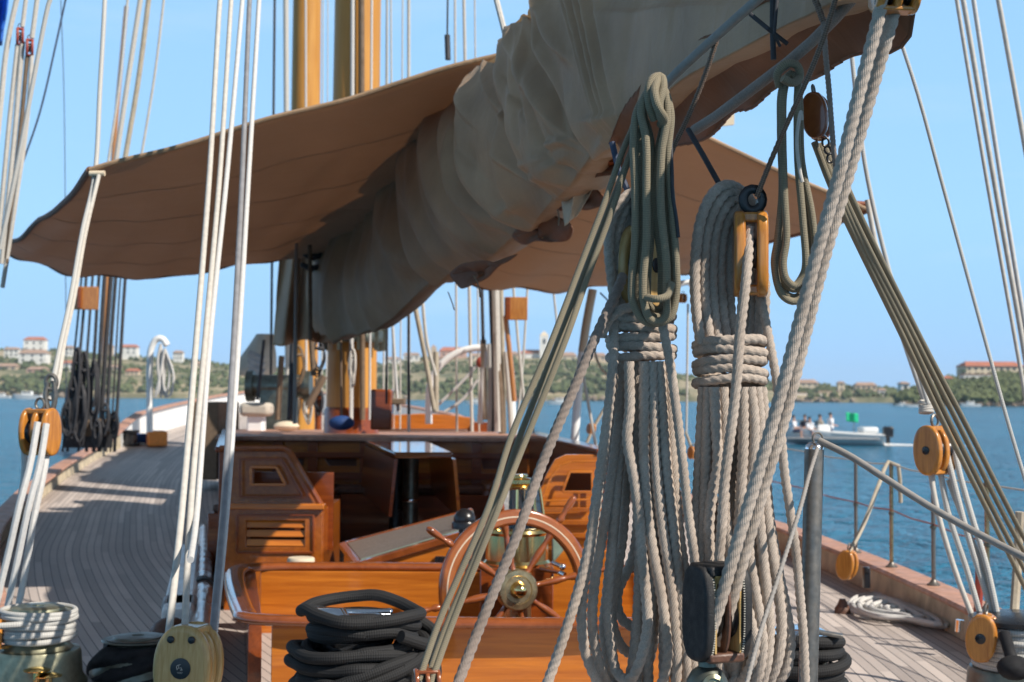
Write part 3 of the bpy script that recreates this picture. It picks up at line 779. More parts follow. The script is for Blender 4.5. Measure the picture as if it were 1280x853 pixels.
mb.sheet(rows, .05); tag(build('transom', mb, 'hull_white'), 'short white transom closing the stern', 'transom', kind='structure')

# ------------------------------------------------------------------ helm cockpit (well #1)
Z1 = .35
ck = thing('helm_cockpit', (-.3, 7, 0), 'low varnished coaming box around the steering wheel', 'cockpit')
def wall(name, a, b_, z0, z1, th, mat, par, bev=.004):
    mb = MB(); a = Vector((a[0], a[1], 0)); b_ = Vector((b_[0], b_[1], 0)); y = (b_ - a).normalized(); x = Vector((y.y, -y.x, 0)); c = (a + b_) / 2 + Vector((0, 0, (z0 + z1) / 2))
    mb.box((0, 0, 0), ((b_ - a).length, th, z1 - z0)); ang = math.atan2(y.y, y.x); o = build(name, mb, mat, par, bev=bev)
    o.location = c - (par.location if par is not None else Vector()); o.rotation_euler = (0, 0, ang); return o
NL, NR, FL, FR = (-1.12, 6.27), (.86, 6.27), (-1.50, 8.12), (.86, 8.12)
wall('aft_board', (-1.04, 6.27), (.86, 6.27), -.02, Z1, .06, 'teak_varnish', ck)
wall('forward_board', (-1.42, 8.15), (.95, 8.15), -.40, Z1, .06, 'teak_varnish', ck)
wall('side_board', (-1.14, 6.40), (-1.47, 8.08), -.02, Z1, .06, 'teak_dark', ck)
wall('side_board', (.88, 6.30), (.95, 8.12), -.40, Z1, .06, 'teak_varnish', ck)
wall('lining', (-1.06, 6.33), (.84, 6.33), -.40, -.03, .03, 'teak_varnish', ck)
wall('lining', (-1.075, 6.4), (-1.075, 8.1), -.40, -.03, .03, 'teak_varnish', ck)
mb = MB()
rail = [(.99, 8.17), (-1.36, 8.17), (-1.50, 8.10), (-1.52, 7.95), (-1.20, 6.45), (-1.15, 6.30), (-1.03, 6.24), (.78, 6.24), (.90, 6.29), (.93, 6.42)]
rp = spline([Vector((a, b_, Z1 + .02)) for a, b_ in rail], .03)
rows = []
for i, p in enumerate(rp):
    tt = rp[min(i + 1, len(rp) - 1)] - rp[max(i - 1, 0)]; tt = Vector(tt).normalized(); nx = Vector((tt.y, -tt.x, 0))
    rows.append([Vector(p) + nx * a + Vector((0, 0, z)) for a, z in ((-.035, -.022), (-.052, -.012), (-.055, .004), (-.04, .018), (0, .024), (.04, .018), (.055, .004), (.052, -.012), (.035, -.022), (-.035, -.022))])
mb.sheet(rows); build('coaming_rail', mb, 'wheel_wood', ck, smooth=60)
# starboard plain coaming cap to the right of the ropes
# small pale bollard on the deck behind
q = P(376, 717, 8.35); mb = MB(); mb.lathe([(.0, 0), (.078, 0), (.08, .01), (.08, .085), (.074, .093), (0, .095)], q, n=24)
tag(build('wooden_plug', mb, 'wall_cream'), 'short pale round plug standing behind the helm cockpit coaming', 'plug')
mb = MB(); mb.box((q.x, q.y, q.z / 2 - .002), (.25, .25, q.z - .004)); tag(build('plug_base', mb, 'teak_dark', bev=.004), 'small dark wooden base under the pale round plug', 'base')

# ------------------------------------------------------------------ steering wheel
wc = P(645, 737, 7.0); yaw = R(17)
axw = Vector((math.sin(yaw), -math.cos(yaw), .05)).normalized()      # towards the helmsman
xw = Vector((0, 0, 1)).cross(axw).normalized() ; zw = axw.cross(xw)
def wp(r, a, o=0): return wc + xw * (r * math.cos(a)) + zw * (r * math.sin(a)) + axw * o
wh = thing('steering_wheel', wc, 'varnished wooden ship wheel with brass hub and turned handles', 'steering wheel')
mb = MB(); Ri, Ro = .314, .390
circ = lambda r, o, n=96: [wp(r, 2 * math.pi * i / n, o) for i in range(n)]
def ring(mb, r0, r1, o0, o1, n=96, rd=.006):
    rows = []
    for i in range(n + 1):
        a = 2 * math.pi * i / n
        rows.append([wp(r, a, o) for r, o in ((r0, o0), (r0, o1 - rd), (r0 + rd, o1), (r1 - rd, o1), (r1, o1 - rd), (r1, o0 + rd), (r1 - rd, o0), (r0 + rd, o0), (r0, o0))])
    return mb.sheet(rows)
ring(mb, Ri, Ro, -.02, .02); build('rim', mb, 'wheel_wood', wh, smooth=60)
mb = MB(); ring(mb, .349, .356, .018, .0235, rd=.001); build('inlay_ring', mb, 'wall_cream', wh)
mb = MB(); ring(mb, .325, .379, .012, .0225, rd=.001)
build('rim_face', mb, 'wheel_pale', wh)
for k in range(8):
    a = R(10.5 + 45 * k)
    mb = MB(); ss = [0.07, .09, .10, .13, .17, .21, .25, .27,   .295, .314]; rr = [.020, .022, .014, .013, .018, .020, .015, .012, .019, .02]
    mb.sweep([wp(s_, a, .005) for s_ in ss], rr, 12)
    ss = [.389, .40, .42, .435, .455, .48, .51, .53, .542, .546]; rr = [.012, .018, .018, .011, .013, .0175, .0185, .017, .011, .002]
    sp_ = build('spoke', mb, 'wheel_wood', wh)
    mb = MB(); mb.sweep([wp(s_, a, .005) for s_ in ss], rr, 12); build('handle', mb, 'wheel_wood', sp_)
mb = MB(); mb.lathe([(0, -.06), (.07, -.06), (.09, -.03), (.1, -.02), (.1, .035), (.094, .042), (.07, .044), (.066, .040), (.045, .040), (0, .041)], wc, axw, 40); hb = build('hub', mb, 'dull_brass', wh)
mb = MB(); mb.lathe([(.043, .04), (.04, .05), (.036, .056), (.034, .075), (.026, .09), (.012, .098), (0, .1)], wc, axw, 32); build('hub_cap', mb, 'brass', hb)
mb = MB(); mb.lathe([(0, -.35), (.03, -.35), (.03, -.05), (0, -.05)], wc, axw, 16); build('shaft', mb, 'brass', wh)

# ------------------------------------------------------------------ binnacle
b0 = P(646, 700, 7.55); bx, by = b0.x, b0.y
zz = lambda y: P(640, y, 7.55).z
bn = thing('binnacle', (bx, by, 0), 'brass binnacle with glass lamp head behind the wheel', 'binnacle')
mb = MB(); mb.box((bx, by, (zz(706) - .4) / 2), (.38, .3, zz(706) + .4)); build('pedestal', mb, 'teak_dark', bn, bev=.006)
mb = MB(); r1 = .165
mb.lathe([(0, 0), (r1 * 1.05, 0), (r1 * 1.08, .015), (r1, .03), (r1, .16), (r1 * 1.03, .165), (r1 * 1.08, .175), (r1 * 1.04, .19), (r1 * .9, .2), (0, .2)], (bx, by, zz(706)), n=40); bowl = build('bowl', mb, 'brass', bn)
mb = MB(); mb.lathe([(r1 * .9, .2), (r1 * .72, .40), (.1, .405)], (bx, by, zz(706)), n=8); build('glass_hood', mb, 'glass', bn, smooth=0)
mb = MB()
for k in range(8):
    a = k * math.pi / 4; mb.sweep([Vector((bx + r1 * .9 * math.cos(a), by + r1 * .9 * math.sin(a), zz(706) + .2)), Vector((bx + r1 * .72 * math.cos(a), by + r1 * .72 * math.sin(a), zz(706) + .402))], .008, 6)
build('hood_frame', mb, 'brass', bn)
mb = MB(); z = zz(706) + .402
mb.lathe([(r1 * .75, 0), (r1 * .76, .012), (r1 * .62, .022), (r1 * .5, .028), (r1 * .5, .036), (r1 * .58, .038), (r1 * .58, .048), (r1 * .3, .058), (r1 * .3, .064), (r1 * .34, .066), (r1 * .32, .074), (0, .076)], (bx, by, z), n=40); build('lamp_cap', mb, 'brass', bn)
mb = MB(); mb.cyl((bx, by - .19, -.38), (bx, by - .19, zz(706) - .02), .075, n=24); build('column', mb, 'dull_brass', bn)
# compass dome left
q = P(581, 650, 8.2); mb = MB(); mb.ball(q, .065, 24); cb_ = thing('compass', q, 'shiny black compass dome beside the wheel rim', 'compass')
build('dome', mb, 'black_plastic', cb_)
mb = MB(); mb.lathe([(.075, -.05), (.075, -.02), (.07, -.01), (0, -.01)], q, n=24); mb.cyl((q.x, q.y, 0), (q.x, q.y, q.z - .05), .035); build('stand', mb, 'black_plastic', cb_)
# throttle
q = P(686, 714, 7.4); th_ = thing('throttle', q, 'chrome engine throttle with wooden grip right of the binnacle', 'throttle')
mb = MB(); mb.sweep(spline([P(672, 709, 7.4), P(690, 714, 7.35), P(706, 718, 7.3)], .02), [.011] * 9, 10) if False else mb.cyl(P(676, 711, 7.4), P(700, 716, 7.32), .016, .010, 12); build('grip', mb, 'wheel_wood', th_)
mb = MB(); mb.cyl(P(690, 703, 7.4), P(703, 709, 7.38), .012, n=12); mb.ball(P(703, 709, 7.38), .018); build('lever', mb, 'chrome', th_); mb = MB(); mb.cyl(P(700, 716, 7.32), P(706, 719, 7.3), .014, n=12); build('end_cap', mb, 'chrome', th_)
mb = MB(); mb.add([P(690, 670, 7.9), P(718, 672, 7.9), P(690, 706, 7.9), P(690, 670, 8.2), P(718, 672, 8.2), P(690, 706, 8.2)], [(0, 1, 2), (3, 5, 4), (0, 3, 4, 1), (1, 4, 5, 2), (2, 5, 3, 0)])
tag(build('instrument_housing', mb, 'green_grey', bev=.01), 'grey wedge shaped instrument housing behind the wheel', 'instrument')
wall('instrument_ledge', (-.05, 8.0), (.6, 8.0), -.4, .5, .16, 'teak_varnish', ck)

# ------------------------------------------------------------------ sloping companion hatch
hq = thing('companion_hatch', (-.5, 9, 0), 'sloping grey topped companion hatch between cockpit and saloon', 'hatch')
A = P(449, 711, 8.6); B = P(590, 669, 8.6); C = P(592, 643, 9.5); D = P(430, 686, 9.5)
mb = MB(); lo = lambda p, z=0.0: Vector((p.x, p.y, z))
mb.add([A, B, C, D, lo(A), lo(B), lo(C), lo(D)], [(0, 1, 2, 3), (7, 6, 5, 4), (0, 4, 5, 1), (1, 5, 6, 2), (2, 6, 7, 3), (3, 7, 4, 0)]); build('body', mb, 'teak_varnish', hq, bev=.006)
up_ = (B - A).cross(D - A).normalized()
mb = MB(); mb.beam(A + up_ * .02, B + up_ * .02, .05, .045, up_); mb.beam(D + up_ * .02, C + up_ * .02, .04, .045, up_); mb.beam(A + (B - A).normalized() * .0 + up_ * .022, D + up_ * .022, .05, .045, up_); build('frame', mb, 'wheel_wood', hq, bev=.006)
e1 = (B - A).normalized(); e2 = (D - A).normalized()
mb = MB(); a_, b_, c_, d_ = A + e1 * .03 + e2 * .03, B + e2 * .03, C - e2 * .03, D + e1 * .03 - e2 * .03
mb.add([x + up_ * .012 for x in (a_, b_, c_, d_)] + [x + up_ * .036 for x in (a_, b_, c_, d_)], [(3, 2, 1, 0), (4, 5, 6, 7), (0, 1, 5, 4), (1, 2, 6, 5), (2, 3, 7, 6), (3, 0, 4, 7)]); build('tread', mb, 'grey_tread', hq)
mb = MB(); mb.beam(A + e1 * .03 + e2 * .045 + up_ * .040, B + e2 * .045 + up_ * .040, .02, .008, up_); build('trim_strip', mb, 'green_grey', hq)
q = P(551, 706, 8.58); mb = MB(); mb.box(q, (.07, .03, .10)); v_ = build('vent', mb, 'black_plastic', hq, bev=.005)

# ------------------------------------------------------------------ saloon cockpit (well #2) with deckhouse
sc_ = thing('deckhouse', (-1, 11.5, 0), 'dark varnished deckhouse and sunken seating area before the main mast', 'deckhouse')
d9 = 9.0
def px2(x, y, d=d9): p = P(x, y, d); return p.x, p.z
oL = px2(283, 562); o_ = Vector((0, d9, 0))
outl = [px2(274, 563), px2(353, 561), px2(359, 563), px2(363, 568), px2(400, 630)]
outl = outl + [(outl[-1][0], 0), (outl[0][0], 0)]
hole = [px2(314, 584), px2(346, 584), px2(357, 606), px2(314, 606)]
louv = [px2(309, 650), px2(382, 650), px2(382, 680), px2(309, 680)]
def flip(lp): return lp
mb = MB(); mb.plate(outl, [hole, louv], o_ + Vector((0, .06, 0)), (1, 0, 0), (0, 0, 1), .06); build('end_panel', mb, 'teak_side', sc_, bev=.004)
mb = MB(); x0_, z0_ = px2(283, 632); x1_, _ = px2(407, 632); mb.box(((x0_ + x1_) / 2, d9 - .02, z0_), (x1_ - x0_, .11, .035)); build('ledge', mb, 'teak_varnish', sc_, bev=.006)
# lower box
mb = MB(); xa, _ = px2(283, 640); xb, _ = px2(404, 640)
lo2 = [(xa, 0), (xb, 0), (xb, z0_ - .018), (xa, z0_ - .018)]
louv2 = [px2(309, 650), px2(382, 650), px2(382, 683), px2(309, 683)]
mb.plate(lo2, [louv2], Vector((0, d9 - .04, 0)), (1, 0, 0), (0, 0, 1), .04); mb.box((xb - .02, d9 + .45, z0_ / 2 - .02), (.04, .86, z0_)); build('locker_front', mb, 'teak_side', sc_, bev=.003)
for k in range(3):
    q1 = px2(309, 655 + k * 11.5); q2 = px2(382, 655 + k * 11.5); mb = MB(); mb.box(((q1[0] + q2[0]) / 2, d9 - .02, q1[1]), (q2[0] - q1[0], .012, .045), rot=Matrix.Rotation(R(-25), 3, 'X')); build('louvre', mb, 'teak_varnish', sc_, bev=.002)
mb = MB(); 
for a, b_ in ((hole[0], hole[1]), (hole[1], hole[2]), (hole[2], hole[3]), (hole[3], hole[0])):
    mb.beam((a[0], d9 - .012, a[1]), (b_[0], d9 - .012, b_[1]), .018, .018, Vector((0, 1, 0)))
build('moulding', mb, 'teak_varnish', sc_, bev=.003)
mb = MB()
ib = [px2(300, 574), px2(352, 574), px2(378, 621), px2(300, 621)]
for a, b_ in zip(ib, ib[1:] + ib[:1]): mb.beam((a[0], d9 - .008, a[1]), (b_[0], d9 - .008, b_[1]), .014, .014, Vector((0, 1, 0)))
ib = [px2(298, 643), px2(393, 643), px2(393, 690), px2(298, 690)]
for a, b_ in zip(ib, ib[1:] + ib[:1]): mb.beam((a[0], d9 - .046, a[1]), (b_[0], d9 - .046, b_[1]), .014, .014, Vector((0, 1, 0)))
build('moulding', mb, 'teak_dark', sc_, bev=.003)
mb = MB(); tp = [px2(x, y) for x, y in ((274, 561), (330, 561), (353, 561), (359, 563), (363, 568), (382, 600), (401, 632))]; mb.sweep([Vector((x, d9 + .02, z)) for x, z in tp], .02, 8); build('trim', mb, 'wheel_wood', sc_)
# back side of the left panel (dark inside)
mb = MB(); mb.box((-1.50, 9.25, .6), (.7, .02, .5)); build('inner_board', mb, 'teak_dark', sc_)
# starboard end panel with an open window
R0 = [px2(668, 632), px2(682, 596), px2(694, 575), px2(708, 569), px2(758, 569)]
R0 = R0 + [(R0[-1][0], 0), (px2(655, 700)[0], 0), px2(655, 660)]
hR = [px2(712, 590), px2(740, 590), px2(740, 615), px2(703, 615)]
mb = MB(); mb.plate(R0, [hR], Vector((0, d9 + .06, 0)), (1, 0, 0), (0, 0, 1), .06); build('end_panel', mb, 'teak_varnish', sc_, bev=.005)
mb = MB()
ib = [px2(712, 590), px2(740, 590), px2(740, 615), px2(703, 615)]
for a, b_ in zip(ib, ib[1:] + ib[:1]): mb.beam((a[0], d9 - .006, a[1]), (b_[0], d9 - .006, b_[1]), .016, .014, Vector((0, 1, 0)))
ib = [px2(676, 626), px2(688, 598), px2(700, 582), px2(714, 577), px2(750, 577), px2(750, 624), px2(676, 626)]
for a, b_ in zip(ib, ib[1:]): mb.beam((a[0], d9 - .008, a[1]), (b_[0], d9 - .008, b_[1]), .014, .02, Vector((0, 1, 0)))
build('moulding', mb, 'teak_varnish', sc_, bev=.003)
for k, (ya, yb) in enumerate(((634, 640), (650, 656), (666, 672))):
    a = px2(662, ya); b_ = px2(756, yb); mb = MB(); mb.box(((a[0] + b_[0]) / 2, d9 - .015, (a[1] + b_[1]) / 2), (b_[0] - a[0], .03, .03)); build('louvre', mb, 'teak_side', sc_, bev=.004)
# coamings and cap rails
lc0, lc1 = Vector((-1.82, 9.05, 0)), Vector((-2.68, 13.5, 0)); rc0, rc1 = Vector((.60, 9.05, 0)), Vector((.20, 13.5, 0))
for a, b_ in ((lc0, lc1), (rc0, rc1)):
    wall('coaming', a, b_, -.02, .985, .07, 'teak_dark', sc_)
    mb = MB(); mb.beam(a + Vector((0, 0, 1.0)), b_ + Vector((0, 0, 1.0)), .12, .035); build('cap', mb, 'teak_dark', sc_, bev=.008)
# forward wall of the well with slots
H2 = P(0, 546, 13.5).z
zt = H2 - .02
s1 = [(P(372, 574, 13.5).x, P(0, 583, 13.5).z + .02), (P(386, 0, 13.5).x, P(0, 583, 13.5).z + .02), (P(386, 0, 13.5).x, P(0, 574, 13.5).z + .02), (P(372, 0, 13.5).x, P(0, 574, 13.5).z + .02)]
s2 = [(P(411, 574, 13.5).x, s1[0][1]), (P(451, 0, 13.5).x, s1[0][1]), (P(451, 0, 13.5).x, s1[2][1]), (P(411, 0, 13.5).x, s1[2][1])]
s3 = [(P(650, 574, 13.5).x - .35, s1[0][1] - .02), (.05, s1[0][1] - .02), (.05, s1[2][1] + .05), (P(650, 0, 13.5).x - .35, s1[2][1] + .05)]
mb = MB(); mb.plate([(-2.7, 0), (.23, 0), (.23, zt), (-2.7, zt)], [s1, s2, s3], Vector((0, 13.55, 0)), (1, 0, 0), (0, 0, 1), .06); build('forward_wall', mb, 'teak_varnish', sc_, bev=.004)
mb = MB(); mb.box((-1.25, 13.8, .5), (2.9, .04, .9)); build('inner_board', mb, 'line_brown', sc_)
mb = MB()
for x in (355, 398, 462, 600): 
    X = P(x, 0, 13.5).x; mb.box((X, 13.48, zt / 2), (.09, .03, zt - .02))
mb.box((-1.25, 13.475, P(0, 566, 13.5).z), (2.85, .03, .05)); mb.box((-1.25, 13.47, P(0, 592, 13.5).z), (2.85, .03, .06)); build('framing', mb, 'teak_dark', sc_, bev=.004)
mb = MB(); mb.add([(-2.78, 13.42, H2 - .02), (.28, 13.42, H2 - .02), (-.35, 19.5, H2 - .10), (-3.9, 19.5, H2 - .10), (-2.78, 13.42, H2 + .02), (.28, 13.42, H2 + .02), (-.35, 19.5, H2 - .06), (-3.9, 19.5, H2 - .06)], [(3, 2, 1, 0), (4, 5, 6, 7), (0, 1, 5, 4), (1, 2, 6, 5), (2, 3, 7, 6), (3, 0, 4, 7)]); build('roof', mb, 'cap_rail', sc_, bev=.01)
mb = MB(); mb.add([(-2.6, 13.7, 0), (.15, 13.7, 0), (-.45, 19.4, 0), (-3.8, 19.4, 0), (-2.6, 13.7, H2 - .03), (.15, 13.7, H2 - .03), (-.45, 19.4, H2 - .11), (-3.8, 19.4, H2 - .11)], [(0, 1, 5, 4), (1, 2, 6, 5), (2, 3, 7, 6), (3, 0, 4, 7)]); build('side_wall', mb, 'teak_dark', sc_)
# raised back-rest on the roof
zk = lambda y, d: P(0, y, d).z
arch = [(P(470, 0, 18.5).x, H2 - .09)] + [(P(x, 0, 18.5).x, zk(y, 18.5)) for x, y in ((470, 519), (500, 516), (530, 514), (560, 515), (596, 519))] + [(P(596, 0, 18.5).x, H2 - .09)]
mb = MB(); mb.plate(arch[::-1], [], Vector((0, 18.55, 0)), (1, 0, 0), (0, 0, 1), .08); build('backrest', mb, 'teak_varnish', sc_, bev=.01)
mb = MB(); mb.box((P(607, 0, 18.3).x, 18.4, (zk(524, 18.4) + H2 - .09) / 2), (.26, .5, zk(524, 18.4) - H2 + .09)); build('backrest_end', mb, 'teak_dark', sc_, bev=.01)
mb = MB(); mb.box((P(530, 0, 18).x, 18.15, H2 - .05), (1.2, .4, .08)); build('seat_cushion', mb, 'brown_leather', sc_, bev=.02)
# benches inside
mb = MB(); mb.box((-1.9, 12.0, .24), (.75, 2.6, .44)); mb.box((-1.3, 13.1, .24), (2.2, .6, .44)); build('bench', mb, 'teak_dark', sc_, bev=.01)
mb = MB(); mb.box((-1.9, 12.0, .49), (.7, 2.5, .06)); mb.box((-1.0, 13.1, .49), (1.5, .55, .06)); build('seat_cushion', mb, 'brown_leather', sc_, bev=.02)

# table
tt = thing('deck_table', (-.9, 11.8, 0), 'glossy varnished drop leaf table on dark pedestals', 'table')
tz = .935
A, B, C, D = G(493, 565.5, tz), G(566, 565.5, tz), G(534, 551.5, tz), G(456, 550.5, tz)
mb = MB(); q = [A, B, C, D]; q = [Vector((a.x, a.y, tz)) for a in q]
mb.add([x - Vector((0, 0, .045)) for x in q] + q, [(3, 2, 1, 0), (4, 5, 6, 7), (0, 1, 5, 4), (1, 2, 6, 5), (2, 3, 7, 6), (3, 0, 4, 7)]); build('tabletop', mb, 'table_gloss', tt, bev=.012)
for a, b_, sg in ((A, D, -1), (B, C, 1)):
    a = Vector((a.x, a.y, tz - .05)); b_ = Vector((b_.x, b_.y, tz - .05)); dn = Vector((sg * .04, 0, -.42))
    mb = MB(); mb.add([a, b_, b_ + dn, a + dn, a + Vector((.025, 0, 0)), b_ + Vector((.025, 0, 0)), b_ + dn + Vector((.025, 0, 0)), a + dn + Vector((.025, 0, 0))], [(0, 1, 2, 3), (7, 6, 5, 4), (0, 4, 5, 1), (2, 6, 7, 3), (1, 5, 6, 2), (3, 7, 4, 0)]); build('leaf', mb, 'teak_varnish' if sg > 0 else 'teak_dark', tt)
for x, d, mt_ in ((519, 11.5, 'bronze_dark'), (501, 12.6, 'black_plastic')):
    X = P(x, 0, d).x; mb = MB(); mb.lathe([(.0, 0), (.16, 0), (.16, .02), (.07, .04), (.062, .06), (.062, tz - .08), (.1, tz - .06), (0, tz - .05)], (X, d, 0.004), n=24); c_ = build('pedestal', mb, mt_, tt)
    if x == 519: mb = MB(); mb.lathe([(.066, 0), (.068, .004), (.068, .02), (.066, .024)], (X, d, P(0, 624, d).z), n=24); build('collar', mb, 'chrome', c_)
# ------------------------------------------------------------------ masts
def mast(px_b, px_t, d, dia_px, label, zb):
    r = dia_px / F * d / 2; a = P(px_b, 530, d); b_ = P(px_t, 0, d); dx = (b_ - a) / (b_.z - a.z)
    base = a + dx * (zb - a.z); top = a + dx * (15 - a.z)
    t = thing('mast', base, label, 'mast', 'masts of the schooner')
    mb = MB(); mb.sweep([base.lerp(top, i / 30) for i in range(31)], [r * (1.04 - .2 * i / 30) for i in range(31)], 32); build('spar', mb, 'mast_wood', t)
    return t, a, dx, r
zd = .88
mt1, ma, mdx, mr = mast(439, 447.5, 16, 60, 'thick honey coloured main mast with a dark collar, the nearer one', zd)
mt2, fa, fdx, fr_ = mast(377, 384, 26, 38, 'honey coloured fore mast left of and behind the main mast', .3)
def mat_(z, a=ma, dx=mdx): return a + dx * (z - a.z)
z0 = P(0, 426, 16).z
mb = MB(); mb.lathe([(mr * 1.02, 0), (mr * 1.28, 0), (mr * 1.32, .03), (mr * 1.32, .12), (mr * 1.2, .16), (mr * 1.02, .16)], mat_(z0), n=32)
for k in range(10):
    a = k * .63; mb.box(mat_(z0) + Vector((math.cos(a) * mr * 1.3, math.sin(a) * mr * 1.3, .06)), (.05, .05, .3))
build('spider_band', mb, 'bronze_dark', mt1)
mb = MB(); mb.lathe([(mr * 1.02, 0), (mr * 1.15, 0), (mr * 1.12, .3), (mr * 1.02, .34)], mat_(zd + .0), n=32); build('mast_boot', mb, 'teak_dark', mt1)
# halyards lying against the masts
for i, (x0, x1, d, r, mt_, lb) in enumerate([
    (439, 441, 15.65, .022, 'line_white', 'white halyard running up the left of centre of the main mast'),
    (462, 465, 15.65, .014, 'line_white', 'thin white halyard up the right half of the main mast'),
    (453, 452, 15.66, .03, 'line_brown', 'brown halyard in the middle of the main mast'),
    (383, 382, 25.6, .02, 'line_white', 'white halyard up the middle of the fore mast'),
    (360, 357, 25.2, .05, 'line_pale', 'pale thick halyard close left of the fore mast'),
    (338, 344, 22, .02, 'line_dark', 'dark stay left of the fore mast'),
    (479, 484, 19, .012, 'line_pale', 'thin pale halyard just right of the main mast'),
    (402, 404, 24, .012, 'line_pale', 'thin pale halyard in the gap between the masts'),
    (408, 410, 24, .010, 'line_pale', 'second thin pale halyard in the gap between the masts')]):
    line('halyard', [P(x0, 525, d), P(x1, -60, d)], r, mt_, lb, 'halyard')
for x0, y0, x1, d, r, mt_, lb in [
    (484, 560, 484, 18, .012, 'line_pale', 'faint pale stay right of the main mast, first of three'),
    (492, 560, 489, 18, .012, 'line_pale', 'faint pale stay right of the main mast, second of three'),
    (500, 560, 503, 18, .010, 'line_pale', 'faint pale stay right of the main mast, third of three'),
    (511, 540, 511, 17, .02, 'line_pale', 'steady grey stay above the awning hem'),
    (571, 540, 569, 17, .014, 'line_pale', 'white stay rising behind the awning hem near the sail'),
    (590, 540, 581, 17, .020, 'line_pale', 'slanting pale stay nearest the sail top'),
    (599, 540, 594, 17, .010, 'line_pale', 'thin grey stay with small fittings near the sail top')]:
    line('stay', [P(x0, y0, d), P(x1 + (x1 - x0) * .2, -40, d)], r, mt_, lb, 'stay')
line('stay', [P(560, 75, 12), P(559, 44, 12)], .024, 'line_dark', 'short dark turnbuckle stay end above the awning hem', 'stay')
line('stay', [P(559, 50, 12), P(560, -30, 12)], .008, 'line_dark', 'thin dark wire above the turnbuckle', 'stay')
line('topping_lift', [P(632, 45, 7.2), P(618, -10, 7.4)], .016, 'line_pale', 'short pale topping lift meeting the sail peak', 'rope')

# fife rail with belaying pins and coils around mast feet
ff = thing('fife_rail', (P(372, 520, 21).x, 21, .2), 'dark pin rail crowded with belayed lines at the fore mast foot', 'pin rail')
mb = MB(); x0, x1 = P(338, 0, 21).x, P(408, 0, 21).x; zf = P(0, 492, 21).z
mb.box(((x0 + x1) / 2, 21, zf), (x1 - x0, .22, .12)); build('rail', mb, 'teak_dark', ff, bev=.01)
for x in (x0 + .05, x1 - .05):
    mb = MB(); mb.lathe([(.07, 0), (.05, .1), (.06, .4), (.05, .7), (.07, zf - .25)], (x, 21, .25), n=12); build('post', mb, 'teak_dark', ff)
for k in range(7):
    mb = MB(); x = x0 + .08 + k * (x1 - x0 - .16) / 6; mb.lathe([(.014, -.2), (.016, 0), (.024, .06), (.02, .18), (.028, .24), (0, .27)], (x, 20.94, zf), n=10); pn = build('belaying_pin', mb, 'line_brown', ff)
rr_ = random.Random(11)
def hung_coil(px, y, d, L_, wd, r, mt_, label, n=4, ph=0):
    mb = MB()
    for k in range(n):
        o = [(rr_.uniform(-.15, .15) * wd, rr_.uniform(-.05, .05)) for _ in range(4)]
        c = P(px, y, d); w2 = wd / 2 * (1 - .12 * k); l2 = L_ * (1 - .08 * k)
        pts = [c + Vector((o[0][0] * .2, o[0][1], 0)), c + Vector((w2 * .6, o[1][1], -l2 * .12)), c + Vector((w2 + o[1][0], o[1][1] - .02, -l2 * .6)), c + Vector((o[2][0] * .5, o[2][1], -l2)), c + Vector((-w2 + o[3][0], o[3][1] + .02, -l2 * .6)), c + Vector((-w2 * .6, o[3][1], -l2 * .12))]
        tube(mb, pts, r, 8, .03, True)
    tube(mb, [P(px, y, d) + Vector((-wd * .3, 0, -L_ * .2)), P(px, y, d) + Vector((0, -wd * .25, -L_ * .22)), P(px, y, d) + Vector((wd * .3, 0, -L_ * .2))], r * 1.6, 8, .03)
    return tag(build('rope_coil', mb, mt_), label, 'rope coil')
for px, y, d, L_, wd, r, mt_, lb in [
    (352, 488, 20.9, .5, .2, .02, 'line_dark', 'dark coil hanging leftmost on the pin rail'),
    (368, 488, 20.9, .45, .22, .02, 'line_brown', 'brown coil hanging second from left on the pin rail'),
    (386, 488, 20.9, .5, .2, .02, 'line_pale', 'pale coil hanging at the right of the pin rail'),
    (399, 486, 20.9, .4, .18, .02, 'line_dark', 'dark coil at the right end of the pin rail'),
    (441, 436, 15.6, .42, .1, .02, 'line_pale', 'grey coil hanging high on the front of the main mast'),
    (372, 432, 15.6, .5, .18, .02, 'line_brown', 'brown coil hanging under the sail tack left of the main mast'),
    (398, 426, 15.6, .4, .18, .018, 'line_dark', 'dark coil hanging from the sail tack beside the main mast')]:
    hung_coil(px, y, d, L_, wd * .8, r * .6, mt_, lb)
for x0, y0, x1, y1, d, r, mt_, lb in [
    (352, 445, 347, 525, 19, .04, 'line_brown', 'brown spar end rope left of the fore mast foot'), (366, 425, 362, 525, 15.5, .03, 'line_dark', 'thick dark line falling left of the fore mast'),
    (389, 425, 392, 470, 15.3, .03, 'line_brown', 'brown line falling right of the fore mast'),
    (405, 470, 385, 508, 19, .05, 'line_brown', 'brown diagonal spar between the masts'), (438, 430, 438, 528, 15.3, .012, 'line_pale', 'grey rope falling down the front of the main mast'),
    (426, 425, 427, 525, 15.4, .012, 'line_brown', 'brown rope falling down the left of the main mast foot'), (330, 425, 322, 500, 18, .02, 'line_dark', 'dark line beside the grey covered bundle'),
    (372, 208, 368, 530, 13.2, .017, 'line_grey', 'grey vertical line passing before the awning and the sail tack'),
    (387, 235, 388, 425, 13.4, .02, 'line_brown', 'thin brown line before the hanging sail tack')]:
    line('line', [P(x0, y0, d), P(x1, y1, d)], r, mt_, lb, 'rope')
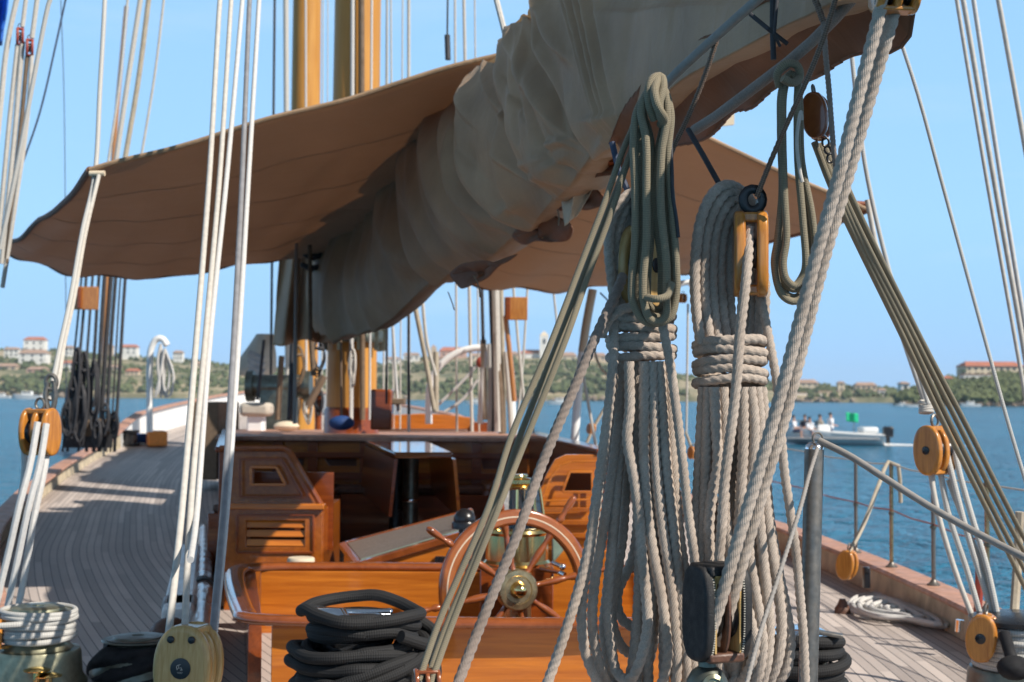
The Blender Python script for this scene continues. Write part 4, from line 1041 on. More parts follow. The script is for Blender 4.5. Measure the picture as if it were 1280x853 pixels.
# gear heap near mast foot
mb = MB(); q = P(427, 529, 15.2); mb.ball(q, .10, 16, 1.4, 1, .8); tag(build('gear_bag', mb, 'blue_cloth'), 'blue bag lying at the foot of the main mast', 'bag')
mb = MB(); q = P(478, 512, 14.9); mb.box(q, (.22, .3, .42)); tag(build('instrument_box', mb, 'teak_dark', bev=.02), 'small dark wooden box right of the main mast foot', 'box')
mb = MB(); q = P(484, 502, 14.9); mb.box((q.x + .05, q.y, q.z), (.28, .26, .06)); tag(build('box_lid', mb, 'line_brown', bev=.01), 'brown tray lying on the small dark box by the main mast', 'tray')
q = P(349, 483, 20); t = thing('anchor_windlass', (q.x, q.y, .25), 'dark anchor windlass left of the fore mast', 'windlass')
mb = MB(); mb.cyl((q.x - .35, q.y, q.z), (q.x + .35, q.y, q.z), .16, n=20); build('drum', mb, 'bronze_dark', t)
for s_ in (-.4, .4): mb = MB(); mb.cyl((q.x + s_ - .05, q.y, q.z), (q.x + s_ + .05, q.y, q.z), .22, n=20); build('gypsy', mb, 'bronze_dark', t)
mb = MB(); mb.box((q.x, q.y, (q.z + .2) / 2), (.5, .3, q.z - .2)); build('stand', mb, 'bronze_dark', t, bev=.02)
q = P(321, 512, 18); t = thing('vent_box', (q.x, q.y, .2), 'off white padded box on the deck left of the masts', 'box')
mb = MB(); mb.box((q.x, q.y, q.z), (.38, .4, .17)); build('cushion', mb, 'offwhite_cloth', t, bev=.05)
mb = MB(); mb.box((q.x, q.y, (q.z - .1) / 2 + .1), (.2, .25, q.z - .25)); build('base', mb, 'white_paint', t, bev=.02)
mb = MB(); q = P(358, 533, 17.5); mb.ball(q, .09, 12, 1.8, 1, .7); tag(build('tan_pad', mb, 'wall_cream'), 'small tan pad lying on the deckhouse roof', 'pad')
mb = MB()
rows = []
for i in range(14):
    t_ = i / 13; c = P(318 + 14 * t_, 470 - 52 * t_ ** .8, 24)
    rr = .36 * (1 - .55 * t_) * (.75 if i == 0 else 1)
    rows.append([c + Vector((rr * math.cos(a) * (1 + .06 * math.sin(2 * a + i * .4)), rr * math.sin(a), 0)) for a in np.linspace(0, 2 * math.pi, 18)])
mb.sheet(rows); tag(build('furled_jib', mb, 'offwhite_cloth', smooth=180), 'whitish furled headsail bundle left of the fore mast', 'sail')
for k in range(4):
    mb = MB(); a = P(311, 442 + k * 7, 23); b_ = P(330, 450 + k * 8, 23); mb.sweep([a, b_], .06, 8); tag(build('fender', mb, 'grey_cover'), ['topmost', 'second', 'third', 'lowest'][k] + ' grey fender of the stack below the furled headsail', 'fender', 'grey fenders by the fore mast')

# ------------------------------------------------------------------ bow gear
def bitt(px, y, d, hpx, r, mt_, label):
    q = P(px, y, d); h = hpx / F * d; mb = MB(); mb.lathe([(r * 1.5, -.02), (r * 1.5, .03), (r, .05), (r, h * .8), (r * 1.4, h * .85), (r * 1.4, h), (0, h)], q, n=16); return tag(build('bitt', mb, mt_), label, 'bitt')
bitt(163, 556, 27, 18, .12, 'black_plastic', 'black mooring bitt at the white port bulwark')
bitt(260, 552, 28, 15, .12, 'bronze_dark', 'dark bitt behind the white vertical ropes')
mb = MB(); q = P(196, 548, 27); mb.box(q, (.35, .8, .28), rotz=.3); tag(build('deck_locker', mb, 'orange_paint', bev=.03), 'orange wooden locker on the foredeck', 'locker')
mb = MB(); q = P(178, 548, 27.5); mb.box(q, (.5, .4, .18)); tag(build('folded_tarp', mb, 'blue_cloth', bev=.05), 'folded blue tarpaulin against the port bulwark', 'tarpaulin')
mb = MB(); q = P(270, 560, 19); mb.box((q.x, q.y, .75), (.34, 1.4, 1.0)); tag(build('deck_locker', mb, 'line_brown', bev=.02), 'tall brown locker left of the deckhouse', 'locker')
# white anchor davit, port
dv = thing('davit', P(187, 535, 24), 'white curved davit hung with white ropes on the port rail', 'davit')
mb = MB(); tube(mb, PL([(187, 540), (187, 500), (187, 460), (189, 436), (196, 424), (203, 424), (209, 432)], 24), .055, 12); build('tube', mb, 'white_paint', dv)
mb = MB()
for i, (a, b_) in enumerate([(201, 206), (203, 212), (205, 217), (199, 200)]):
    tube(mb, PL([(201, 430), (a - 2, 450), (a, 485), (b_ - 6, 498), (b_, 470), (206, 436)], 23.9 - .03 * i), .022, 6, .1)
tag(build('rope_coil', mb, 'line_white'), 'bundle of white rope hanging in the port davit', 'rope coil')
# white hoop davit, starboard
dv = thing('davit', P(536, 515, 17), 'white arched tubular hoop behind the raised backrest', 'davit')
mb = MB(); tube(mb, PL([(536, 530), (536, 500), (538, 480), (546, 462), (560, 448), (580, 438), (602, 435), (622, 439), (636, 455), (640, 500), (641, 540)], 17), .042, 12); build('tube', mb, 'white_paint', dv)
line('rope', PL([(548, 506), (574, 481), (598, 455)], 16.9), .018, 'line_white', 'white rope slanting up inside the white hoop, upper one')
line('rope', PL([(556, 515), (578, 500), (597, 475)], 16.9), .018, 'line_white', 'white rope slanting up inside the white hoop, lower one')
mb = MB(); q = P(600, 453, 16.9); mb.ball(q, .05, 12, 1, 1, 1.3); tag(build('small_block', mb, 'red_paint'), 'small red block at the top of the white hoop ropes', 'block')
# white post
ps = thing('white_post', P(719, 556, 13), 'tall off white post rising behind the olive ropes to the awning', 'post')
mb = MB(); mb.sweep(spline(PL([(718, 558), (722, 500), (730, 420), (741, 362)], 13), .2), [.042], 12) if False else tube(mb, PL([(717, 575), (722, 500), (730, 425), (741, 362)], 13), .038, 12); build('tube', mb, 'white_paint', ps)
mb = MB(); tube(mb, PL([(728, 440), (733, 405), (741, 362)], 13), .0395, 12); build('sleeve', mb, 'wall_cream', ps)

# ------------------------------------------------------------------ block builder
def oval(mb, c, ax, up, w, h, th, n=36, e=2.3, rnd=.25):
    ax = Vector(ax).normalized(); up = Vector(up); up = (up - ax * up.dot(ax)).normalized(); sd = ax.cross(up)
    lay = [(-.5, .80), (-.47, .90), (-.38, .97), (-.2, 1), (.2, 1), (.38, .97), (.47, .90), (.5, .80)]
    rows = []
    for o, k in lay:
        row = []
        for i in range(n + 1):
            a = 2 * math.pi * i / n; ca, sa = math.cos(a), math.sin(a)
            x = abs(ca) ** (2 / e) * math.copysign(1, ca); y = abs(sa) ** (2 / e) * math.copysign(1, sa)
            kk = 1 - (1 - k) * rnd * 4 * min(1, .25 / rnd) if False else k
            row.append(Vector(c) + sd * (x * w / 2 * kk) + up * (y * h / 2 * (1 - (1 - kk) * w / h)) + ax * (o * th))
        rows.append(row)
    mb.sheet(rows)
    for k in (0, -1):
        mb.add(rows[k][:-1], [tuple(range(n)) if k else tuple(range(n - 1, -1, -1))])
    return mb
def block(c, ax, up, w, h, t, g, n, label, mat='block_wood', name='pulley_block', strap=True, pin=.16, e=2.2, crown=.10, group=None, shv='black_plastic', pinm='black_plastic', eye=True):
    c = Vector(c); ax = Vector(ax).normalized(); up = Vector(up); up = (up - ax * up.dot(ax)).normalized(); sd = ax.cross(up)
    T = (n + 1) * t + n * g; r = thing(name, c, label, 'pulley block', group)
    for i in range(n + 1):
        o = -T / 2 + t / 2 + i * (t + g); k = 1 if i in (0, n) else .94
        mb = MB(); oval(mb, c + ax * o, ax, up, w * k, h * k, t, e=e); build('cheek', mb, mat, r, smooth=50)
    M = Matrix((ax, sd, up)).transposed()
    for s_ in (1, -1):
        mb = MB(); mb.box(c + up * (s_ * h * (.5 - crown / 2 - .02)), (T - t, w * .5, h * crown), rot=M); build('crown', mb, mat, r, bev=min(.006, h * .03))
    for i in range(n):
        o = -T / 2 + t + g / 2 + i * (t + g)
        mb = MB(); mb.lathe([(0, -g * .42), (w * .40, -g * .42), (w * .36, -g * .1), (w * .36, g * .1), (w * .40, g * .42), (0, g * .42)], c + ax * o, ax, 28); build('sheave', mb, shv, r)
    if pin:
        for s_ in (1, -1):
            mb = MB(); mb.lathe([(0, -.002), (w * pin, -.002), (w * pin, .0025), (w * pin * .8, .004), (0, .004)], c + ax * (s_ * T / 2), ax * s_, 24); build('pin', mb, pinm, r)
    if eye:
        mb = MB(); q = c + up * (h * .5 + w * .13); mb.sweep(spline([q + ax * (w * .17 * math.cos(a)) + up * (w * .19 * math.sin(a)) for a in np.linspace(0, 2 * math.pi, 13)[:-1]], .004, True), w * .045, 8, closed=True); build('shackle', mb, 'steel', r)
    return r

# ------------------------------------------------------------------ port backstay tackle and distant port rigging
yawv = lambda deg: Vector((math.cos(R(deg)), math.sin(R(deg)), 0))
block(P(50, 540, 7), yawv(-18), Vector((-.1, 0, 1)), .145, .235, .028, .036, 2, 'honey coloured double block hanging over the port deck', pin=0)
for i, pts in enumerate([[(47, 528, 6.9), (38, 580, 6.85), (24, 633, 6.8), (11, 690, 6.8), (0, 735, 6.8), (-8, 775, 6.8)], [(58, 530, 6.9), (50, 580, 6.85), (36, 633, 6.8), (22, 700, 6.8), (8, 765, 6.8), (2, 790, 6.8)], [(61, 545, 7.05), (55, 590, 6.95), (44, 640, 6.9), (34, 700, 6.85), (22, 765, 6.8)], [(30, 560, 7.1), (31, 590, 7.1), (24, 630, 7.1), (8, 700, 7), (-6, 760, 6.9)]]):
    line('tackle_rope', PL(pts), .0165, 'line_white', ['outermost left', 'second', 'third', 'rearmost thin shaded'][i] + ' white rope falling from the port double block', group='falls of the port tackle')
line('backstay', PL([(131, -20, 8.6), (131, 0, 8.5), (125, 110, 8.3), (119, 216, 8.05), (103, 290, 7.7), (88, 375, 7.4), (76, 430, 7.2), (66, 478, 7.05)]), .0135, 'braid_white', 'white runner rope passing the port awning tip down to the double block')
line('backstay', PL([(124, 218, 8), (107, 290, 7.75), (92, 375, 7.45), (80, 430, 7.25), (69, 490, 7.02), (62, 500, 7)]), .012, 'line_pale', 'beige lashing line from the port awning tip to the double block')
mb = MB(); tube(mb, PL([(60, 478), (57, 495), (60, 512)], 7.0), .014, 8); tube(mb, PL([(68, 478), (69, 498), (66, 512)], 7.0), .014, 8); mb.sweep(spline([P(64, 478 + 9 * math.sin(a), 7) + Vector((.026 * math.cos(a), 0, 0)) for a in np.linspace(0, 6.28, 13)[:-1]], .01, True), .011, 8, closed=True)
tag(build('shackle', mb, 'steel'), 'steel shackle above the port double block', 'shackle')
for i, (pts, r, mt_, lb) in enumerate([
    ([(66, -10, 8), (62, 0, 8), (40, 110, 8), (20, 215, 8), (0, 312, 8)], .014, 'braid_white', 'thick white rope crossing the top left corner'),
    ([(83, -5, 14), (70, 55, 14), (50, 140, 14), (27, 208, 14)], .010, 'line_blue', 'thin grey blue line right of the thick white rope at the left'),
    ([(76, 0, 20), (80, 120, 20), (83, 500, 20)], .006, 'line_blue', 'faint thin wire between the left ropes'),
    ([(22, -5, 11), (14, 30, 11), (7, 70, 11), (2, 120, 11), (-4, 180, 11)], .022, 'line_pale', 'pale stay beside the blue flag'),
    ([(33, -5, 11), (28, 34, 11)], .018, 'line_pale', 'pale strop above the left red block'), ([(47, -5, 11), (40, 48, 11)], .020, 'line_pale', 'pale strop above the right red block'),
    ([(22, 56, 11), (12, 150, 11), (-2, 300, 11)], .020, 'line_pale', 'first pale fall below the red blocks'), ([(28, 52, 11), (20, 150, 11), (2, 330, 11)], .022, 'line_pale', 'second pale fall below the red blocks'),
    ([(34, 70, 11), (27, 150, 11), (8, 330, 11)], .018, 'line_brown', 'brownish fall below the red blocks'), ([(40, 68, 11), (34, 150, 11), (20, 250, 11), (3, 360, 11)], .018, 'line_pale', 'rightmost pale fall below the red blocks')]):
    line('stay' if i in (2, 3) else 'rope', PL(pts), r, mt_, lb)
for px, py, lb in ((25, 46, 'left'), (37, 60, 'right')):
    block(P(px, py, 11), yawv(20), (0, 0, 1), .095, .14, .02, .02, 1, lb + ' small dark red block high in the port rigging', mat='red_paint', name='small_block', pin=0)
mb = MB(); rows = [[P(-22 + 33 * (i / 9) * (1 - .25 * j / 7), -14 + j * 10.2, 11.4 + .15 * math.sin(i * 1.1 + j * .4)) for j in range(8)] for i in range(10)]
mb.sheet(rows, .01); tag(build('signal_flag', mb, 'blue_flag', smooth=180), 'blue flag corner at the top left', 'flag')
for x, pts, r, mt_, lb in [(0, [(177, -10), (160, 100), (144, 208)], .03, 'line_pale', 'left pale backstay beside the distant varnished mast'), (0, [(187, -10), (173, 100), (155, 206)], .03, 'rope_far', 'right tan backstay beside the distant varnished mast'), (0, [(206, -10), (194, 90), (176, 200)], .015, 'line_pale', 'faint pale stay above the awning'), (0, [(160, -5), (150, 100), (135, 205)], .015, 'line_pale', 'thin pale stay touching the distant mast')]:
    line('stay', PL(pts, 16), r, mt_, lb)
# port shroud cluster
sh = thing('port_shrouds', P(110, 560, 21), 'dark cluster of port shrouds with lanyards and coils', 'shrouds')
for i, (a, b_, c, r) in enumerate([(106, 100, 84, .022), (114, 109, 98, .02), (122, 118, 108, .025), (129, 125, 117, .03), (137, 132, 124, .035), (143, 138, 132, .028), (155, 151, 143, .025), (100, 93, 78, .016), (149, 145, 138, .014)]):
    mb = MB(); tube(mb, PL([(a + 3, 330), (a, 370), (b_, 440), (c, 565)], 21 + .1 * (i % 3)), r, 6, .3); build('shroud', mb, 'line_dark', sh)
for i in range(7):
    px = 84 + i * 9; mb = MB(); mb.lathe([(0, -.05), (.11, -.05), (.13, 0), (.11, .05), (0, .05)], P(px, 533 + (i % 2) * 3, 21), (0, 1, .1), 16); build('deadeye', mb, 'line_brown', sh)
    mb = MB()
    for k in range(3): tube(mb, [P(px - 3 + 3 * k, 535, 20.98), P(px - 5 + 3 * k, 560, 20.98)], .018, 6, .3)
    build('lanyard', mb, 'line_dark', sh)
for i, (px, y, L_, wd) in enumerate([(98, 435, .9, .22), (106, 440, 1.1, .22), (92, 470, .8, .26), (118, 450, .9, .2), (86, 500, .5, .25), (102, 480, .8, .3), (132, 505, .4, .2), (143, 515, .35, .18), (122, 525, .35, .2)]):
    hung_coil(px, y, 20.8, L_ * 1.15, wd * .7, .016, 'line_dark', ['tallest dark coil on the port shrouds', 'long dark coil beside the tallest one on the port shrouds', 'dark coil low at the left of the port shrouds', 'dark coil in the middle of the port shrouds', 'small dark coil at the lower left of the port shrouds', 'wide dark coil low on the port shrouds', 'small dark coil on the right port shrouds', 'rightmost small dark coil on the port shrouds', 'small dark coil just above the port deadeyes'][i], 5)
mb = MB(); q = P(106, 373, 20.9); mb.box(q, (.40, .05, .34)); lb = thing('light_board', q, 'orange varnished port light board lashed in the shrouds', 'light board'); build('board', mb, 'block_far', lb, bev=.01)
mb = MB(); mb.box((q.x - .06, q.y - .06, q.z), (.05, .06, .3)); build('batten', mb, 'teak_dark', lb, bev=.005)
# starboard shroud cluster
sh = thing('starboard_shrouds', P(620, 540, 16.3), 'pale and tan starboard shrouds bundled before the far shore', 'shrouds')
for i, (pts, r, mt_) in enumerate([([(602, 350), (604, 430)], .02, 'line_dark'), ([(604, 425), (606, 525)], .035, 'rope_far'), ([(612, 350), (615, 440), (616, 540)], .018, 'line_dark'), ([(619, 350), (621, 440), (623, 540)], .045, 'line_pale'), ([(626, 350), (628, 430), (630, 540)], .028, 'rope_far'), ([(612, 430), (613, 490), (612, 540)], .03, 'line_white'), ([(622, 455), (626, 500), (628, 545)], .04, 'line_brown'), ([(641, 350), (648, 430), (655, 500)], .016, 'line_pale'), ([(660, 350), (654, 450), (645, 545)], .014, 'line_pale'), ([(632, 440), (637, 500), (640, 548)], .03, 'line_pale'), ([(606, 440), (602, 500), (600, 530)], .035, 'line_white')]):
    mb = MB(); tube(mb, PL(pts, 16.3 + .08 * (i % 3)), r, 8, .3); build('shroud', mb, mt_, sh)
mb = MB(); tube(mb, PL([(632, 395), (638, 450), (643, 502)], 16.1), .03, 8); tag(build('boat_hook', mb, 'block_far'), 'orange varnished pole standing in the starboard shrouds', 'pole')
mb = MB(); q = P(645, 386, 16); mb.box(q, (.26, .05, .26)); lb = thing('light_board', q, 'orange varnished starboard light board under the awning edge', 'light board'); build('board', mb, 'block_far', lb, bev=.008)
mb = MB(); mb.box((q.x - .09, q.y - .045, q.z), (.05, .04, .25)); build('batten', mb, 'teak_dark', lb, bev=.005)
for i, (pts, d, r, mt_, lb) in enumerate([
    ([(511, 372), (511, 518)], 14.5, .013, 'line_dark', 'straight dark stay right of the main mast'), ([(484, 400), (483, 505)], 14.6, .012, 'line_dark', 'short dark stay beside the main mast'),
    ([(491, 410), (494, 460), (498, 515)], 15, .016, 'line_white', 'pale line leaning beside the main mast'), ([(519, 384), (532, 450), (543, 514)], 15, .026, 'rope_far', 'tan rope slanting down across the white hoop leg'),
    ([(528, 375), (534, 430), (545, 470)], 15, .018, 'line_pale', 'pale rope joining the slanting tan rope'), ([(545, 440), (545, 515)], 15.2, .03, 'rope_far', 'short tan rope beside the white hoop leg'),
    ([(738, 420), (752, 462), (770, 475)], 13, .012, 'rope_far', 'thin tan line left of the first hank'), ([(728, 465), (740, 530), (748, 575)], 12.5, .013, 'line_pale', 'pale line below the white post'),
    ([(775, 480), (742, 535), (725, 575)], 12.8, .014, 'rope_far', 'tan rope crossing low behind the first hank'), ([(860, 380), (858, 540)], 12, .009, 'line_pale', 'thin pale line between the two hanks'),
    ([(857, 540), (870, 575), (880, 600)], 12, .012, 'rope_far', 'short tan line between the two hanks'), ([(744, 366), (733, 430)], 13.5, .007, 'line_blue', 'thin blue grey line right of the white post'),
    ([(750, 366), (762, 378), (775, 392)], 13.5, .008, 'line_blue', 'short blue grey line under the awning'), ([(692, 365), (698, 420)], 15, .012, 'line_pale', 'pale line under the starboard awning edge'),
    ([(668, 545), (660, 500), (672, 520)], 13, .011, 'line_pale', 'short pale line at the deckhouse corner'), ([(1021, 520), (1020, 560)], 12, .005, 'line_pale', 'thin line by the steel post')]):
    if i == 15: continue
    line('line', PL(pts, d), r, mt_, lb)
for px, py, d, hpx, lb in ((739, 536, 12.6, 13, 'small orange block low behind the first hank'), (866, 566, 12, 16, 'small orange block between the two hanks over the water'), (853, 373, 12, 12, 'tiny orange block hanging under the awning between the hanks')):
    block(P(px, py, d), yawv(35), (0.3, 0, 1), hpx / F * d * .75, hpx / F * d, .022, .02, 1, lb, mat='block_far', name='small_block', pin=0)
line('rail_hoop', PL([(842, 362), (850, 355), (862, 353), (868, 362)], 14), .03, 'white_paint', 'small white curved tube under the awning between the hanks', 'tube')

# ------------------------------------------------------------------ awning
aft = [P(112, 216, 8.0), P(250, 176, 8.0), P(400, 131, 8.0), P(520, 98, 8.0), P(636, 66, 8.0), P(750, 112, 8.3), P(870, 168, 8.6), P(980, 213, 8.8), P(1086, 258, 9.0)]
fw = [P(-3, 305, 14), P(50, 330, 14), P(150, 346, 14), P(280, 334, 14), P(400, 318, 14), P(520, 330, 14), P(600, 356, 14), P(740, 357, 14), P(862, 334, 14)]
def rs(pts, n): 
    s_ = spline(pts, .05); k = np.linspace(0, len(s_) - 1, n); return [Vector(s_[int(round(i))]) for i in k]
n = 120; A_ = []; B_ = []
ua = np.linspace(0, 8, n)
lin = lambda pts, u: pts[int(min(u, 7.9999))].lerp(pts[int(min(u, 7.9999)) + 1], u - int(min(u, 7.9999)))
fs = rs(fw, n); rows = []
NV = 44
for j in range(NV):
    v = j / (NV - 1); row = []
    for i in range(n):
        u = ua[i]; a = lin(aft, u); b_ = fs[i]; p = a.lerp(b_, v)
        sag = .06 * math.sin(math.pi * v) * (.4 + .6 * abs(math.sin(math.pi * u / 4)))
        side = min(u, 8 - u)
        p.z += -sag + .012 * noise.noise(Vector((p.x * 1.5, p.y * .6, 1))) * 3 + .015 * math.sin(u * 9 + 3 * v) * v
        if side < .6:
            e = 1 - side / .6; p.z -= .035 * e * abs(math.sin(v * 6.5)) * (.5 + v); p.x += (1 if u < 4 else -1) * .06 * e * math.sin(math.pi * v) 
        if v > .9: p.z += -.03 * (v - .9) * 10 * (.6 + .4 * math.sin(u * 8))
        row.append(p)
    rows.append(row)
aw = thing('awning', P(640, 66, 8), 'wide brown canvas awning spread over the deck on both sides of the boom', 'awning')
mb = MB(); mb.sheet(rows, .006); build('cloth', mb, 'awning_canvas', aw, smooth=180)
mb = MB(); mb.sweep(np.array([tuple(r) for r in rows[0]]), .014, 8); build('hem', mb, 'sail_canvas', aw)
mb = MB(); mb.sweep([rows[-1][i] + Vector((0, 0, .01)) for i in range(n)], [.02 + .008 * math.sin(i * .7) for i in range(n)], 8); build('hem', mb, 'brown_shade_canvas', aw)
for j in (0, -1):
    mb = MB(); mb.sweep([r[j] for r in rows], .02, 8); build('hem', mb, 'brown_shade_canvas', aw)
for j in (9, 18, 27, 36):
    mb = MB(); mb.sweep([r - Vector((0, 0, .004)) for r in rows[j]], .012, 6, sq=(.4, 1)); build('seam_tape', mb, 'awning_canvas', aw)
mb = MB(); mb.cyl(rows[0][-4] + Vector((-.1, 0, .0)), P(1092, 256, 9.0), .018); build('spreader_tip', mb, 'teak_dark', aw)
mb = MB(); mb.cyl(P(131, 217, 8), P(112, 217, 8), .016); build('spreader_tip', mb, 'wall_cream', aw)

# ------------------------------------------------------------------ boom with furled mainsail
def BX(d): return .04 - .195 * (d - 6.6)
ST = [ # d, ztop, zbot, wport, wstbd, shear
 (2.6, 3.35, 2.42, .30, .16), (3.2, 3.30, 2.38, .30, .14), (3.8, 3.22, 2.36, .29, .14), (4.3, 3.15, 2.31, .28, .13), (4.8, 3.10, 2.22, .28, .13), (5.3, 3.10, 2.13, .30, .13),
 (6, 3.12, 2.10, .30, .17), (6.8, 3.12, 2.08, .31, .17), (7.5, 3.12, 2.06, .32, .16), (8.5, 3.17, 2.06, .32, .15), (10, 3.32, 2.08, .30, .15), (12, 3.50, 2.07, .30, .15), (14, 3.72, 2.03, .38, .18), (15.4, 3.9, 2.0, .62, .2)]
SA = np.array(ST)
# section lines of the bundle, top to bottom on the port side: cloth hangs forward at the top, aft at the foot
SEC = [
 (14.8, 14.3, [(447, 209), (420, 245), (400, 300), (390, 359), (396, 413)]),
 (13.6, 13.0, [(470, 186), (450, 230), (432, 290), (418, 360), (424, 419)]),
 (12.2, 11.6, [(503, 163), (484, 215), (470, 285), (460, 350), (474, 407)]),
 (10.8, 9.8, [(530, 144), (510, 200), (505, 250), (515, 318), (541, 354)]),
 (9.6, 8.6, [(554, 127), (532, 175), (534, 235), (556, 295), (590, 331)]),
 (8.5, 7.5, [(582, 106), (561, 146), (567, 205), (597, 255), (645, 296)]),
 (7.8, 7.0, [(601, 86), (588, 135), (596, 185), (626, 240), (668, 276)]),
 (7.2, 6.5, [(619, 66), (624, 120), (638, 172), (660, 225), (690, 256)]),
 (6.7, 6.0, [(640, 34), (650, 90), (668, 150), (688, 198), (716, 226)]),
 (6.2, 5.6, [(667, 0), (682, 60), (700, 115), (716, 165), (740, 199)]),
 (5.7, 5.2, [(712, -32), (726, 20), (738, 75), (750, 130), (766, 182)]),
 (5.2, 4.8, [(784, -62), (785, -10), (786, 45), (790, 100), (802, 148)]),
 (4.6, 4.3, [(860, -90), (856, -40), (850, 10), (846, 55), (848, 103)]),
 (4.1, 3.85, [(946, -115), (938, -70), (928, -25), (918, 20), (912, 68)]),
 (3.55, 3.35, [(1050, -140), (1036, -100), (1022, -60), (1010, -20), (1003, 22)]),
 (3.0, 2.85, [(1190, -170), (1170, -140), (1150, -110), (1132, -75), (1120, -40)])]
NK, NP, NB = 900, 130, 44
def resam(q_, n_):
    l_ = np.concatenate([[0], np.cumsum(np.linalg.norm(np.diff(q_, axis=0), axis=1))]); t_ = np.linspace(0, l_[-1], n_)
    return np.stack([np.interp(t_, l_, q_[:, i]) for i in range(3)], 1)
ctl = []
for dT, dB, pl in SEC:
    vs = [0, .25, .5, .75, 1]; bulge = [0, .10, .16, .12, 0]
    port = [P(x, y, dT + (dB - dT) * v - bz * .6) for (x, y), v, bz in zip(pl, vs, bulge)]
    T, B = port[0], port[-1]; w_ = .42 if dT > 6 else .30
    back = [B + Vector((.10, .06, .02)), B.lerp(T, .3) + Vector((w_ * .9, .20, 0)), B.lerp(T, .65) + Vector((w_ * .8, .16, 0)), T + Vector((.10, .04, -.03))]
    s1 = resam(spline(port, .004), NP)
    s2 = resam(spline([port[-1]] + back + [port[0]], .004), NB)
    ctl.append(np.concatenate([s1, s2[1:]]))
ctl = np.array(ctl); KK = np.linspace(0, len(SEC) - 1, NK)
def crk(k):
    i = int(min(k, len(SEC) - 1.00001)); t = k - i; g = lambda j: ctl[min(max(j, 0), len(SEC) - 1)]
    a_, b_, c_, d_ = g(i - 1), g(i), g(i + 1), g(i + 2)
    return .5 * (2 * b_ + (c_ - a_) * t + (2 * a_ - 5 * b_ + 4 * c_ - d_) * t * t + (3 * b_ - a_ - 3 * c_ + d_) * t ** 3)
SF = np.array([crk(k) for k in KK]); NT = SF.shape[1]
du_ = np.gradient(SF, axis=0); dv_ = np.gradient(SF, axis=1); NRM = np.cross(dv_, du_); NRM /= np.linalg.norm(NRM, axis=2)[..., None] + 1e-9
NRM *= -np.sign(NRM[:, :NP, 0].mean())
for _q in range(6):
    NRM = (NRM + np.roll(NRM, 3, 1) + np.roll(NRM, -3, 1)); NRM[3:-3] = NRM[3:-3] + NRM[:-6] + NRM[6:]; NRM /= np.linalg.norm(NRM, axis=2)[..., None] + 1e-9
Km = KK[:, None] * np.ones((1, NT)); Vm = np.ones((NK, 1)) * np.concatenate([np.linspace(0, 1, NP), np.linspace(1, 0, NB)[1:]])[None, :]
port_ = np.concatenate([np.ones(NP), np.full(NB - 1, .35)])[None, :]
DPX = np.interp(KK, range(len(SEC)), [s_[0] for s_ in SEC])[:, None] / F         # metres per pixel
DI = np.zeros_like(Km); rf = random.Random(12)
def fold(k0, v0, L_, w1, w2, A, skew=0.0, curv=0.0):
    """cloth fold: steep on one flank (w1), soft on the other (w2); sizes in section units, A in pixels"""
    w1 *= 1.6; w2 *= 1.3; L_ *= 1.25
    av = Vm - v0; Bx = (Km - k0) - skew * av - curv * av * av
    prof = np.where(Bx < 0, np.exp(-np.abs(Bx / w1) ** 1.4), np.exp(-np.abs(Bx / w2) ** 1.7))
    return A * 1.12 * DPX * prof * np.exp(-np.abs(av / L_) ** 3)
def tuck(v0, k0, L_, w1, w2, A, skew=0.0):
    """fold running along the boom"""
    ak = Km - k0; Bx = (Vm - v0) - skew * ak
    prof = np.where(Bx < 0, np.exp(-np.abs(Bx / w1) ** 1.4), np.exp(-np.abs(Bx / w2) ** 1.7))
    return A * DPX * prof * np.exp(-np.abs(ak / L_) ** 3)
GK = [(3.0, 0), (5.0, 0), (7.0, 0), (8.75, .25)]
for gk, sk_ in GK:
    E = Km - gk - sk_ * (Vm - .5) - .05 * np.sin(Vm * 9 + gk)
    DI -= DPX * (13 * np.exp(-(E / .05) ** 2) + 16 * np.exp(-(np.abs(E) / .38) ** 1.5))
# forward cloth: long parallel hanging folds
k_ = .1
while k_ < 4.9:
    DI += fold(k_, rf.uniform(.35, .7), rf.uniform(.4, .8), rf.uniform(.04, .07), rf.uniform(.10, .18), rf.uniform(8, 16), rf.uniform(-.25, .25), rf.uniform(-.7, .7)); k_ += rf.uniform(.17, .38)
# creases fanning from the gaskets
for gk, sk_ in GK:
    for m_ in range(9):
        sg = rf.choice((-1, 1)); v0 = rf.uniform(.12, .92)
        DI += fold(gk + sg * rf.uniform(.12, .8), v0, rf.uniform(.12, .4), rf.uniform(.03, .06), rf.uniform(.09, .2), rf.uniform(7, 15), sg * rf.uniform(-1.6, 1.6), rf.uniform(-1, 1))
for m_ in range(13):
    DI += fold(rf.uniform(5.2, 9.4), rf.uniform(.15, .95), rf.uniform(.08, .25), rf.uniform(.025, .05), rf.uniform(.07, .15), rf.choice((-1, 1)) * rf.uniform(5, 9), rf.uniform(-1.8, 1.8), rf.uniform(-2, 2))
for m_ in range(8):
    DI += tuck(rf.uniform(.78, .98), rf.uniform(5.3, 10), rf.uniform(.2, .6), rf.uniform(.01, .02), rf.uniform(.03, .05), rf.uniform(5, 12), rf.uniform(-.12, .12))
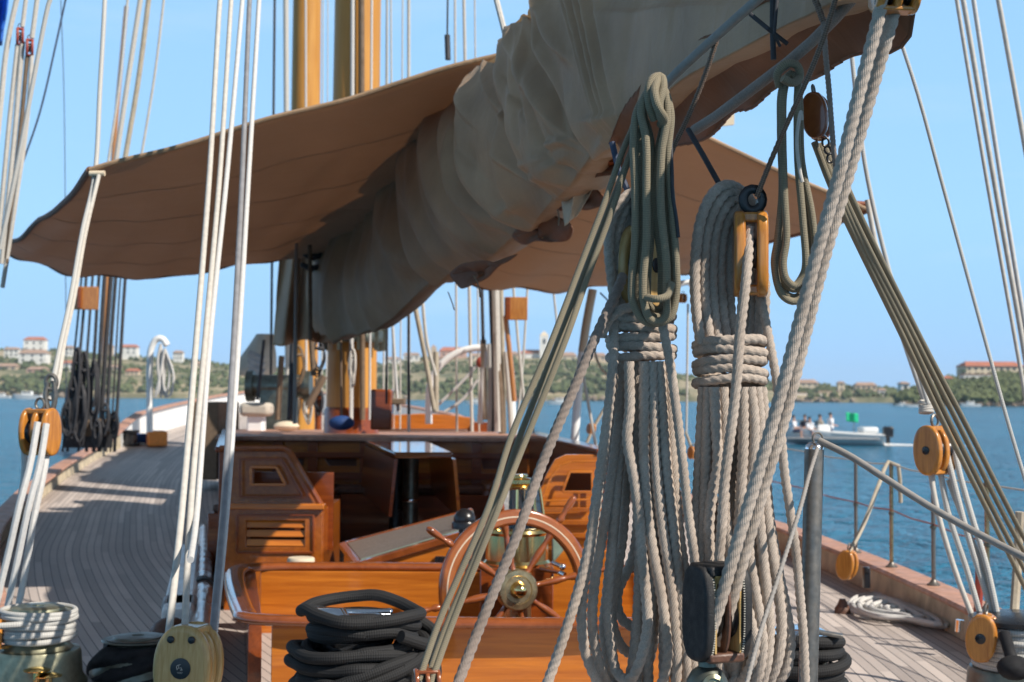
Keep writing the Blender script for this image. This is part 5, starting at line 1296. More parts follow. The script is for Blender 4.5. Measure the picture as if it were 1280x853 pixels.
# vertical pleats of the taut panel
for pk, am, w_ in ((9.78, 9, .07), (9.92, 13, .05), (10.06, 11, .05), (10.20, 12, .06), (10.42, 7, .12)):
    DI += fold(pk, .42, .5, .018, w_, am, .10, 0)
for m_ in range(12):
    DI += fold(rf.uniform(10.5, 14.5), rf.uniform(.1, .9), rf.uniform(.2, .5), rf.uniform(.04, .09), rf.uniform(.3, .6), rf.uniform(-7, 9), rf.uniform(-1.2, 1.2), 0)
DI += tuck(.55, 11.6, 1.2, .02, .10, 6, .16) + tuck(.35, 12.6, 1.0, .02, .12, 6, -.12)
DI *= port_ * np.clip(1 - .5 * np.maximum(0, Vm - .9) / .1, 0, 1)
lm = 10 * DPX; DI = np.where(DI > 0, lm * 2 * np.tanh(DI / (lm * 2)), lm * 2.6 * np.tanh(DI / (lm * 2.6)))
SF2 = SF + NRM * DI[..., None]
rows = [[Vector(SF2[i, j]) for j in range(NT)] for i in range(NK)]
sail = thing('furled_mainsail', (BX(7), 7, 2.1), 'huge taupe canvas mainsail bundled in folds along the boom', 'sail')
mb = MB(); mb.sheet(rows); build('bundle', mb, 'sail_canvas', sail, smooth=180)
for gk, sk_ in GK[:3]:
    pts = []
    for q_ in range(4, NP - 3, 5):
        v = q_ / (NP - 1); k_ = gk + sk_ * (v - .5) + .05 * math.sin(v * 9 + gk); ii = int(round(k_ / (len(SEC) - 1) * (NK - 1)))
        pts.append(Vector(SF2[ii, q_] + NRM[ii, q_] * .011))
    mb = MB(); tube(mb, pts, .010 if gk > 4 else .014, 6, .04); build('reef_tie', mb, 'line_dark', sail)
# boom under the sail
mb = MB(); bm0 = Vector((BX(5.8) + .22, 5.8, 2.40)); bm1 = Vector((BX(15.2) + .06, 15.2, 2.14)); mb.sweep([bm0.lerp(bm1, i / 20) for i in range(21)], [.09 + .03 * math.sin(math.pi * i / 20) for i in range(21)], 24)
tag(build('boom', mb, 'teak_dark'), 'long wooden boom almost hidden under the furled mainsail', 'boom')
# scalloped skirt under and to starboard, underside shade put into its brown
for fk, pl in enumerate([
    [(560, 344, 8.4), (600, 326, 7.9), (632, 330, 7.7), (646, 318, 7.6), (600, 352, 8.0), (575, 360, 8.3)],
    [(640, 296, 7.4), (682, 268, 7.0), (712, 284, 6.8), (708, 300, 6.9), (668, 302, 7.2), (648, 305, 7.4)],
    [(690, 258, 6.8), (730, 226, 6.4), (758, 252, 6.2), (742, 262, 6.3), (716, 262, 6.6), (700, 264, 6.7)],
    [(720, 222, 6.3), (770, 178, 5.8), (790, 196, 5.6), (772, 216, 5.8), (748, 222, 6.0), (732, 226, 6.2)]]):
    c_ = sum((P(*p) for p in pl), Vector()) / 6; ring_ = spline([P(*p) for p in pl], .02, True); rr2 = []
    for s_ in np.linspace(0.02, 1, 9): rr2.append([c_.lerp(Vector(q_), s_) + Vector((.012 * math.sin(q_[0] * 30), .03 * (1 - s_) * math.sin(s_ * 6), .02 * (1 - s_ * s_) * math.cos(q_[0] * 14))) for q_ in list(ring_) + [ring_[0]]])
    mb = MB(); mb.sheet(rr2, .005); build('flap', mb, 'brown_shade_canvas', sail, smooth=180)
# loose cloth corner right of the bundle, sunlight put into its paler colour
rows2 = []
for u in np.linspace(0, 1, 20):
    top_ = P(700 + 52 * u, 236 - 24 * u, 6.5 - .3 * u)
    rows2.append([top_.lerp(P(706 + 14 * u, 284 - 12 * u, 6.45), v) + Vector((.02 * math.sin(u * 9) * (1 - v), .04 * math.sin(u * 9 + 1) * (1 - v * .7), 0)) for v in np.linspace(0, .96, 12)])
mb = MB(); mb.sheet(rows2, .004); build('loose_corner', mb, 'sunlit_canvas', sail, smooth=180)
for i, pts in enumerate([[(697, 262), (699, 272), (698, 282)], [(592, 345), (598, 356), (600, 372)], [(560, 365), (565, 378), (568, 388)]]):
    mb = MB(); tube(mb, PL(pts, 6.2 + .8 * i), .0035, 6); build('tie_end', mb, 'line_brown', sail)
# sail tack cloth hanging port of the mast
rows2 = []
for i in range(90):
    u = i / 89
    row = []
    for j in range(40):
        v = j / 39
        xt, yt = 352 + 75 * u, 300 - 90 * u + 3 * math.sin(u * 6); xb, yb = 341 + 95 * u, 431 - 8 * u + 3 * math.sin(u * 12)
        row.append(P(xt + (xb - xt) * v, yt + (yb - yt) * v, 14.6 + .25 * math.sin(u * 20 + v * 2) * .6 + .4 * (1 - u)))
    rows2.append(row)
mb = MB(); mb.sheet(rows2, .01); build('tack_cloth', mb, 'sail_canvas', sail, smooth=180)
mh = thing('mast_hoops', P(405, 270, 14), 'stack of dark mast hoops beside the hanging sail tack', 'mast hoops')
for k in range(9):
    mb = MB(); c = P(406 - k * 1.5, 222 + k * 14, 13.9); mb.sweep(spline([c + Vector((.12 * math.cos(a), .12 * math.sin(a), .02 * math.cos(a * 2))) for a in np.linspace(0, 6.28, 13)[:-1]], .04, True), .028, 8, closed=True); build('hoop', mb, 'line_dark', mh)
mb = MB(); mb.ball(P(424, 207, 13.7), .13, 14, 1.3, .8, .8); tag(build('stuff_sack', mb, 'blue_cloth'), 'dark blue bundle tucked between awning and sail', 'sack')

# under-cloth at the boom end, its shaded look coloured in as dark brown
up_l = [(760, 180, 5.05), (806, 92, 4.7), (856, 62, 4.25), (935, 18, 3.7), (1020, -40, 3.35), (1080, -90, 3.1)]
lo_r = [(785, 205, 5.1), (868, 176, 4.75), (960, 118, 4.1), (1062, 76, 3.55), (1112, 62, 3.4), (1138, 36, 3.3), (1142, -15, 3.25)]
a_ = rs(PL(up_l), 80); b_ = rs(PL(lo_r), 80); rows2 = []
for j in range(26):
    v = j / 25; rows2.append([a_[i].lerp(b_[i], v) + Vector((0, 0, .02 * math.sin(math.pi * v) + .012 * math.sin(i * .35 + v * 4) + .012 * noise.noise(Vector((i * .11, v * 3, 0))))) for i in range(80)])
mb = MB(); mb.sheet(rows2, .004); uc = build('under_cloth', mb, 'brown_shade_canvas', sail, smooth=180)
mb = MB(); mb.sweep(rows2[-1], .006, 8); build('bolt_rope', mb, 'brown_shade_canvas', sail)
mb = MB(); rows2 = [[P(874 + 44 * u, 108 + 50 * v + 2 * math.sin(u * 5), 13 + .1 * u) for v in (0, .5, 1)] for u in (0, .33, .66, 1)]
pb = thing('pale_board', P(896, 158, 13), 'cream board standing behind the awning ridge', 'board'); mb.sheet(rows2, .03); build('board', mb, 'wall_cream', pb)
mb = MB(); mb.cyl(P(884, 158, 13), P(884, 175, 13), .02); build('pole', mb, 'steel', pb)
# added sail-like bundle between the masts, put there to shade the port deck
rows2 = []
for i in range(80):
    t_ = i / 79; c_ = Vector((-2.25, 17.4, 3.2)).lerp(Vector((-3.62, 25.2, 3.35)), t_); row = []
    for a_ in np.linspace(0, 2 * math.pi, 33):
        k_ = 1 + .10 * noise.noise(Vector((t_ * 14, a_, 2))) + .05 * math.sin(t_ * 40 + a_ * 2)
        row.append(c_ + Vector((.34 * math.cos(a_) * k_, 0, .95 * math.sin(a_) * k_)))
    rows2.append(row)
shade_root = thing('added_shade_bundle', (-2.9, 21, 2.3), 'added sail-like bundle shading the port deck, between the masts behind the hanging sail tack', 'sail')
mb = MB(); mb.sheet(rows2); build('bundle', mb, 'sail_canvas', shade_root, smooth=180)
mb = MB(); mb.sweep([Vector((-2.25, 17.2, 2.3)), Vector((-3.62, 25.4, 2.45))], .11, 16); build('boom', mb, 'mast_wood', shade_root)  # spar of the added shade bundle
# ------------------------------------------------------------------ foreground ropes
def R3(pts, r, label, mat='rope_tan', name='rope', d=None, group=None, ph0=0, parent=None):
    mb = MB(); rope3(mb, PL(pts, d), r, ph0=ph0); o = build(name, mb, mat, parent)
    return o if parent is not None else tag(o, label, 'rope', group)
def wraps(parent, cx, ys, rx, ry, d, r, mat='rope_tan', tilt=0):
    for k, y in enumerate(ys):
        c = P(cx + (k % 2) * 1.2, y, d); pts = []
        for a in np.linspace(0, 2 * math.pi, 25)[:-1]:
            pts.append(c + Vector((rx * math.cos(a), -ry * math.sin(a), -.004 * math.cos(a) * (1 if k % 2 else -1) - tilt * math.sin(a) + .0015 * math.sin(3 * a + k))))
        mb = MB(); rope3(mb, pts, r, closed=True, ph0=k); build('wrap_turn', mb, mat, parent)
rj = random.Random(3)
def hank_loop(parent, down, up, d, r=.0132, dz=.05, mat='rope_tan', ph0=0):
    """one long bight: runs down the points of `down`, turns, and climbs back along `up` a little behind"""
    pts = PL([(x, y, d if k < len(down) - 1 else d + dz * .3) for k, (x, y) in enumerate(down)]) + PL([(x, y, d + dz) for x, y in up])
    mb = MB(); rope3(mb, pts, r, ph0=ph0); return build('coil_loop', mb, mat, parent)

# ---- first hank (left)
dA = 3.4
hA = thing('rope_hank', P(802, 420, dA), 'left thick tan rope hank hanging behind the olive rope bundle', 'rope hank', 'hanks of thick tan rope under the boom')
wraps(hA, 801, (398, 410.5, 422.5, 434.5, 446), .0745, .052, dA + .01, .0125)
tA = [  # upper bights over the hook, left side then right side behind the block
 ([(770, 402), (766, 360), (761, 310), (764, 275), (778, 250), (795, 240)], [(815, 248), (832, 280), (838, 330), (836, 380), (832, 404)]),
 ([(781, 402), (776, 360), (771, 310), (774, 280), (786, 258), (798, 247)], [(812, 256), (824, 290), (829, 330), (828, 380), (824, 404)]),
 ([(790, 402), (786, 365), (781, 318), (784, 288), (792, 268), (800, 258)], [(808, 268), (816, 300), (819, 340), (818, 380), (815, 404)]),
 ([(775, 404), (770, 365), (766, 330), (768, 290), (776, 264), (792, 246)], [(818, 262), (838, 300), (844, 345), (840, 385), (836, 404)]),
 ([(785, 404), (790, 392), (776, 398), (766, 404)], [(762, 408)])]
for k, (a, b_) in enumerate(tA[:4]): hank_loop(hA, a, b_, dA - .015 + .02 * k, .0132, .07, 'rope_tan', k)
mb = MB(); rope3(mb, PL([(752, 420, 3.36), (758, 404, 3.34), (772, 390, 3.335), (792, 384, 3.345), (812, 388, 3.37)]), .0125); build('wrap_turn', mb, 'rope_tan', hA)
lA = [
 ([(768, 452), (757, 559), (744, 640), (737, 690), (729, 735), (727, 775), (732, 816), (747, 852)], [(765, 872), (785, 850), (795, 790), (799, 700), (797, 600), (790, 500), (786, 452)], 3.35),
 ([(776, 452), (771, 540), (762, 610), (751, 680), (742, 740), (741, 790), (752, 838)], [(772, 866), (800, 852), (812, 800), (812, 700), (808, 600), (802, 500), (798, 452)], 3.38),
 ([(783, 452), (778, 540), (771, 610), (766, 673), (759, 740), (755, 790), (764, 836)], [(782, 858), (806, 838), (818, 790), (821, 700), (817, 600), (812, 500), (806, 452)], 3.41),
 ([(789, 452), (786, 540), (782, 610), (778, 673), (768, 735), (764, 760), (768, 790), (780, 812)], [(800, 818), (818, 800), (826, 740), (826, 650), (822, 560), (816, 500), (812, 452)], 3.44),
 ([(786, 452), (787, 513), (784, 548), (793, 602), (799, 648), (803, 700), (808, 750), (809, 785), (798, 832), (786, 850)], [(770, 838), (763, 800), (760, 760), (764, 700), (772, 600), (780, 500), (784, 452)], 3.315),
 ([(797, 452), (798, 540), (795, 600), (797, 650)], [(790, 700), (772, 742), (775, 770), (790, 783), (806, 780), (812, 740), (812, 640), (806, 540), (803, 452)], 3.39),
 ([(805, 452), (805, 521), (805, 584), (810, 648), (818, 700), (826, 740), (832, 785), (835, 820), (826, 858)], [(810, 880), (796, 850), (797, 780), (800, 700), (802, 600), (802, 500), (802, 452)], 3.325),
 ([(815, 452), (817, 521), (820, 584), (828, 660), (838, 725), (843, 770), (846, 830), (842, 866)], [(828, 890), (812, 860), (814, 780), (818, 700), (818, 600), (814, 500), (812, 452)], 3.33),
 ([(825, 452), (829, 521), (834, 590), (842, 660), (850, 740), (855, 800), (858, 850)], [(850, 890), (834, 870), (830, 780), (832, 680), (830, 580), (824, 500), (820, 452)], 3.335),
 ([(834, 452), (838, 521), (843, 600), (850, 673), (858, 730), (864, 800), (866, 850)], [(858, 890), (846, 860), (842, 760), (840, 660), (838, 560), (832, 500), (830, 452)], 3.35)]
for k, (a, b_, d) in enumerate(lA): hank_loop(hA, a, b_, d, .0132, .075, 'rope_tan', k * 1.3)
R3([(834, 384, 3.34), (828, 398, 3.31), (830, 415, 3.305), (837, 450, 3.305), (844, 500, 3.305), (853, 574, 3.30), (860, 640, 3.3), (867, 690, 3.3), (872, 740, 3.32)], .0118, 'pale rope tail leaving the left block and falling in front of the first hank')
R3([(768, 402, 3.37), (766, 460, 3.33), (757, 540, 3.33), (747, 610, 3.33), (738, 673, 3.33), (726, 726, 3.33), (707, 789, 3.32), (690, 838, 3.32), (678, 870, 3.31)], .0128, 'tan rope leaving the left hank and curving down to the lower left past the wheel', ph0=.5)
R3([(779, 345, 3.36), (771, 365, 3.33), (753, 403, 3.31), (741, 430, 3.3), (717, 487, 3.28), (692, 545, 3.26), (674, 590, 3.24), (647, 667, 3.2), (624, 723, 3.18), (598, 788, 3.15), (571, 858, 3.1)], .0125, 'grey brown twisted rope slanting from the left hank across the wheel', 'rope_grey')
block(P(803, 333, 3.40), yawv(142), (0, 0, 1), .105, .20, .024, .03, 1, 'honey coloured block with black pin half hidden behind the olive bundle', pin=.17, mat='ash_wood')
mb = MB(); mb.sweep(spline([P(808, 262 + 16 * math.sin(a), 3.39) + Vector((.027 * math.cos(a), .0, 0)) for a in np.linspace(0, 6.28, 13)[:-1]], .01, True), .012, 10, closed=True); tag(build('thimble', mb, 'black_plastic'), 'black thimble at the top of the left block', 'thimble')
line('lashing', PL([(765, 178, 3.45), (771, 205, 3.44), (780, 232, 3.43), (788, 246, 3.42)]), .0075, 'line_blue', 'dark blue lashing line holding up the left hank')

# ---- second hank (right)
dB = 3.4
hB = thing('rope_hank', P(912, 450, dB), 'right thick tan rope hank hanging by the honey block over the water', 'rope hank', 'hanks of thick tan rope under the boom')
wraps(hB, 912, (430, 442, 454, 466, 478), .080, .056, dB, .0125, tilt=-.009)
tB = [
 ([(876, 430), (870, 385), (869, 330), (876, 275), (889, 245), (906, 232)], [(928, 240), (945, 262), (953, 310), (951, 370), (949, 432)]),
 ([(888, 430), (882, 385), (880, 330), (886, 280), (898, 252), (912, 240)], [(930, 250), (941, 275), (946, 320), (944, 380), (940, 432)]),
 ([(898, 430), (892, 385), (891, 330), (896, 285), (906, 260), (918, 249)], [(928, 262), (936, 290), (937, 330), (936, 380), (933, 432)]),
 ([(909, 430), (903, 385), (901, 330), (905, 292), (912, 270), (922, 258)], [(926, 272), (930, 300), (930, 340), (928, 380), (925, 432)]),
 ([(919, 430), (913, 385), (911, 335), (912, 300), (918, 278), (926, 266)], [(934, 272), (941, 300), (955, 345), (956, 390), (954, 432)])]
for k, (a, b_) in enumerate(tB): hank_loop(hB, a, b_, dB - .03 + .018 * k, .0135, .085, 'rope_tan', k * .9)
lB = [
 ([(879, 484), (875, 560), (871, 640), (870, 700), (868, 780)], [(872, 860), (885, 870), (895, 800), (894, 700), (890, 600), (886, 484)], 3.37),
 ([(886, 484), (884, 540), (882, 600), (880, 680), (882, 760)], [(890, 850), (905, 850), (912, 780), (908, 680), (902, 580), (898, 484)], 3.35),
 ([(893, 484), (895, 530), (897, 580), (890, 620), (886, 660), (890, 720), (896, 800)], [(904, 862), (918, 850), (922, 770), (916, 660), (908, 560), (904, 484)], 3.325),
 ([(904, 484), (906, 530), (905, 590), (908, 650), (917, 720), (920, 790)], [(924, 850), (936, 850), (940, 780), (932, 680), (922, 580), (916, 484)], 3.34),
 ([(929, 484), (929, 560), (926, 620), (923, 690), (929, 735), (938, 775), (944, 805), (936, 838)], [(922, 850), (912, 820), (910, 740), (914, 640), (920, 560), (926, 484)], 3.33),
 ([(938, 484), (943, 530), (941, 580), (934, 640), (936, 690), (943, 735), (950, 775), (953, 810), (943, 858)], [(928, 870), (918, 840), (922, 750), (928, 650), (934, 560), (938, 484)], 3.335),
 ([(946, 484), (950, 530), (946, 580), (948, 630), (953, 690), (958, 740), (962, 785), (957, 836), (946, 866)], [(930, 880), (928, 820), (934, 720), (940, 620), (944, 540), (944, 484)], 3.35),
 ([(952, 484), (956, 530), (954, 580), (957, 630), (965, 690), (973, 740), (977, 785), (972, 826), (958, 858)], [(940, 880), (934, 840), (944, 740), (950, 640), (950, 560), (948, 484)], 3.37),
 ([(950, 484), (958, 540), (958, 600), (962, 650), (972, 710), (983, 765), (988, 805), (982, 838), (965, 862)], [(945, 872), (950, 800), (958, 720), (956, 620), (954, 540), (950, 484)], 3.40)]
for k, (a, b_, d) in enumerate(lB): hank_loop(hB, a, b_, d, .0135, .075, 'rope_tan', k * 1.1)
R3([(937, 285, 3.36), (935, 320, 3.33), (932, 355, 3.305), (925, 416, 3.29), (921, 472, 3.285), (916, 520, 3.285), (910, 565, 3.285), (905, 610, 3.285), (902, 660, 3.285), (897, 720, 3.29)], .0128, 'pale rope leaving the right honey block and running down over the second hank')
R3([(946, 350, 3.42), (952, 378, 3.4), (961, 422, 3.39), (970, 472, 3.38), (975, 521, 3.38), (980, 584, 3.38), (989, 648, 3.38), (995, 690, 3.38), (999, 735, 3.38), (1004, 792, 3.38), (1007, 860, 3.38)], .0115, 'pale rope tail falling on the right of the second hank beside the steel post')
block(P(938, 318, 3.375), yawv(-6), (0, 0, 1), .10, .205, .027, .026, 1, 'honey coloured block hanging edge on at the right hank, rope through its slot', pin=0, crown=.12, e=3.0, eye=False)
mb = MB(); mb.sweep(spline([P(941, 250, 3.375) + Vector((.023 * math.cos(a), .0, .026 * math.sin(a))) for a in np.linspace(0, 6.28, 13)[:-1]], .01, True), .006, 10, closed=True, sq=(1, 2)); tag(build('thimble', mb, 'black_plastic'), 'round black thimble at the top of the right honey block', 'thimble')
mb = MB(); mb.ball(P(948, 254, 3.38), .009, 12, .8, 1, 1.3); tag(build('knot', mb, 'line_white'), 'small white knot inside the round thimble', 'knot')
# cords holding hank B
def cord(pts, r, label, mat='cord_brown', d=None, name='cord', pitch=None):
    mb = MB(); mb.sweep(spline(PL(pts, d), r * .6), r, 10, rope_prof(r * 7)); return tag(build(name, mb, mat), label, 'cord')
cord([(1047, -10, 3.1), (1040, 14, 3.12), (1028, 52, 3.15), (1012, 92, 3.18), (996, 128, 3.22), (980, 163, 3.27), (962, 205, 3.33), (946, 246, 3.36)], .0068, 'long brown twisted cord from the top down to the right block')
cord([(900, 38, 3.3), (890, 68, 3.32), (876, 108, 3.36), (857, 153, 3.4), (843, 182, 3.42), (836, 202, 3.44)], .0065, 'short brown twisted cord crossing the grey padded line')
cord([(1012, -12, 3.2), (1019, 0, 3.2), (1029, 27, 3.2)], .008, 'dark brown lashing at the top of the twisted rope')
R3([(1029, 22, 3.2), (1032, 68, 3.22), (1036, 110, 3.25), (1039, 150, 3.28), (1043, 197, 3.32), (1048, 230, 3.36)], .0068, 'thin twisted rope falling beside the dark amber block', 'rope_grey')
line('lashing', PL([(860, 162, 3.5), (872, 183, 3.46), (886, 206, 3.42), (900, 232, 3.4)]), .0068, 'line_dark', 'dark braided line from the boom to the top of the right hank')
line('lashing', PL([(972, -8, 3.3), (960, 30, 3.28), (972, 52, 3.27), (962, 60, 3.28), (966, 42, 3.27), (975, 58, 3.29)]), .004, 'line_dark', 'small black knot where the lashings cross at the sail edge')
line('lashing', PL([(966, -8, 3.45), (965, 20, 3.45), (966, 42, 3.44), (967, 75, 3.44)]), .007, 'line_dark', 'black lashing hanging over the sail edge')
line('lashing', PL([(938, 18, 3.46), (952, 28, 3.44), (966, 42, 3.43), (976, 48, 3.44), (984, 55, 3.45)]), .0055, 'line_dark', 'black lashing knotted across the hanging one')
# padded lines
line('padded_line', PL([(826, 112, 3.5), (845, 92, 3.42), (875, 64, 3.34), (905, 37, 3.26), (935, 10, 3.18), (958, -10, 3.12)]), .0115, 'line_grey', 'pale grey padded line slanting over the sail from the olive knot', n=12)
line('gaff_line', PL([(868, 163, 3.62), (895, 146, 3.55), (940, 112, 3.45), (985, 78, 3.37), (1030, 38, 3.28), (1075, -12, 3.2)]), .0135, 'rope_grey', 'taupe covered line slanting under the brown cloth', n=12)
# main sheet pair
R3([(1106, -30, 2.95), (1102, 0, 2.95), (1099, 18, 2.96), (1077, 103, 2.98), (1050, 213, 3.0), (1022, 313, 3.03), (992, 430, 3.06), (968, 520, 3.08), (945, 600, 3.09), (921, 680, 3.1), (899, 757, 3.11), (884, 803, 3.13)], .0148, 'left of the two thick sheet ropes running into the leather cased block', group='thick sheet ropes')
R3([(1130, -30, 2.99), (1122, 0, 2.99), (1117, 18, 2.99), (1092, 106, 3.02), (1061, 217, 3.05), (1032, 317, 3.07), (1003, 432, 3.1), (981, 520, 3.11), (957, 600, 3.12), (934, 680, 3.13), (913, 757, 3.14), (899, 806, 3.16)], .0148, 'right of the two thick sheet ropes running into the leather cased block', group='thick sheet ropes', ph0=1)
block(P(1118, -12, 2.97), yawv(5), (-.2, 0, 1), .085, .10, .018, .02, 2, 'orange wooden block cut by the top edge above the thick sheet ropes', pin=0, name='pulley_block', eye=False)
# leather cased block
c = P(896, 765, 3.17); ax = yawv(22); up = Vector((.03, 0, 1)); up = (up - ax * up.dot(ax)).normalized(); sdv = ax.cross(up)
g = thing('leather_block', c, 'large double block cased in stitched black leather at the foot of the hanks', 'pulley block')
M = Matrix((ax, sdv, up)).transposed()
for s_ in (-1, 1):
    mb = MB(); oval(mb, c + ax * (s_ * .046), ax, up, .118, .212, .026, e=3.0); build('leather_cheek', mb, 'black_leather', g, smooth=50)
    mb = MB()
    for k in range(34):
        z = -.09 + .18 * k / 33; mb.box(c + ax * (s_ * .0375) + sdv * (.059 * (1 - abs(z / .107) ** 3.0) ** .333 * .955) + up * z, (.005, .003, .0022), rot=M)
    for f_ in (-1, 1):
        pass
    build('stitching', mb, 'stitch', g)
mb = MB(); oval(mb, c, ax, up, .115, .20, .010, e=2.6); build('divider', mb, 'brown_leather', g)
for s_ in (1, -1):
    mb = MB(); mb.box(c + up * (s_ * .094), (.088, .098, .024 if s_ > 0 else .022), rot=M); build('leather_crown', mb, 'black_leather' if s_ > 0 else 'brown_leather', g, bev=.006)
for s_ in (-1, 1):
    mb = MB(); mb.lathe([(0, -.008), (.048, -.008), (.04, -.003), (.04, .003), (.048, .008), (0, .008)], c + ax * (s_ * .019) - up * .01, ax, 28); build('sheave', mb, 'black_plastic', g)
    mb = MB(); mb.box(c + ax * (s_ * .0305), (.004, .100, .165), rot=M); build('liner', mb, 'ash_wood', g)
    mb = MB(); mb.box(c + ax * (s_ * .019) + up * .078, (.026, .10, .016), rot=M); build('liner', mb, 'ash_wood', g)
q = P(884, 850, 3.16); sw = thing('swivel_fitting', q, 'green grey bronze swivel below the leather cased block', 'fitting')
mb = MB(); mb.lathe([(.018, .05), (.02, .03), (.034, .02), (.045, .0), (.05, -.03), (.05, -.09), (.03, -.12)], q, n=28); build('body', mb, 'bronze_dark', sw)
mb = MB(); mb.lathe([(0, 0), (.024, 0), (.024, .006), (.016, .01), (.014, .006), (.008, .006), (.006, .01), (0, .01)], q + Vector((.006, -.046, -.002)), (0.1, -1, .05), 24); build('bolt', mb, 'bronze', sw)

# ---- olive braided bundles
def ol(parent, pts, r=.0093, closed=True, mat='braid_olive'):
    mb = MB(); tube(mb, PL(pts), r, 12, .008, closed); return build('coil_loop', mb, mat, parent)
oc = thing('olive_rope_bundle', P(822, 120, 3.3), 'bundle of olive braided rope knotted at its top and hanging over the left hank', 'rope bundle', 'bundles of olive braided rope')
for k, (xl, xr, yb, dd) in enumerate([(793, 847, 404, 0), (800, 842, 396, .02), (807, 835, 402, -.015), (812, 829, 388, .035)]):
    d = 3.25 + dd; xm = (xl + xr) / 2 + 3; j = k * 2.2
    ol(oc, [(826, 108, d), (812 - j * .5, 116, d), (797 + j, 138, d), (xl - 1 + j * .3, 175, d), (xl + 1, 240, d), (xl + 1, 300, d), (xl - 3, 350, d), (xl - 2, 378, d), ((xl + xm) / 2 - 3, yb - 3, d), (xm, yb, d + .01), ((xr + xm) / 2 + 3, yb - 8, d + .01), (xr - 2, 370, d + .01), (xr - 2, 330, d), (xr - 7 - k, 260, d), (xr - 12 + k * 2, 190, d), (838 - k * 2, 140, d)])
mb = MB(); tube(mb, PL([(818, 150, 3.24), (812, 132, 3.225), (811, 112, 3.22), (817, 98, 3.23), (826, 96, 3.24), (829, 110, 3.225), (824, 128, 3.215), (826, 146, 3.22), (833, 156, 3.24)]), .0102, 12, .008); build('knot_turn', mb, 'braid_olive', oc)
mb = MB(); tube(mb, PL([(822, 98, 3.235), (818, 116, 3.205), (822, 134, 3.20), (830, 148, 3.22), (826, 156, 3.25)]), .0102, 12, .008); build('knot_turn', mb, 'braid_olive', oc)
mb = MB(); tube(mb, PL([(838, 160, 3.26), (840, 215, 3.24), (841, 245, 3.24), (845, 270, 3.24), (848, 297, 3.24)]), .0042, 8, .01); build('loose_end', mb, 'line_dark', oc)
mb = MB(); tube(mb, PL([(808, 372, 3.22), (820, 374, 3.20), (834, 370, 3.21), (840, 355, 3.23)]), .0085, 12, .008); build('coil_loop', mb, 'braid_olive', oc)
od = thing('olive_rope_bundle', P(985, 95, 3.35), 'long slim bundle of olive braided rope hanging in front of the sky', 'rope bundle', 'bundles of olive braided rope')
for k, (xl, xr, yb, dd) in enumerate([(968, 1018, 377, 0), (974, 1012, 362, .02), (979, 1006, 357, -.02), (971, 1015, 372, .03)]):
    d = 3.35 + dd; xm = (xl + xr) / 2; t_ = (1.5, 3, 4.5, 2)[k]
    ol(od, [(988, 92, d), (976 + t_, 112, d), (974 + t_, 160, d), (976 + t_, 240, d), (xl + 4, 300, d), (xl, 330, d), ((xl + xm) / 2 - 3, yb - 8, d), (xm + 1, yb, d + .01), ((xr + xm) / 2 + 5, yb - 14, d + .01), (xr + 1, 330, d), (xr - 3, 270, d), (1004 - t_ * 1.5, 200, d), (1001 - t_, 130, d), (996, 100, d)], .0088)
mb = MB(); tube(mb, PL([(974, 108, 3.33), (972, 92, 3.31), (982, 80, 3.3), (996, 82, 3.31), (1000, 96, 3.32), (990, 104, 3.3), (978, 98, 3.29)]), .0098, 12, .008); build('knot_turn', mb, 'braid_olive', od)
mb = MB(); tube(mb, PL([(1002, 150, 3.3), (1001, 140, 3.29), (996, 175, 3.28), (1000, 215, 3.28), (1003, 228, 3.28)]), .0045, 8, .01); build('loose_end', mb, 'line_pale', od)
block(P(1021, 146, 3.42), yawv(62), (-.14, 0, 1), .065, .115, .02, .014, 1, 'dark amber glossy block leaning beside the slim olive bundle', mat='wheel_wood', pin=0)
q = P(1034, 190, 3.42); mb = MB()
for k in range(3): mb.sweep(spline([P(1032 + 3 * k, 178 + 10 * k, 3.42) + Vector((.008 * math.cos(a), .008 * math.sin(a) * (k % 2), .011 * math.sin(a))) for a in np.linspace(0, 6.28, 9)[:-1]], .004, True), .003, 6, closed=True)
tag(build('chain', mb, 'black_plastic'), 'few dark chain links below the amber block', 'chain')
for i, pts in enumerate([[(800, 140, 3.33), (778, 190, 3.3), (757, 250, 3.28), (725, 334, 3.25), (689, 428, 3.2), (640, 543, 3.15), (611, 633, 3.1), (549, 777, 3.05), (520, 862, 3.0)], [(806, 148, 3.33), (787, 196, 3.3), (766, 260, 3.28), (735, 345, 3.25), (707, 425, 3.2), (650, 568, 3.15), (624, 633, 3.1), (562, 788, 3.05), (536, 862, 3.0)], [(803, 155, 3.36), (783, 205, 3.33), (760, 265, 3.31), (730, 343, 3.28), (698, 427, 3.24), (646, 556, 3.18), (619, 636, 3.14), (557, 785, 3.1), (530, 862, 3.05)]]):
    line('olive_line', PL(pts), .0072, 'braid_olive', ['left of the three long olive lines slanting down to the bottom edge', 'right of the three long olive lines slanting down to the bottom edge', 'middle one of the three long olive lines, partly hidden'][i], group='long olive lines', n=12, step=.02)
block(P(533, 858, 3.02), yawv(12), (.3, 0, 1), .06, .075, .010, .013, 2, 'small brown block at the bottom edge under the long olive lines', mat='wheel_wood', pin=0, eye=False)
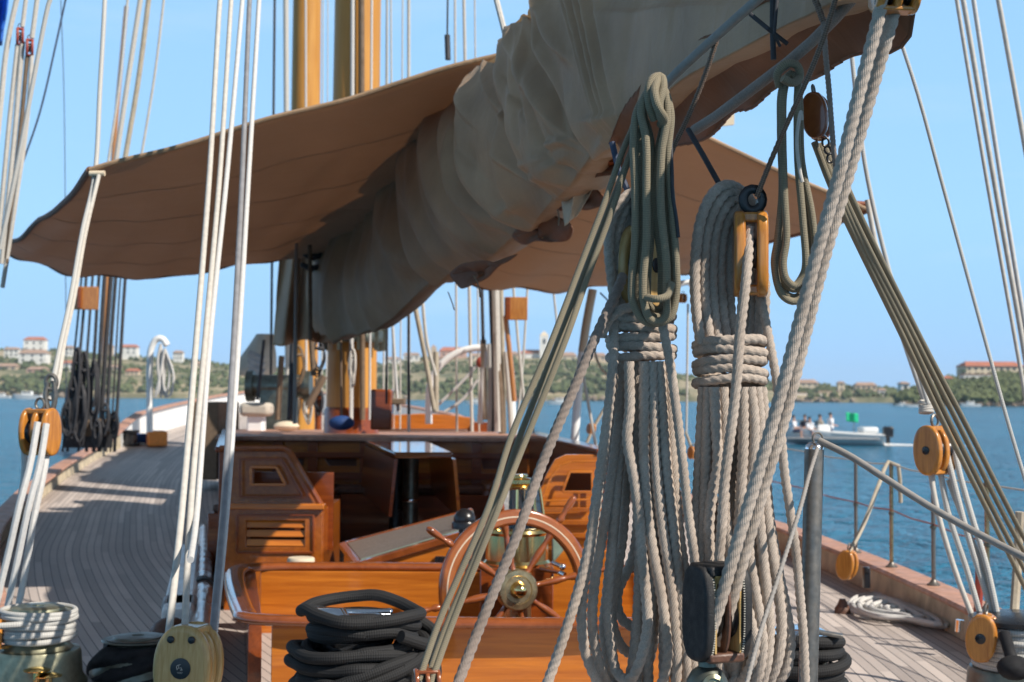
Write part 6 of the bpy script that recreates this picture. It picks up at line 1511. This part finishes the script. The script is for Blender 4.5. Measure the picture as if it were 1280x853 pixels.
for i, pts in enumerate([[(1018, 178), (1040, 235), (1128, 420), (1180, 530), (1235, 640), (1275, 722), (1300, 775)], [(1024, 180), (1047, 240), (1135, 420), (1188, 530), (1243, 640), (1282, 715), (1308, 765)], [(1030, 183), (1054, 245), (1142, 420), (1198, 530), (1253, 640), (1290, 708), (1318, 760)], [(1036, 180), (1062, 242), (1149, 420), (1207, 530), (1263, 640), (1296, 702), (1326, 755)]]):
    dd = [3.45, 3.5, 4.1, 4.5, 4.9, 5.2, 5.4]; line('olive_line', PL([(x, y, dd[k] + .02 * i) for k, (x, y) in enumerate(pts)]), .0088, 'braid_olive', ['first', 'second', 'third', 'fourth and uppermost'][i] + ' olive line of the fan running down to the right edge', group='olive lines to starboard', n=12, step=.03)

# ---- starboard light lines and tackle
line('white_line', PL([(1124, 46, 5.6), (1148, 120, 5.6), (1178, 230, 5.6), (1230, 420, 5.6), (1262, 535, 5.6), (1285, 612, 5.6)]), .0075, 'braid_white', 'single bright white line crossing the sky at the right', n=10)
line('white_line', PL([(1065, 72, 6.4), (1070, 120, 6.4), (1082, 210, 6.4), (1104, 310, 6.4), (1132, 410, 6.4), (1160, 505, 6.4)]), .010, 'braid_white', 'white line running down to the starboard double block', n=10)
line('white_line', PL([(1084, 250, 6.5), (1100, 330, 6.5), (1128, 420, 6.5), (1155, 500, 6.5)]), .012, 'line_pale', 'tan backing line beside the white line above the starboard block', n=10)
line('stay', PL([(1086, 262, 9.0), (1092, 290, 8.5), (1112, 350, 7.6)]), .006, 'line_white', 'thin white line tied to the starboard awning tip')
for i, (pts, r, mt_, lb) in enumerate([([(1193, -20), (1196, 0), (1231, 210), (1270, 430), (1285, 515)], .010, 'line_pale', 'first grey backstay wire in the top right'), ([(1200, -20), (1204, 0), (1240, 210), (1277, 420), (1290, 500)], .013, 'line_pale', 'second darker backstay wire in the top right'), ([(1214, -20), (1217, 0), (1249, 210), (1284, 425)], .012, 'line_white', 'third white backstay rope in the top right'), ([(1244, -20), (1248, 0), (1268, 110), (1285, 205)], .013, 'line_pale', 'rightmost backstay rope at the edge of the sky')]):
    line('backstay', PL(pts, 7 + .1 * i), r, mt_, lb, n=10)
block(P(1170, 563, 6.4), yawv(38), (-.06, 0, 1), .145, .225, .030, .030, 2, 'honey coloured double block with black pin over the starboard rail', pin=.13)
mb = MB()
for k in range(4): mb.sweep(spline([P(1158, 503 + k * 4, 6.42) + Vector((.028 * math.cos(a), .02 * math.sin(a), .005 * math.sin(a + k))) for a in np.linspace(0, 6.28, 11)[:-1]], .01, True), .008, 8, closed=True)
tag(build('whipping', mb, 'line_pale'), 'tan knot turns above the starboard double block', 'knot')
for i, (pts, r, mt_) in enumerate([([(1163, 590), (1172, 640), (1196, 720), (1217, 775)], .012, 'line_pale'), ([(1176, 592), (1185, 640), (1208, 710), (1226, 770)], .013, 'braid_white'), ([(1180, 552), (1189, 590), (1210, 670), (1240, 765)], .013, 'braid_white'), ([(1190, 550), (1199, 590), (1216, 650), (1234, 710), (1246, 765)], .013, 'braid_white'), ([(1185, 600), (1200, 640), (1225, 700), (1240, 760)], .010, 'line_pale')]):
    line('tackle_rope', PL([(x, y, 6.4 - .03 * k) for k, (x, y) in enumerate(pts)]), r, mt_, ['leftmost pinkish', 'second', 'bright front', 'rightmost', 'thin rear'][i] + ' rope falling from the starboard double block', group='falls of the starboard tackle', n=10)
# stern post, ring and lifeline
sp0 = thing('stern_post', P(1008, 853, 3.5), 'brushed stainless post with domed top at the stern', 'post')
b0 = P(1018, 562, 3.55); b1 = P(1010, 853, 3.5); b2 = b1 + (b1 - b0) * ((b1.z) / (b0.z - b1.z)); 
mb = MB(); mb.sweep([b2, b1, b0], .0235, 32); build('tube', mb, 'steel', sp0)
mb = MB(); mb.lathe([(.0235, 0), (.0235, .004), (.02, .012), (.012, .018), (0, .02)], b0, n=32); build('cap', mb, 'chrome', sp0)
mb = MB(); c = b0 + Vector((.008, 0, .028)); mb.sweep(spline([c + Vector((.013 * math.cos(a), .004 * math.cos(a), .013 * math.sin(a))) for a in np.linspace(0, 6.28, 17)[:-1]], .003, True), .0026, 8, closed=True); build('ring', mb, 'steel', sp0)
mb = MB(); mb.lathe([(.03, -.02), (.05, -.02), (.05, .0), (.03, .01)], b2 + Vector((0, 0, .02)), n=24); build('foot', mb, 'steel', sp0)
mb = MB(); mb.sweep(spline(PL([(1024, 551, 3.55), (1062, 570, 3.5), (1100, 594, 3.45), (1160, 632, 3.38), (1222, 667, 3.3), (1290, 702, 3.2)]), .004), .0088, 12, rope_prof(.02, 6, .3)); tag(build('lifeline', mb, 'line_grey'), 'grey covered lifeline running from the stern post to the right edge', 'lifeline')
cord([(1022, 560, 3.5), (1012, 592, 3.42), (1001, 633, 3.32), (976, 712, 3.2), (950, 792, 3.1), (932, 860, 3.0)], .0055, 'thin brown cord running from the stern post down across the hank', 'line_grey')
# starboard stanchions
stn = [(1005, 672, 11.85, 565), (1057, 693, 10.5, 575), (1109, 711, 9.65, 580), (1163, 734, 8.75, 592), (1233, 768, 7.75, 606)]
tops = []
for i, (px, y, d, yt) in enumerate(stn):
    X = CL(d) + (Wd(d) + .055); zc = ZS(d) + .17 + .04
    a = Vector((P(px, y, d).x, d, zc)); b_ = P(px - (1 if i else 0), yt, d); a.x = X if abs(X - a.x) < .12 else a.x
    b_.x = a.x - .0; tops.append(b_)
    s_ = thing('stanchion', a, ['far', 'second far', 'rope draped', 'tall bare', 'nearest'][i] + ' thin metal stanchion on the starboard cap rail', 'stanchion', 'starboard stanchions')
    mb = MB(); mb.sweep([a, b_], .0135, 12); build('tube', mb, 'dull_brass' if i % 2 == 0 else 'steel', s_)
    mb = MB(); mb.lathe([(.04, 0), (.04, .008), (.022, .02), (.015, .035)], a, n=16); build('foot', mb, 'steel', s_)
    mb = MB(); mb.ball(b_, .019, 12); build('eye', mb, 'steel' , s_)
    mb = MB(); mb.lathe([(.014, -.012), (.02, -.008), (.02, .008), (.014, .012)], a.lerp(b_, .52), n=12); build('eye', mb, 'bronze_dark', s_)
for k in range(2):
    pts = [tops[0] + Vector((-.25, 1.8, -.3 * k * 0 + .05))] + [t_.copy() for t_ in tops] + [tops[-1] + Vector((.3, -1.6, 0))]
    if k: pts = [p - Vector((0, 0, .31)) for p in pts]
    mb = MB()
    for a, b_ in zip(pts[:-1], pts[1:]): mb.sweep([a, a.lerp(b_, .5) - Vector((0, 0, .012)), b_], .005, 6)
    tag(build('lifeline', mb, 'line_pale' if k == 0 else 'red_paint'), ['upper thin wire strung through the starboard stanchion tops', 'lower thin reddish wire strung half way up the starboard stanchions'][k], 'lifeline')
# small block at the rail with its rope over the third stanchion
bq = P(1059, 704, 9.0)
block(P(1059, 706, 9.0), yawv(50), (.18, 0, 1), .12, .19, .03, .028, 1, 'yellow varnished block standing on the deck by the starboard rail', pin=.0, mat='block_wood')
mb = MB(); mb.lathe([(.05, 0), (.05, .03), (.03, .06), (.02, .09)], (bq.x - .03, 9.0, .0), n=16); tag(build('pad_eye', mb, 'brown_leather'), 'dark brown deck fitting under the yellow rail block', 'fitting')
t3 = tops[2]
line('rail_rope', [P(1062, 690, 9.0), P(1080, 655, 9.2), P(1099, 605, 9.5), t3 + Vector((-.02, -.03, .02)), t3 + Vector((.04, -.03, -.01)), t3 + Vector((.05, -.03, -.12)), t3 + Vector((.055, -.03, -.26))], .014, 'rope_far', 'tan rope from the rail block draped over the third stanchion')
mb = MB(); mb.box(P(1083, 722, 8.9), (.04, .05, .13)); mb.sweep([P(1083, 716, 8.88), P(1084, 709, 8.88)], .02, 10); tag(build('cleat_fitting', mb, 'black_plastic', bev=.006), 'small black fitting on the inner starboard bulwark', 'fitting')
mb = MB(); mb.cyl(P(1199, 790, 7.5), P(1200, 775, 7.5), .022); tag(build('deck_filler', mb, 'chrome'), 'small blue and chrome fitting at the bulwark beside the white coil', 'fitting')
line('rail_rope', PL([(1224, 700, 7.6), (1224, 735, 7.6), (1222, 765, 7.6)]), .022, 'red_paint', 'dark red lashing low on the nearest stanchion')
# white rope coil on deck
wcx = G(1120, 762, .03); cw = thing('white_rope_coil', wcx, 'flattened coil of white rope lying on the sunlit starboard deck', 'rope coil')
for k in range(9):
    a = Vector((G(1062 + k * .8, 757, .03).x, 0, 0)); ring_ = []
    for q_, (x, y) in enumerate([(1062, 756), (1072, 747), (1092, 743), (1115, 747), (1140, 757), (1165, 768), (1184, 777), (1188, 784), (1165, 781), (1135, 775), (1100, 772), (1072, 765)]):
        f_ = 1 - .10 * k; cx, cy = 1118, 762
        z = .018 + .016 * (k % 3) + .01 * rj.random()
        p = G(cx + (x - cx) * f_ + rj.uniform(-2, 2), cy + (y - cy) * f_ + rj.uniform(-1, 1), z); ring_.append(p)
    mb = MB(); tube(mb, ring_, .016, 8, .03, True); build('coil_loop', mb, 'line_white', cw)

# ------------------------------------------------------------------ winches
def winch(c, r, h, label, mat='bronze', top='bronze', cap=True, rib=True):
    t = thing('winch', (c[0], c[1], 0), label, 'winch', 'deck winches'); c = Vector(c)
    mb = MB(); mb.lathe([(r * 1.5, 0), (r * 1.5, .03), (r * 1.35, .06), (r * 1.3, h * .45), (r * 1.25, h * .5), (r * .9, h * .52)], (c.x, c.y, 0), n=40); build('base', mb, mat, t)
    mb = MB(); mb.lathe([(r * 1.1, h * .50), (r * .92, h * .58), (r * .86, h * .7), (r * .92, h * .86), (r * 1.08, h * .9), (r * 1.15, h * .93), (r * 1.12, h * .96), (0, h * .96)], (c.x, c.y, 0), n=40); build('drum', mb, mat, t)
    mb = MB(); mb.lathe([(r * 1.0, h * .96), (r * 1.02, h * .98), (r * .8, h * 1.0), (r * .78, h * 1.03), (r * .62, h * 1.05), (r * .2, h * 1.05), (r * .18, h * 1.02), (0, h * 1.02)], (c.x, c.y, 0), n=40); build('top_cap', mb, top, t)
    return t
def turns(c, r, z0, z1, n, rr, mat, label, wob=.006, name='winch_rope', seed=0, braid=True, tail=None):
    q = random.Random(seed); t = thing(name, c, label, 'rope')
    for k in range(n):
        z = z0 + (z1 - z0) * k / max(1, n - 1); ph = q.random() * 6; w1, w2 = q.uniform(-wob, wob), q.uniform(-wob, wob); r_ = r + q.uniform(0, wob)
        pts = [Vector((c[0] + w1 + r_ * math.cos(a), c[1] + w2 + r_ * math.sin(a), z + rr * .35 * math.sin(a + ph) + wob * .5 * math.sin(2 * a + ph))) for a in np.linspace(0, 2 * math.pi, 21)[:-1]]
        mb = MB(); tube(mb, pts, rr, 12, .015, True); build('turn', mb, mat, t)
    if tail: mb = MB(); tube(mb, tail, rr, 12, .02); build('tail', mb, mat, t)
    return t
# port bronze winch
c = P(46, 853, 6.6); zt_ = P(46, 757, 6.6).z; wc_ = (c.x, 6.6, 0)
winch(wc_, .15, zt_ / 1.05, 'bronze winch wound with white rope at the bottom left', 'bronze', 'bronze')
turns(wc_, .158, zt_ * .62, zt_ * .83, 5, .0145, 'braid_white', 'white rope turns on the bronze winch at the left', .008, seed=1, tail=[Vector((wc_[0] + .16, 6.6, zt_ * .82)), Vector((wc_[0], 6.43, zt_ * .84)), Vector((wc_[0] - .2, 6.4, zt_ * .83)), Vector((wc_[0] - .6, 6.5, zt_ * .95))])
turns(wc_, .162, zt_ * .90, zt_ * .94, 2, .0125, 'braid_white', 'upper white rope turns under the cap of the left bronze winch', .004, seed=2)
for k, (px, py) in enumerate(((46, 838), (61, 845))):
    q = P(px, py, 6.38); mb = MB(); mb.lathe([(.03, -.004), (.058, -.002), (.06, .002), (.03, .012), (0, .014)], q, n=20); mb.cyl(q - Vector((0, 0, .1)), q, .016, n=12); tag(build('winch_button', mb, 'brass'), ['left', 'right'][k] + ' brass foot button in front of the bronze winch', 'button', 'brass foot buttons')
block(P(5, 792, 6.5), yawv(30), (0, 0, 1), .10, .14, .03, .03, 1, 'yellow block cut by the left edge beside the bronze winch', pin=0)
# dark winch with black cover
c = P(172, 853, 6.9); zt_ = P(0, 793, 6.9).z; wc_ = (c.x, 6.9, 0)
winch(wc_, .15, zt_ / 1.05, 'dark green grey winch half covered by black cloth', 'bronze_dark', 'bronze_dark')
mb = MB(); rows = []
for i in range(12):
    rows.append([Vector((wc_[0] + (.155 + .08 * (i / 11) ** .6 + .018 * math.sin(5 * a + i * .5)) * math.cos(a), 6.9 + (.155 + .08 * (i / 11) ** .6 + .018 * math.sin(4 * a + i)) * math.sin(a), zt_ * .80 * (1 - i / 11 * .97))) for a in np.linspace(0, 2 * math.pi, 60)])
mb.sheet(rows); tag(build('winch_cover', mb, 'black_cloth', smooth=180), 'black cloth bunched round the dark winch', 'cover')
# black rope winch
c = P(447, 853, 5.3); zt_ = P(0, 764, 5.3).z; wc_ = (c.x, 5.3, 0)
wt = winch(wc_, .155, zt_ / 1.03, 'chrome topped winch buried in thick black rope before the cockpit', 'chrome', 'chrome')
mb = MB(); a_ = Vector((wc_[0], 5.3, zt_ + .012)); mb.beam(a_ - Vector((.13, .03, 0)), a_ + Vector((.13, -.03, 0)), .05, .02); build('self_tailer_arm', mb, 'chrome', wt, bev=.008)
mb = MB(); mb.sweep([a_ + Vector((-.14, -.06, -.01)), a_ + Vector((-.05, -.14, -.005)), a_ + Vector((-.02, -.17, -.03))], [.03, .035, .02], 12); build('feeder', mb, 'chrome', wt)
bk = random.Random(4); t = thing('black_rope_coil', (wc_[0], 5.3, 0), 'thick black braided rope heaped round the chrome winch before the cockpit', 'rope coil', 'heaps of thick black rope')
for k in range(19):
    z = .05 + (zt_ - .045) * k / 18; rx = .20 + bk.uniform(-.022, .03) - (.012 if k > 16 else 0); cx = wc_[0] + bk.uniform(-.022, .022); tl = bk.uniform(-.035, .035); ph = bk.random() * 6
    if k == 18: tl = .012
    pts = [Vector((cx + rx * math.cos(a) + bk.uniform(-.01, .01), 5.3 + rx * .92 * math.sin(a) + bk.uniform(-.016, .016), z + tl * math.cos(a + ph) + .008 * math.sin(3 * a + ph) + bk.uniform(-.006, .006) + (.03 * max(0, math.sin(a)) if k == 18 else 0))) for a in np.linspace(0, 2 * math.pi, 15)[:-1]]
    mb = MB(); tube(mb, pts, .0225, 16, .012, True); build('coil_loop', mb, 'braid_black', t)
for k in range(3):
    z = zt_ * (.42 + .2 * k); mb = MB()
    pts = [Vector((wc_[0] + .17, 5.14, z + .04)), Vector((wc_[0] + .25, 5.22, z)), Vector((wc_[0] + .285, 5.3, z - .02)), Vector((wc_[0] + .27, 5.4, z + .02)), Vector((wc_[0] + .19, 5.42, z + .07))]
    tube(mb, pts, .0225, 16, .012); build('coil_loop', mb, 'braid_black', t)
t = [o for o in bpy.data.objects if o.name == 'black_rope_coil'][0]
for k, (z, tl, ph, rx) in enumerate(((.30, .10, .4, .235), (.22, -.12, 1.1, .24), (.16, .11, 2.2, .245), (.38, .07, -.9, .22))):
    mb = MB(); c2 = t.location; tube(mb, [Vector((c2.x + .012 * k + rx * math.cos(a), 5.3 + rx * .95 * math.sin(a), z + tl * math.cos(a + ph))) for a in np.linspace(0, 2 * math.pi, 13)[:-1]], .0225, 16, .012, True); build('coil_loop', mb, 'braid_black', t)
# second black rope winch on the right, behind the post
c = P(1008, 853, 5.6); zt_ = P(0, 778, 5.6).z; wc_ = (c.x - .03, 5.6, 0)
winch(wc_, .13, zt_ / 1.05, 'chrome topped winch behind the stern post', 'chrome', 'chrome')
ZX = 1
t = thing('black_rope_coil', (wc_[0], 5.6, 0), 'black braided rope heap behind the stern post', 'rope coil', 'heaps of thick black rope')
for k in range(10):
    z = .05 + (zt_ - .1) * k / 9; rx = .155 + bk.uniform(-.015, .025); ph = bk.random() * 6; tl = bk.uniform(-.02, .02)
    mb = MB(); tube(mb, [Vector((wc_[0] + .01 + rx * math.cos(a), 5.6 + rx * math.sin(a) + bk.uniform(-.01, .01), z + tl * math.cos(a + ph))) for a in np.linspace(0, 2 * math.pi, 13)[:-1]], .023, 14, .014, True); build('coil_loop', mb, 'braid_black', t)
mb = MB(); mb.beam(Vector((wc_[0] - .02, 5.5, zt_ + .01)), Vector((wc_[0] + .14, 5.46, zt_ - .01)), .05, .014); tag(build('crank', mb, 'steel', bev=.004), 'steel crank lying on the winch behind the stern post', 'crank')
# right edge winch
c = P(1276, 853, 6.2); zt_ = P(0, 765, 6.2).z; wc_ = (c.x, 6.2, 0)
winch(wc_, .17, zt_ / 1.05, 'winch wound with grey rope at the bottom right corner', 'bronze_dark', 'bronze_dark')
turns(wc_, .185, zt_ * .52, zt_ * .9, 9, .0145, 'braid_white', 'grey white rope turns on the winch at the bottom right corner', .006, seed=7)
mb = MB(); mb.lathe([(.0, 0), (.19, 0), (.215, .012), (.215, .03), (.19, .04), (0, .05)], (wc_[0], 6.2, zt_ * .93), n=40); tag(build('winch_plate', mb, 'black_plastic'), 'black disc on top of the right corner winch', 'disc')
mb = MB(); q = P(1268, 835, 5.9); mb.ball(q, .06, 16, 1.2, 1, .85); mb.cyl(q, q + Vector((-.0, .12, .12)), .025); tag(build('padded_ball', mb, 'black_cloth'), 'round black padded ball at the bottom right corner', 'ball')
block(P(1229, 797, 6.1), yawv(238), (.12, 0, 1), .13, .205, .032, .03, 1, 'orange block with black pin lying against the bottom right winch', pin=.17)
line('rail_rope', PL([(1275, 640, 6.6), (1272, 700, 6.6), (1268, 765, 6.5)]), .022, 'rope_far', 'tan rope standing at the right edge above the corner winch')
# big ash block with its three ropes
c = P(236, 832, 5.0); ax = Vector((-.12, -1, .05)).normalized()
bb = block(c, ax, (0.02, 0, 1), .205, .29, .035, .03, 2, 'big pale ash wood block with black centre disc at the bottom left', mat='ash_wood', pin=.175, e=2.25, eye=False, name='ash_block')
T = 3 * .035 + 2 * .03; fc = c + ax * (T / 2); up = Vector((0, 0, 1)); sd_ = ax.cross(up).normalized()
for s_ in (-1, 1):
    mb = MB(); mb.lathe([(0, -.004), (.0125, -.004), (.0125, .002), (.009, .004), (0, .004)], fc + sd_ * (s_ * .037) + up * .098, ax, 18); build('bolt', mb, 'black_plastic', bb)
# maker's mark on the disc
dc = fc + ax * .0065
mb = MB(); wpt = lambda a, b_: dc + sd_ * (-a) + up * b_
for pts in ([(-.010, -.004), (-.012, .008), (-.005, .013), (-.006, .002), (-.011, -.002)], [(-.002, .002), (.004, .004), (.006, -.001), (.001, -.004), (.010, -.003)], [(-.004, .013), (.002, .015)], [(-.010, -.0115), (.010, -.0115)], [(-.008, -.0150), (.008, -.0150)]):
    mb.sweep(spline([wpt(a, b_) for a, b_ in pts], .002), .0010 if pts[0][1] > -.01 else .0006, 5)
build('mark', mb, 'line_pale', bb)
for i, (pts, r, mt_) in enumerate([([(277, -15), (275, 0), (262, 215), (245, 430), (227, 640), (211, 792)], .0135, 'line_pale'), ([(290, -15), (289, 0), (275, 215), (256, 430), (238, 640), (231, 785)], .0125, 'line_pale'), ([(304, -15), (303, 0), (284, 215), (262, 430), (246, 640), (238, 700)], .0125, 'line_white'), ([(313, -15), (312, 0), (303, 215), (292, 430), (279, 640), (266, 790)], .0130, 'steel_line'), ([(325, -15), (324, 0), (311, 215), (298, 430), (283, 640), (268, 792)], .0125, 'line_white')]):
    dd = [7.8, 7.7, 7.0, 6.2, 5.5, 5.0]
    line('sheet_rope', PL([(x, y, dd[k] + .02 * i) for k, (x, y) in enumerate(pts)]), r, mt_, ['leftmost grey', 'second', 'third white', 'fourth dark grey', 'rightmost white'][i] + ' rope of the group rising from the big ash block', group='ropes of the ash block', n=12)
# gangway pole and box on the port side
t = thing('gangway_pole', (-.2126 * 7.3, 7.3, 0), 'varnished pole wrapped in clear film lying along the port side of the cockpit', 'pole')
mb = MB(); pts = [Vector((-.2126 * d - .02, d, .13)) for d in np.linspace(6.5, 12.8, 60)]; mb.sweep(pts, [.062 + .004 * math.sin(i * 1.9) for i in range(60)], 20); build('pole', mb, 'clear_wrap', t)
mb = MB(); q = Vector((-.2126 * 9.0 - .02, 9.0, .13)); mb.sweep([q - Vector((-.02, .07, 0)), q + Vector((-.02, .07, 0))], .074, 20); build('strap', mb, 'black_leather', t)
mb = MB(); mb.box((-2.12, 9.3, .10), (.17, 3.4, .2), rotz=.205); mb2 = mb; tag(build('gangway', mb, 'hull_white', bev=.02), 'long narrow white gangway folded on the deck left of the pole', 'gangway')
mb = MB(); mb.box((-1.86, 8.05, .17), (.19, .35, .06), rotz=.205); tag(build('rope_bag', mb, 'grey_cover', bev=.02), 'small grey pad on the near end of the gangway', 'pad')
q = P(204, 778, 7.3); mb = MB(); mb.ball((q.x + .01, 7.4, .1), .11, 16, 1, 1.2, .9); tag(build('buoy', mb, 'brown_leather'), 'brown rounded leather bumper at the near end of the white gangway', 'bumper')
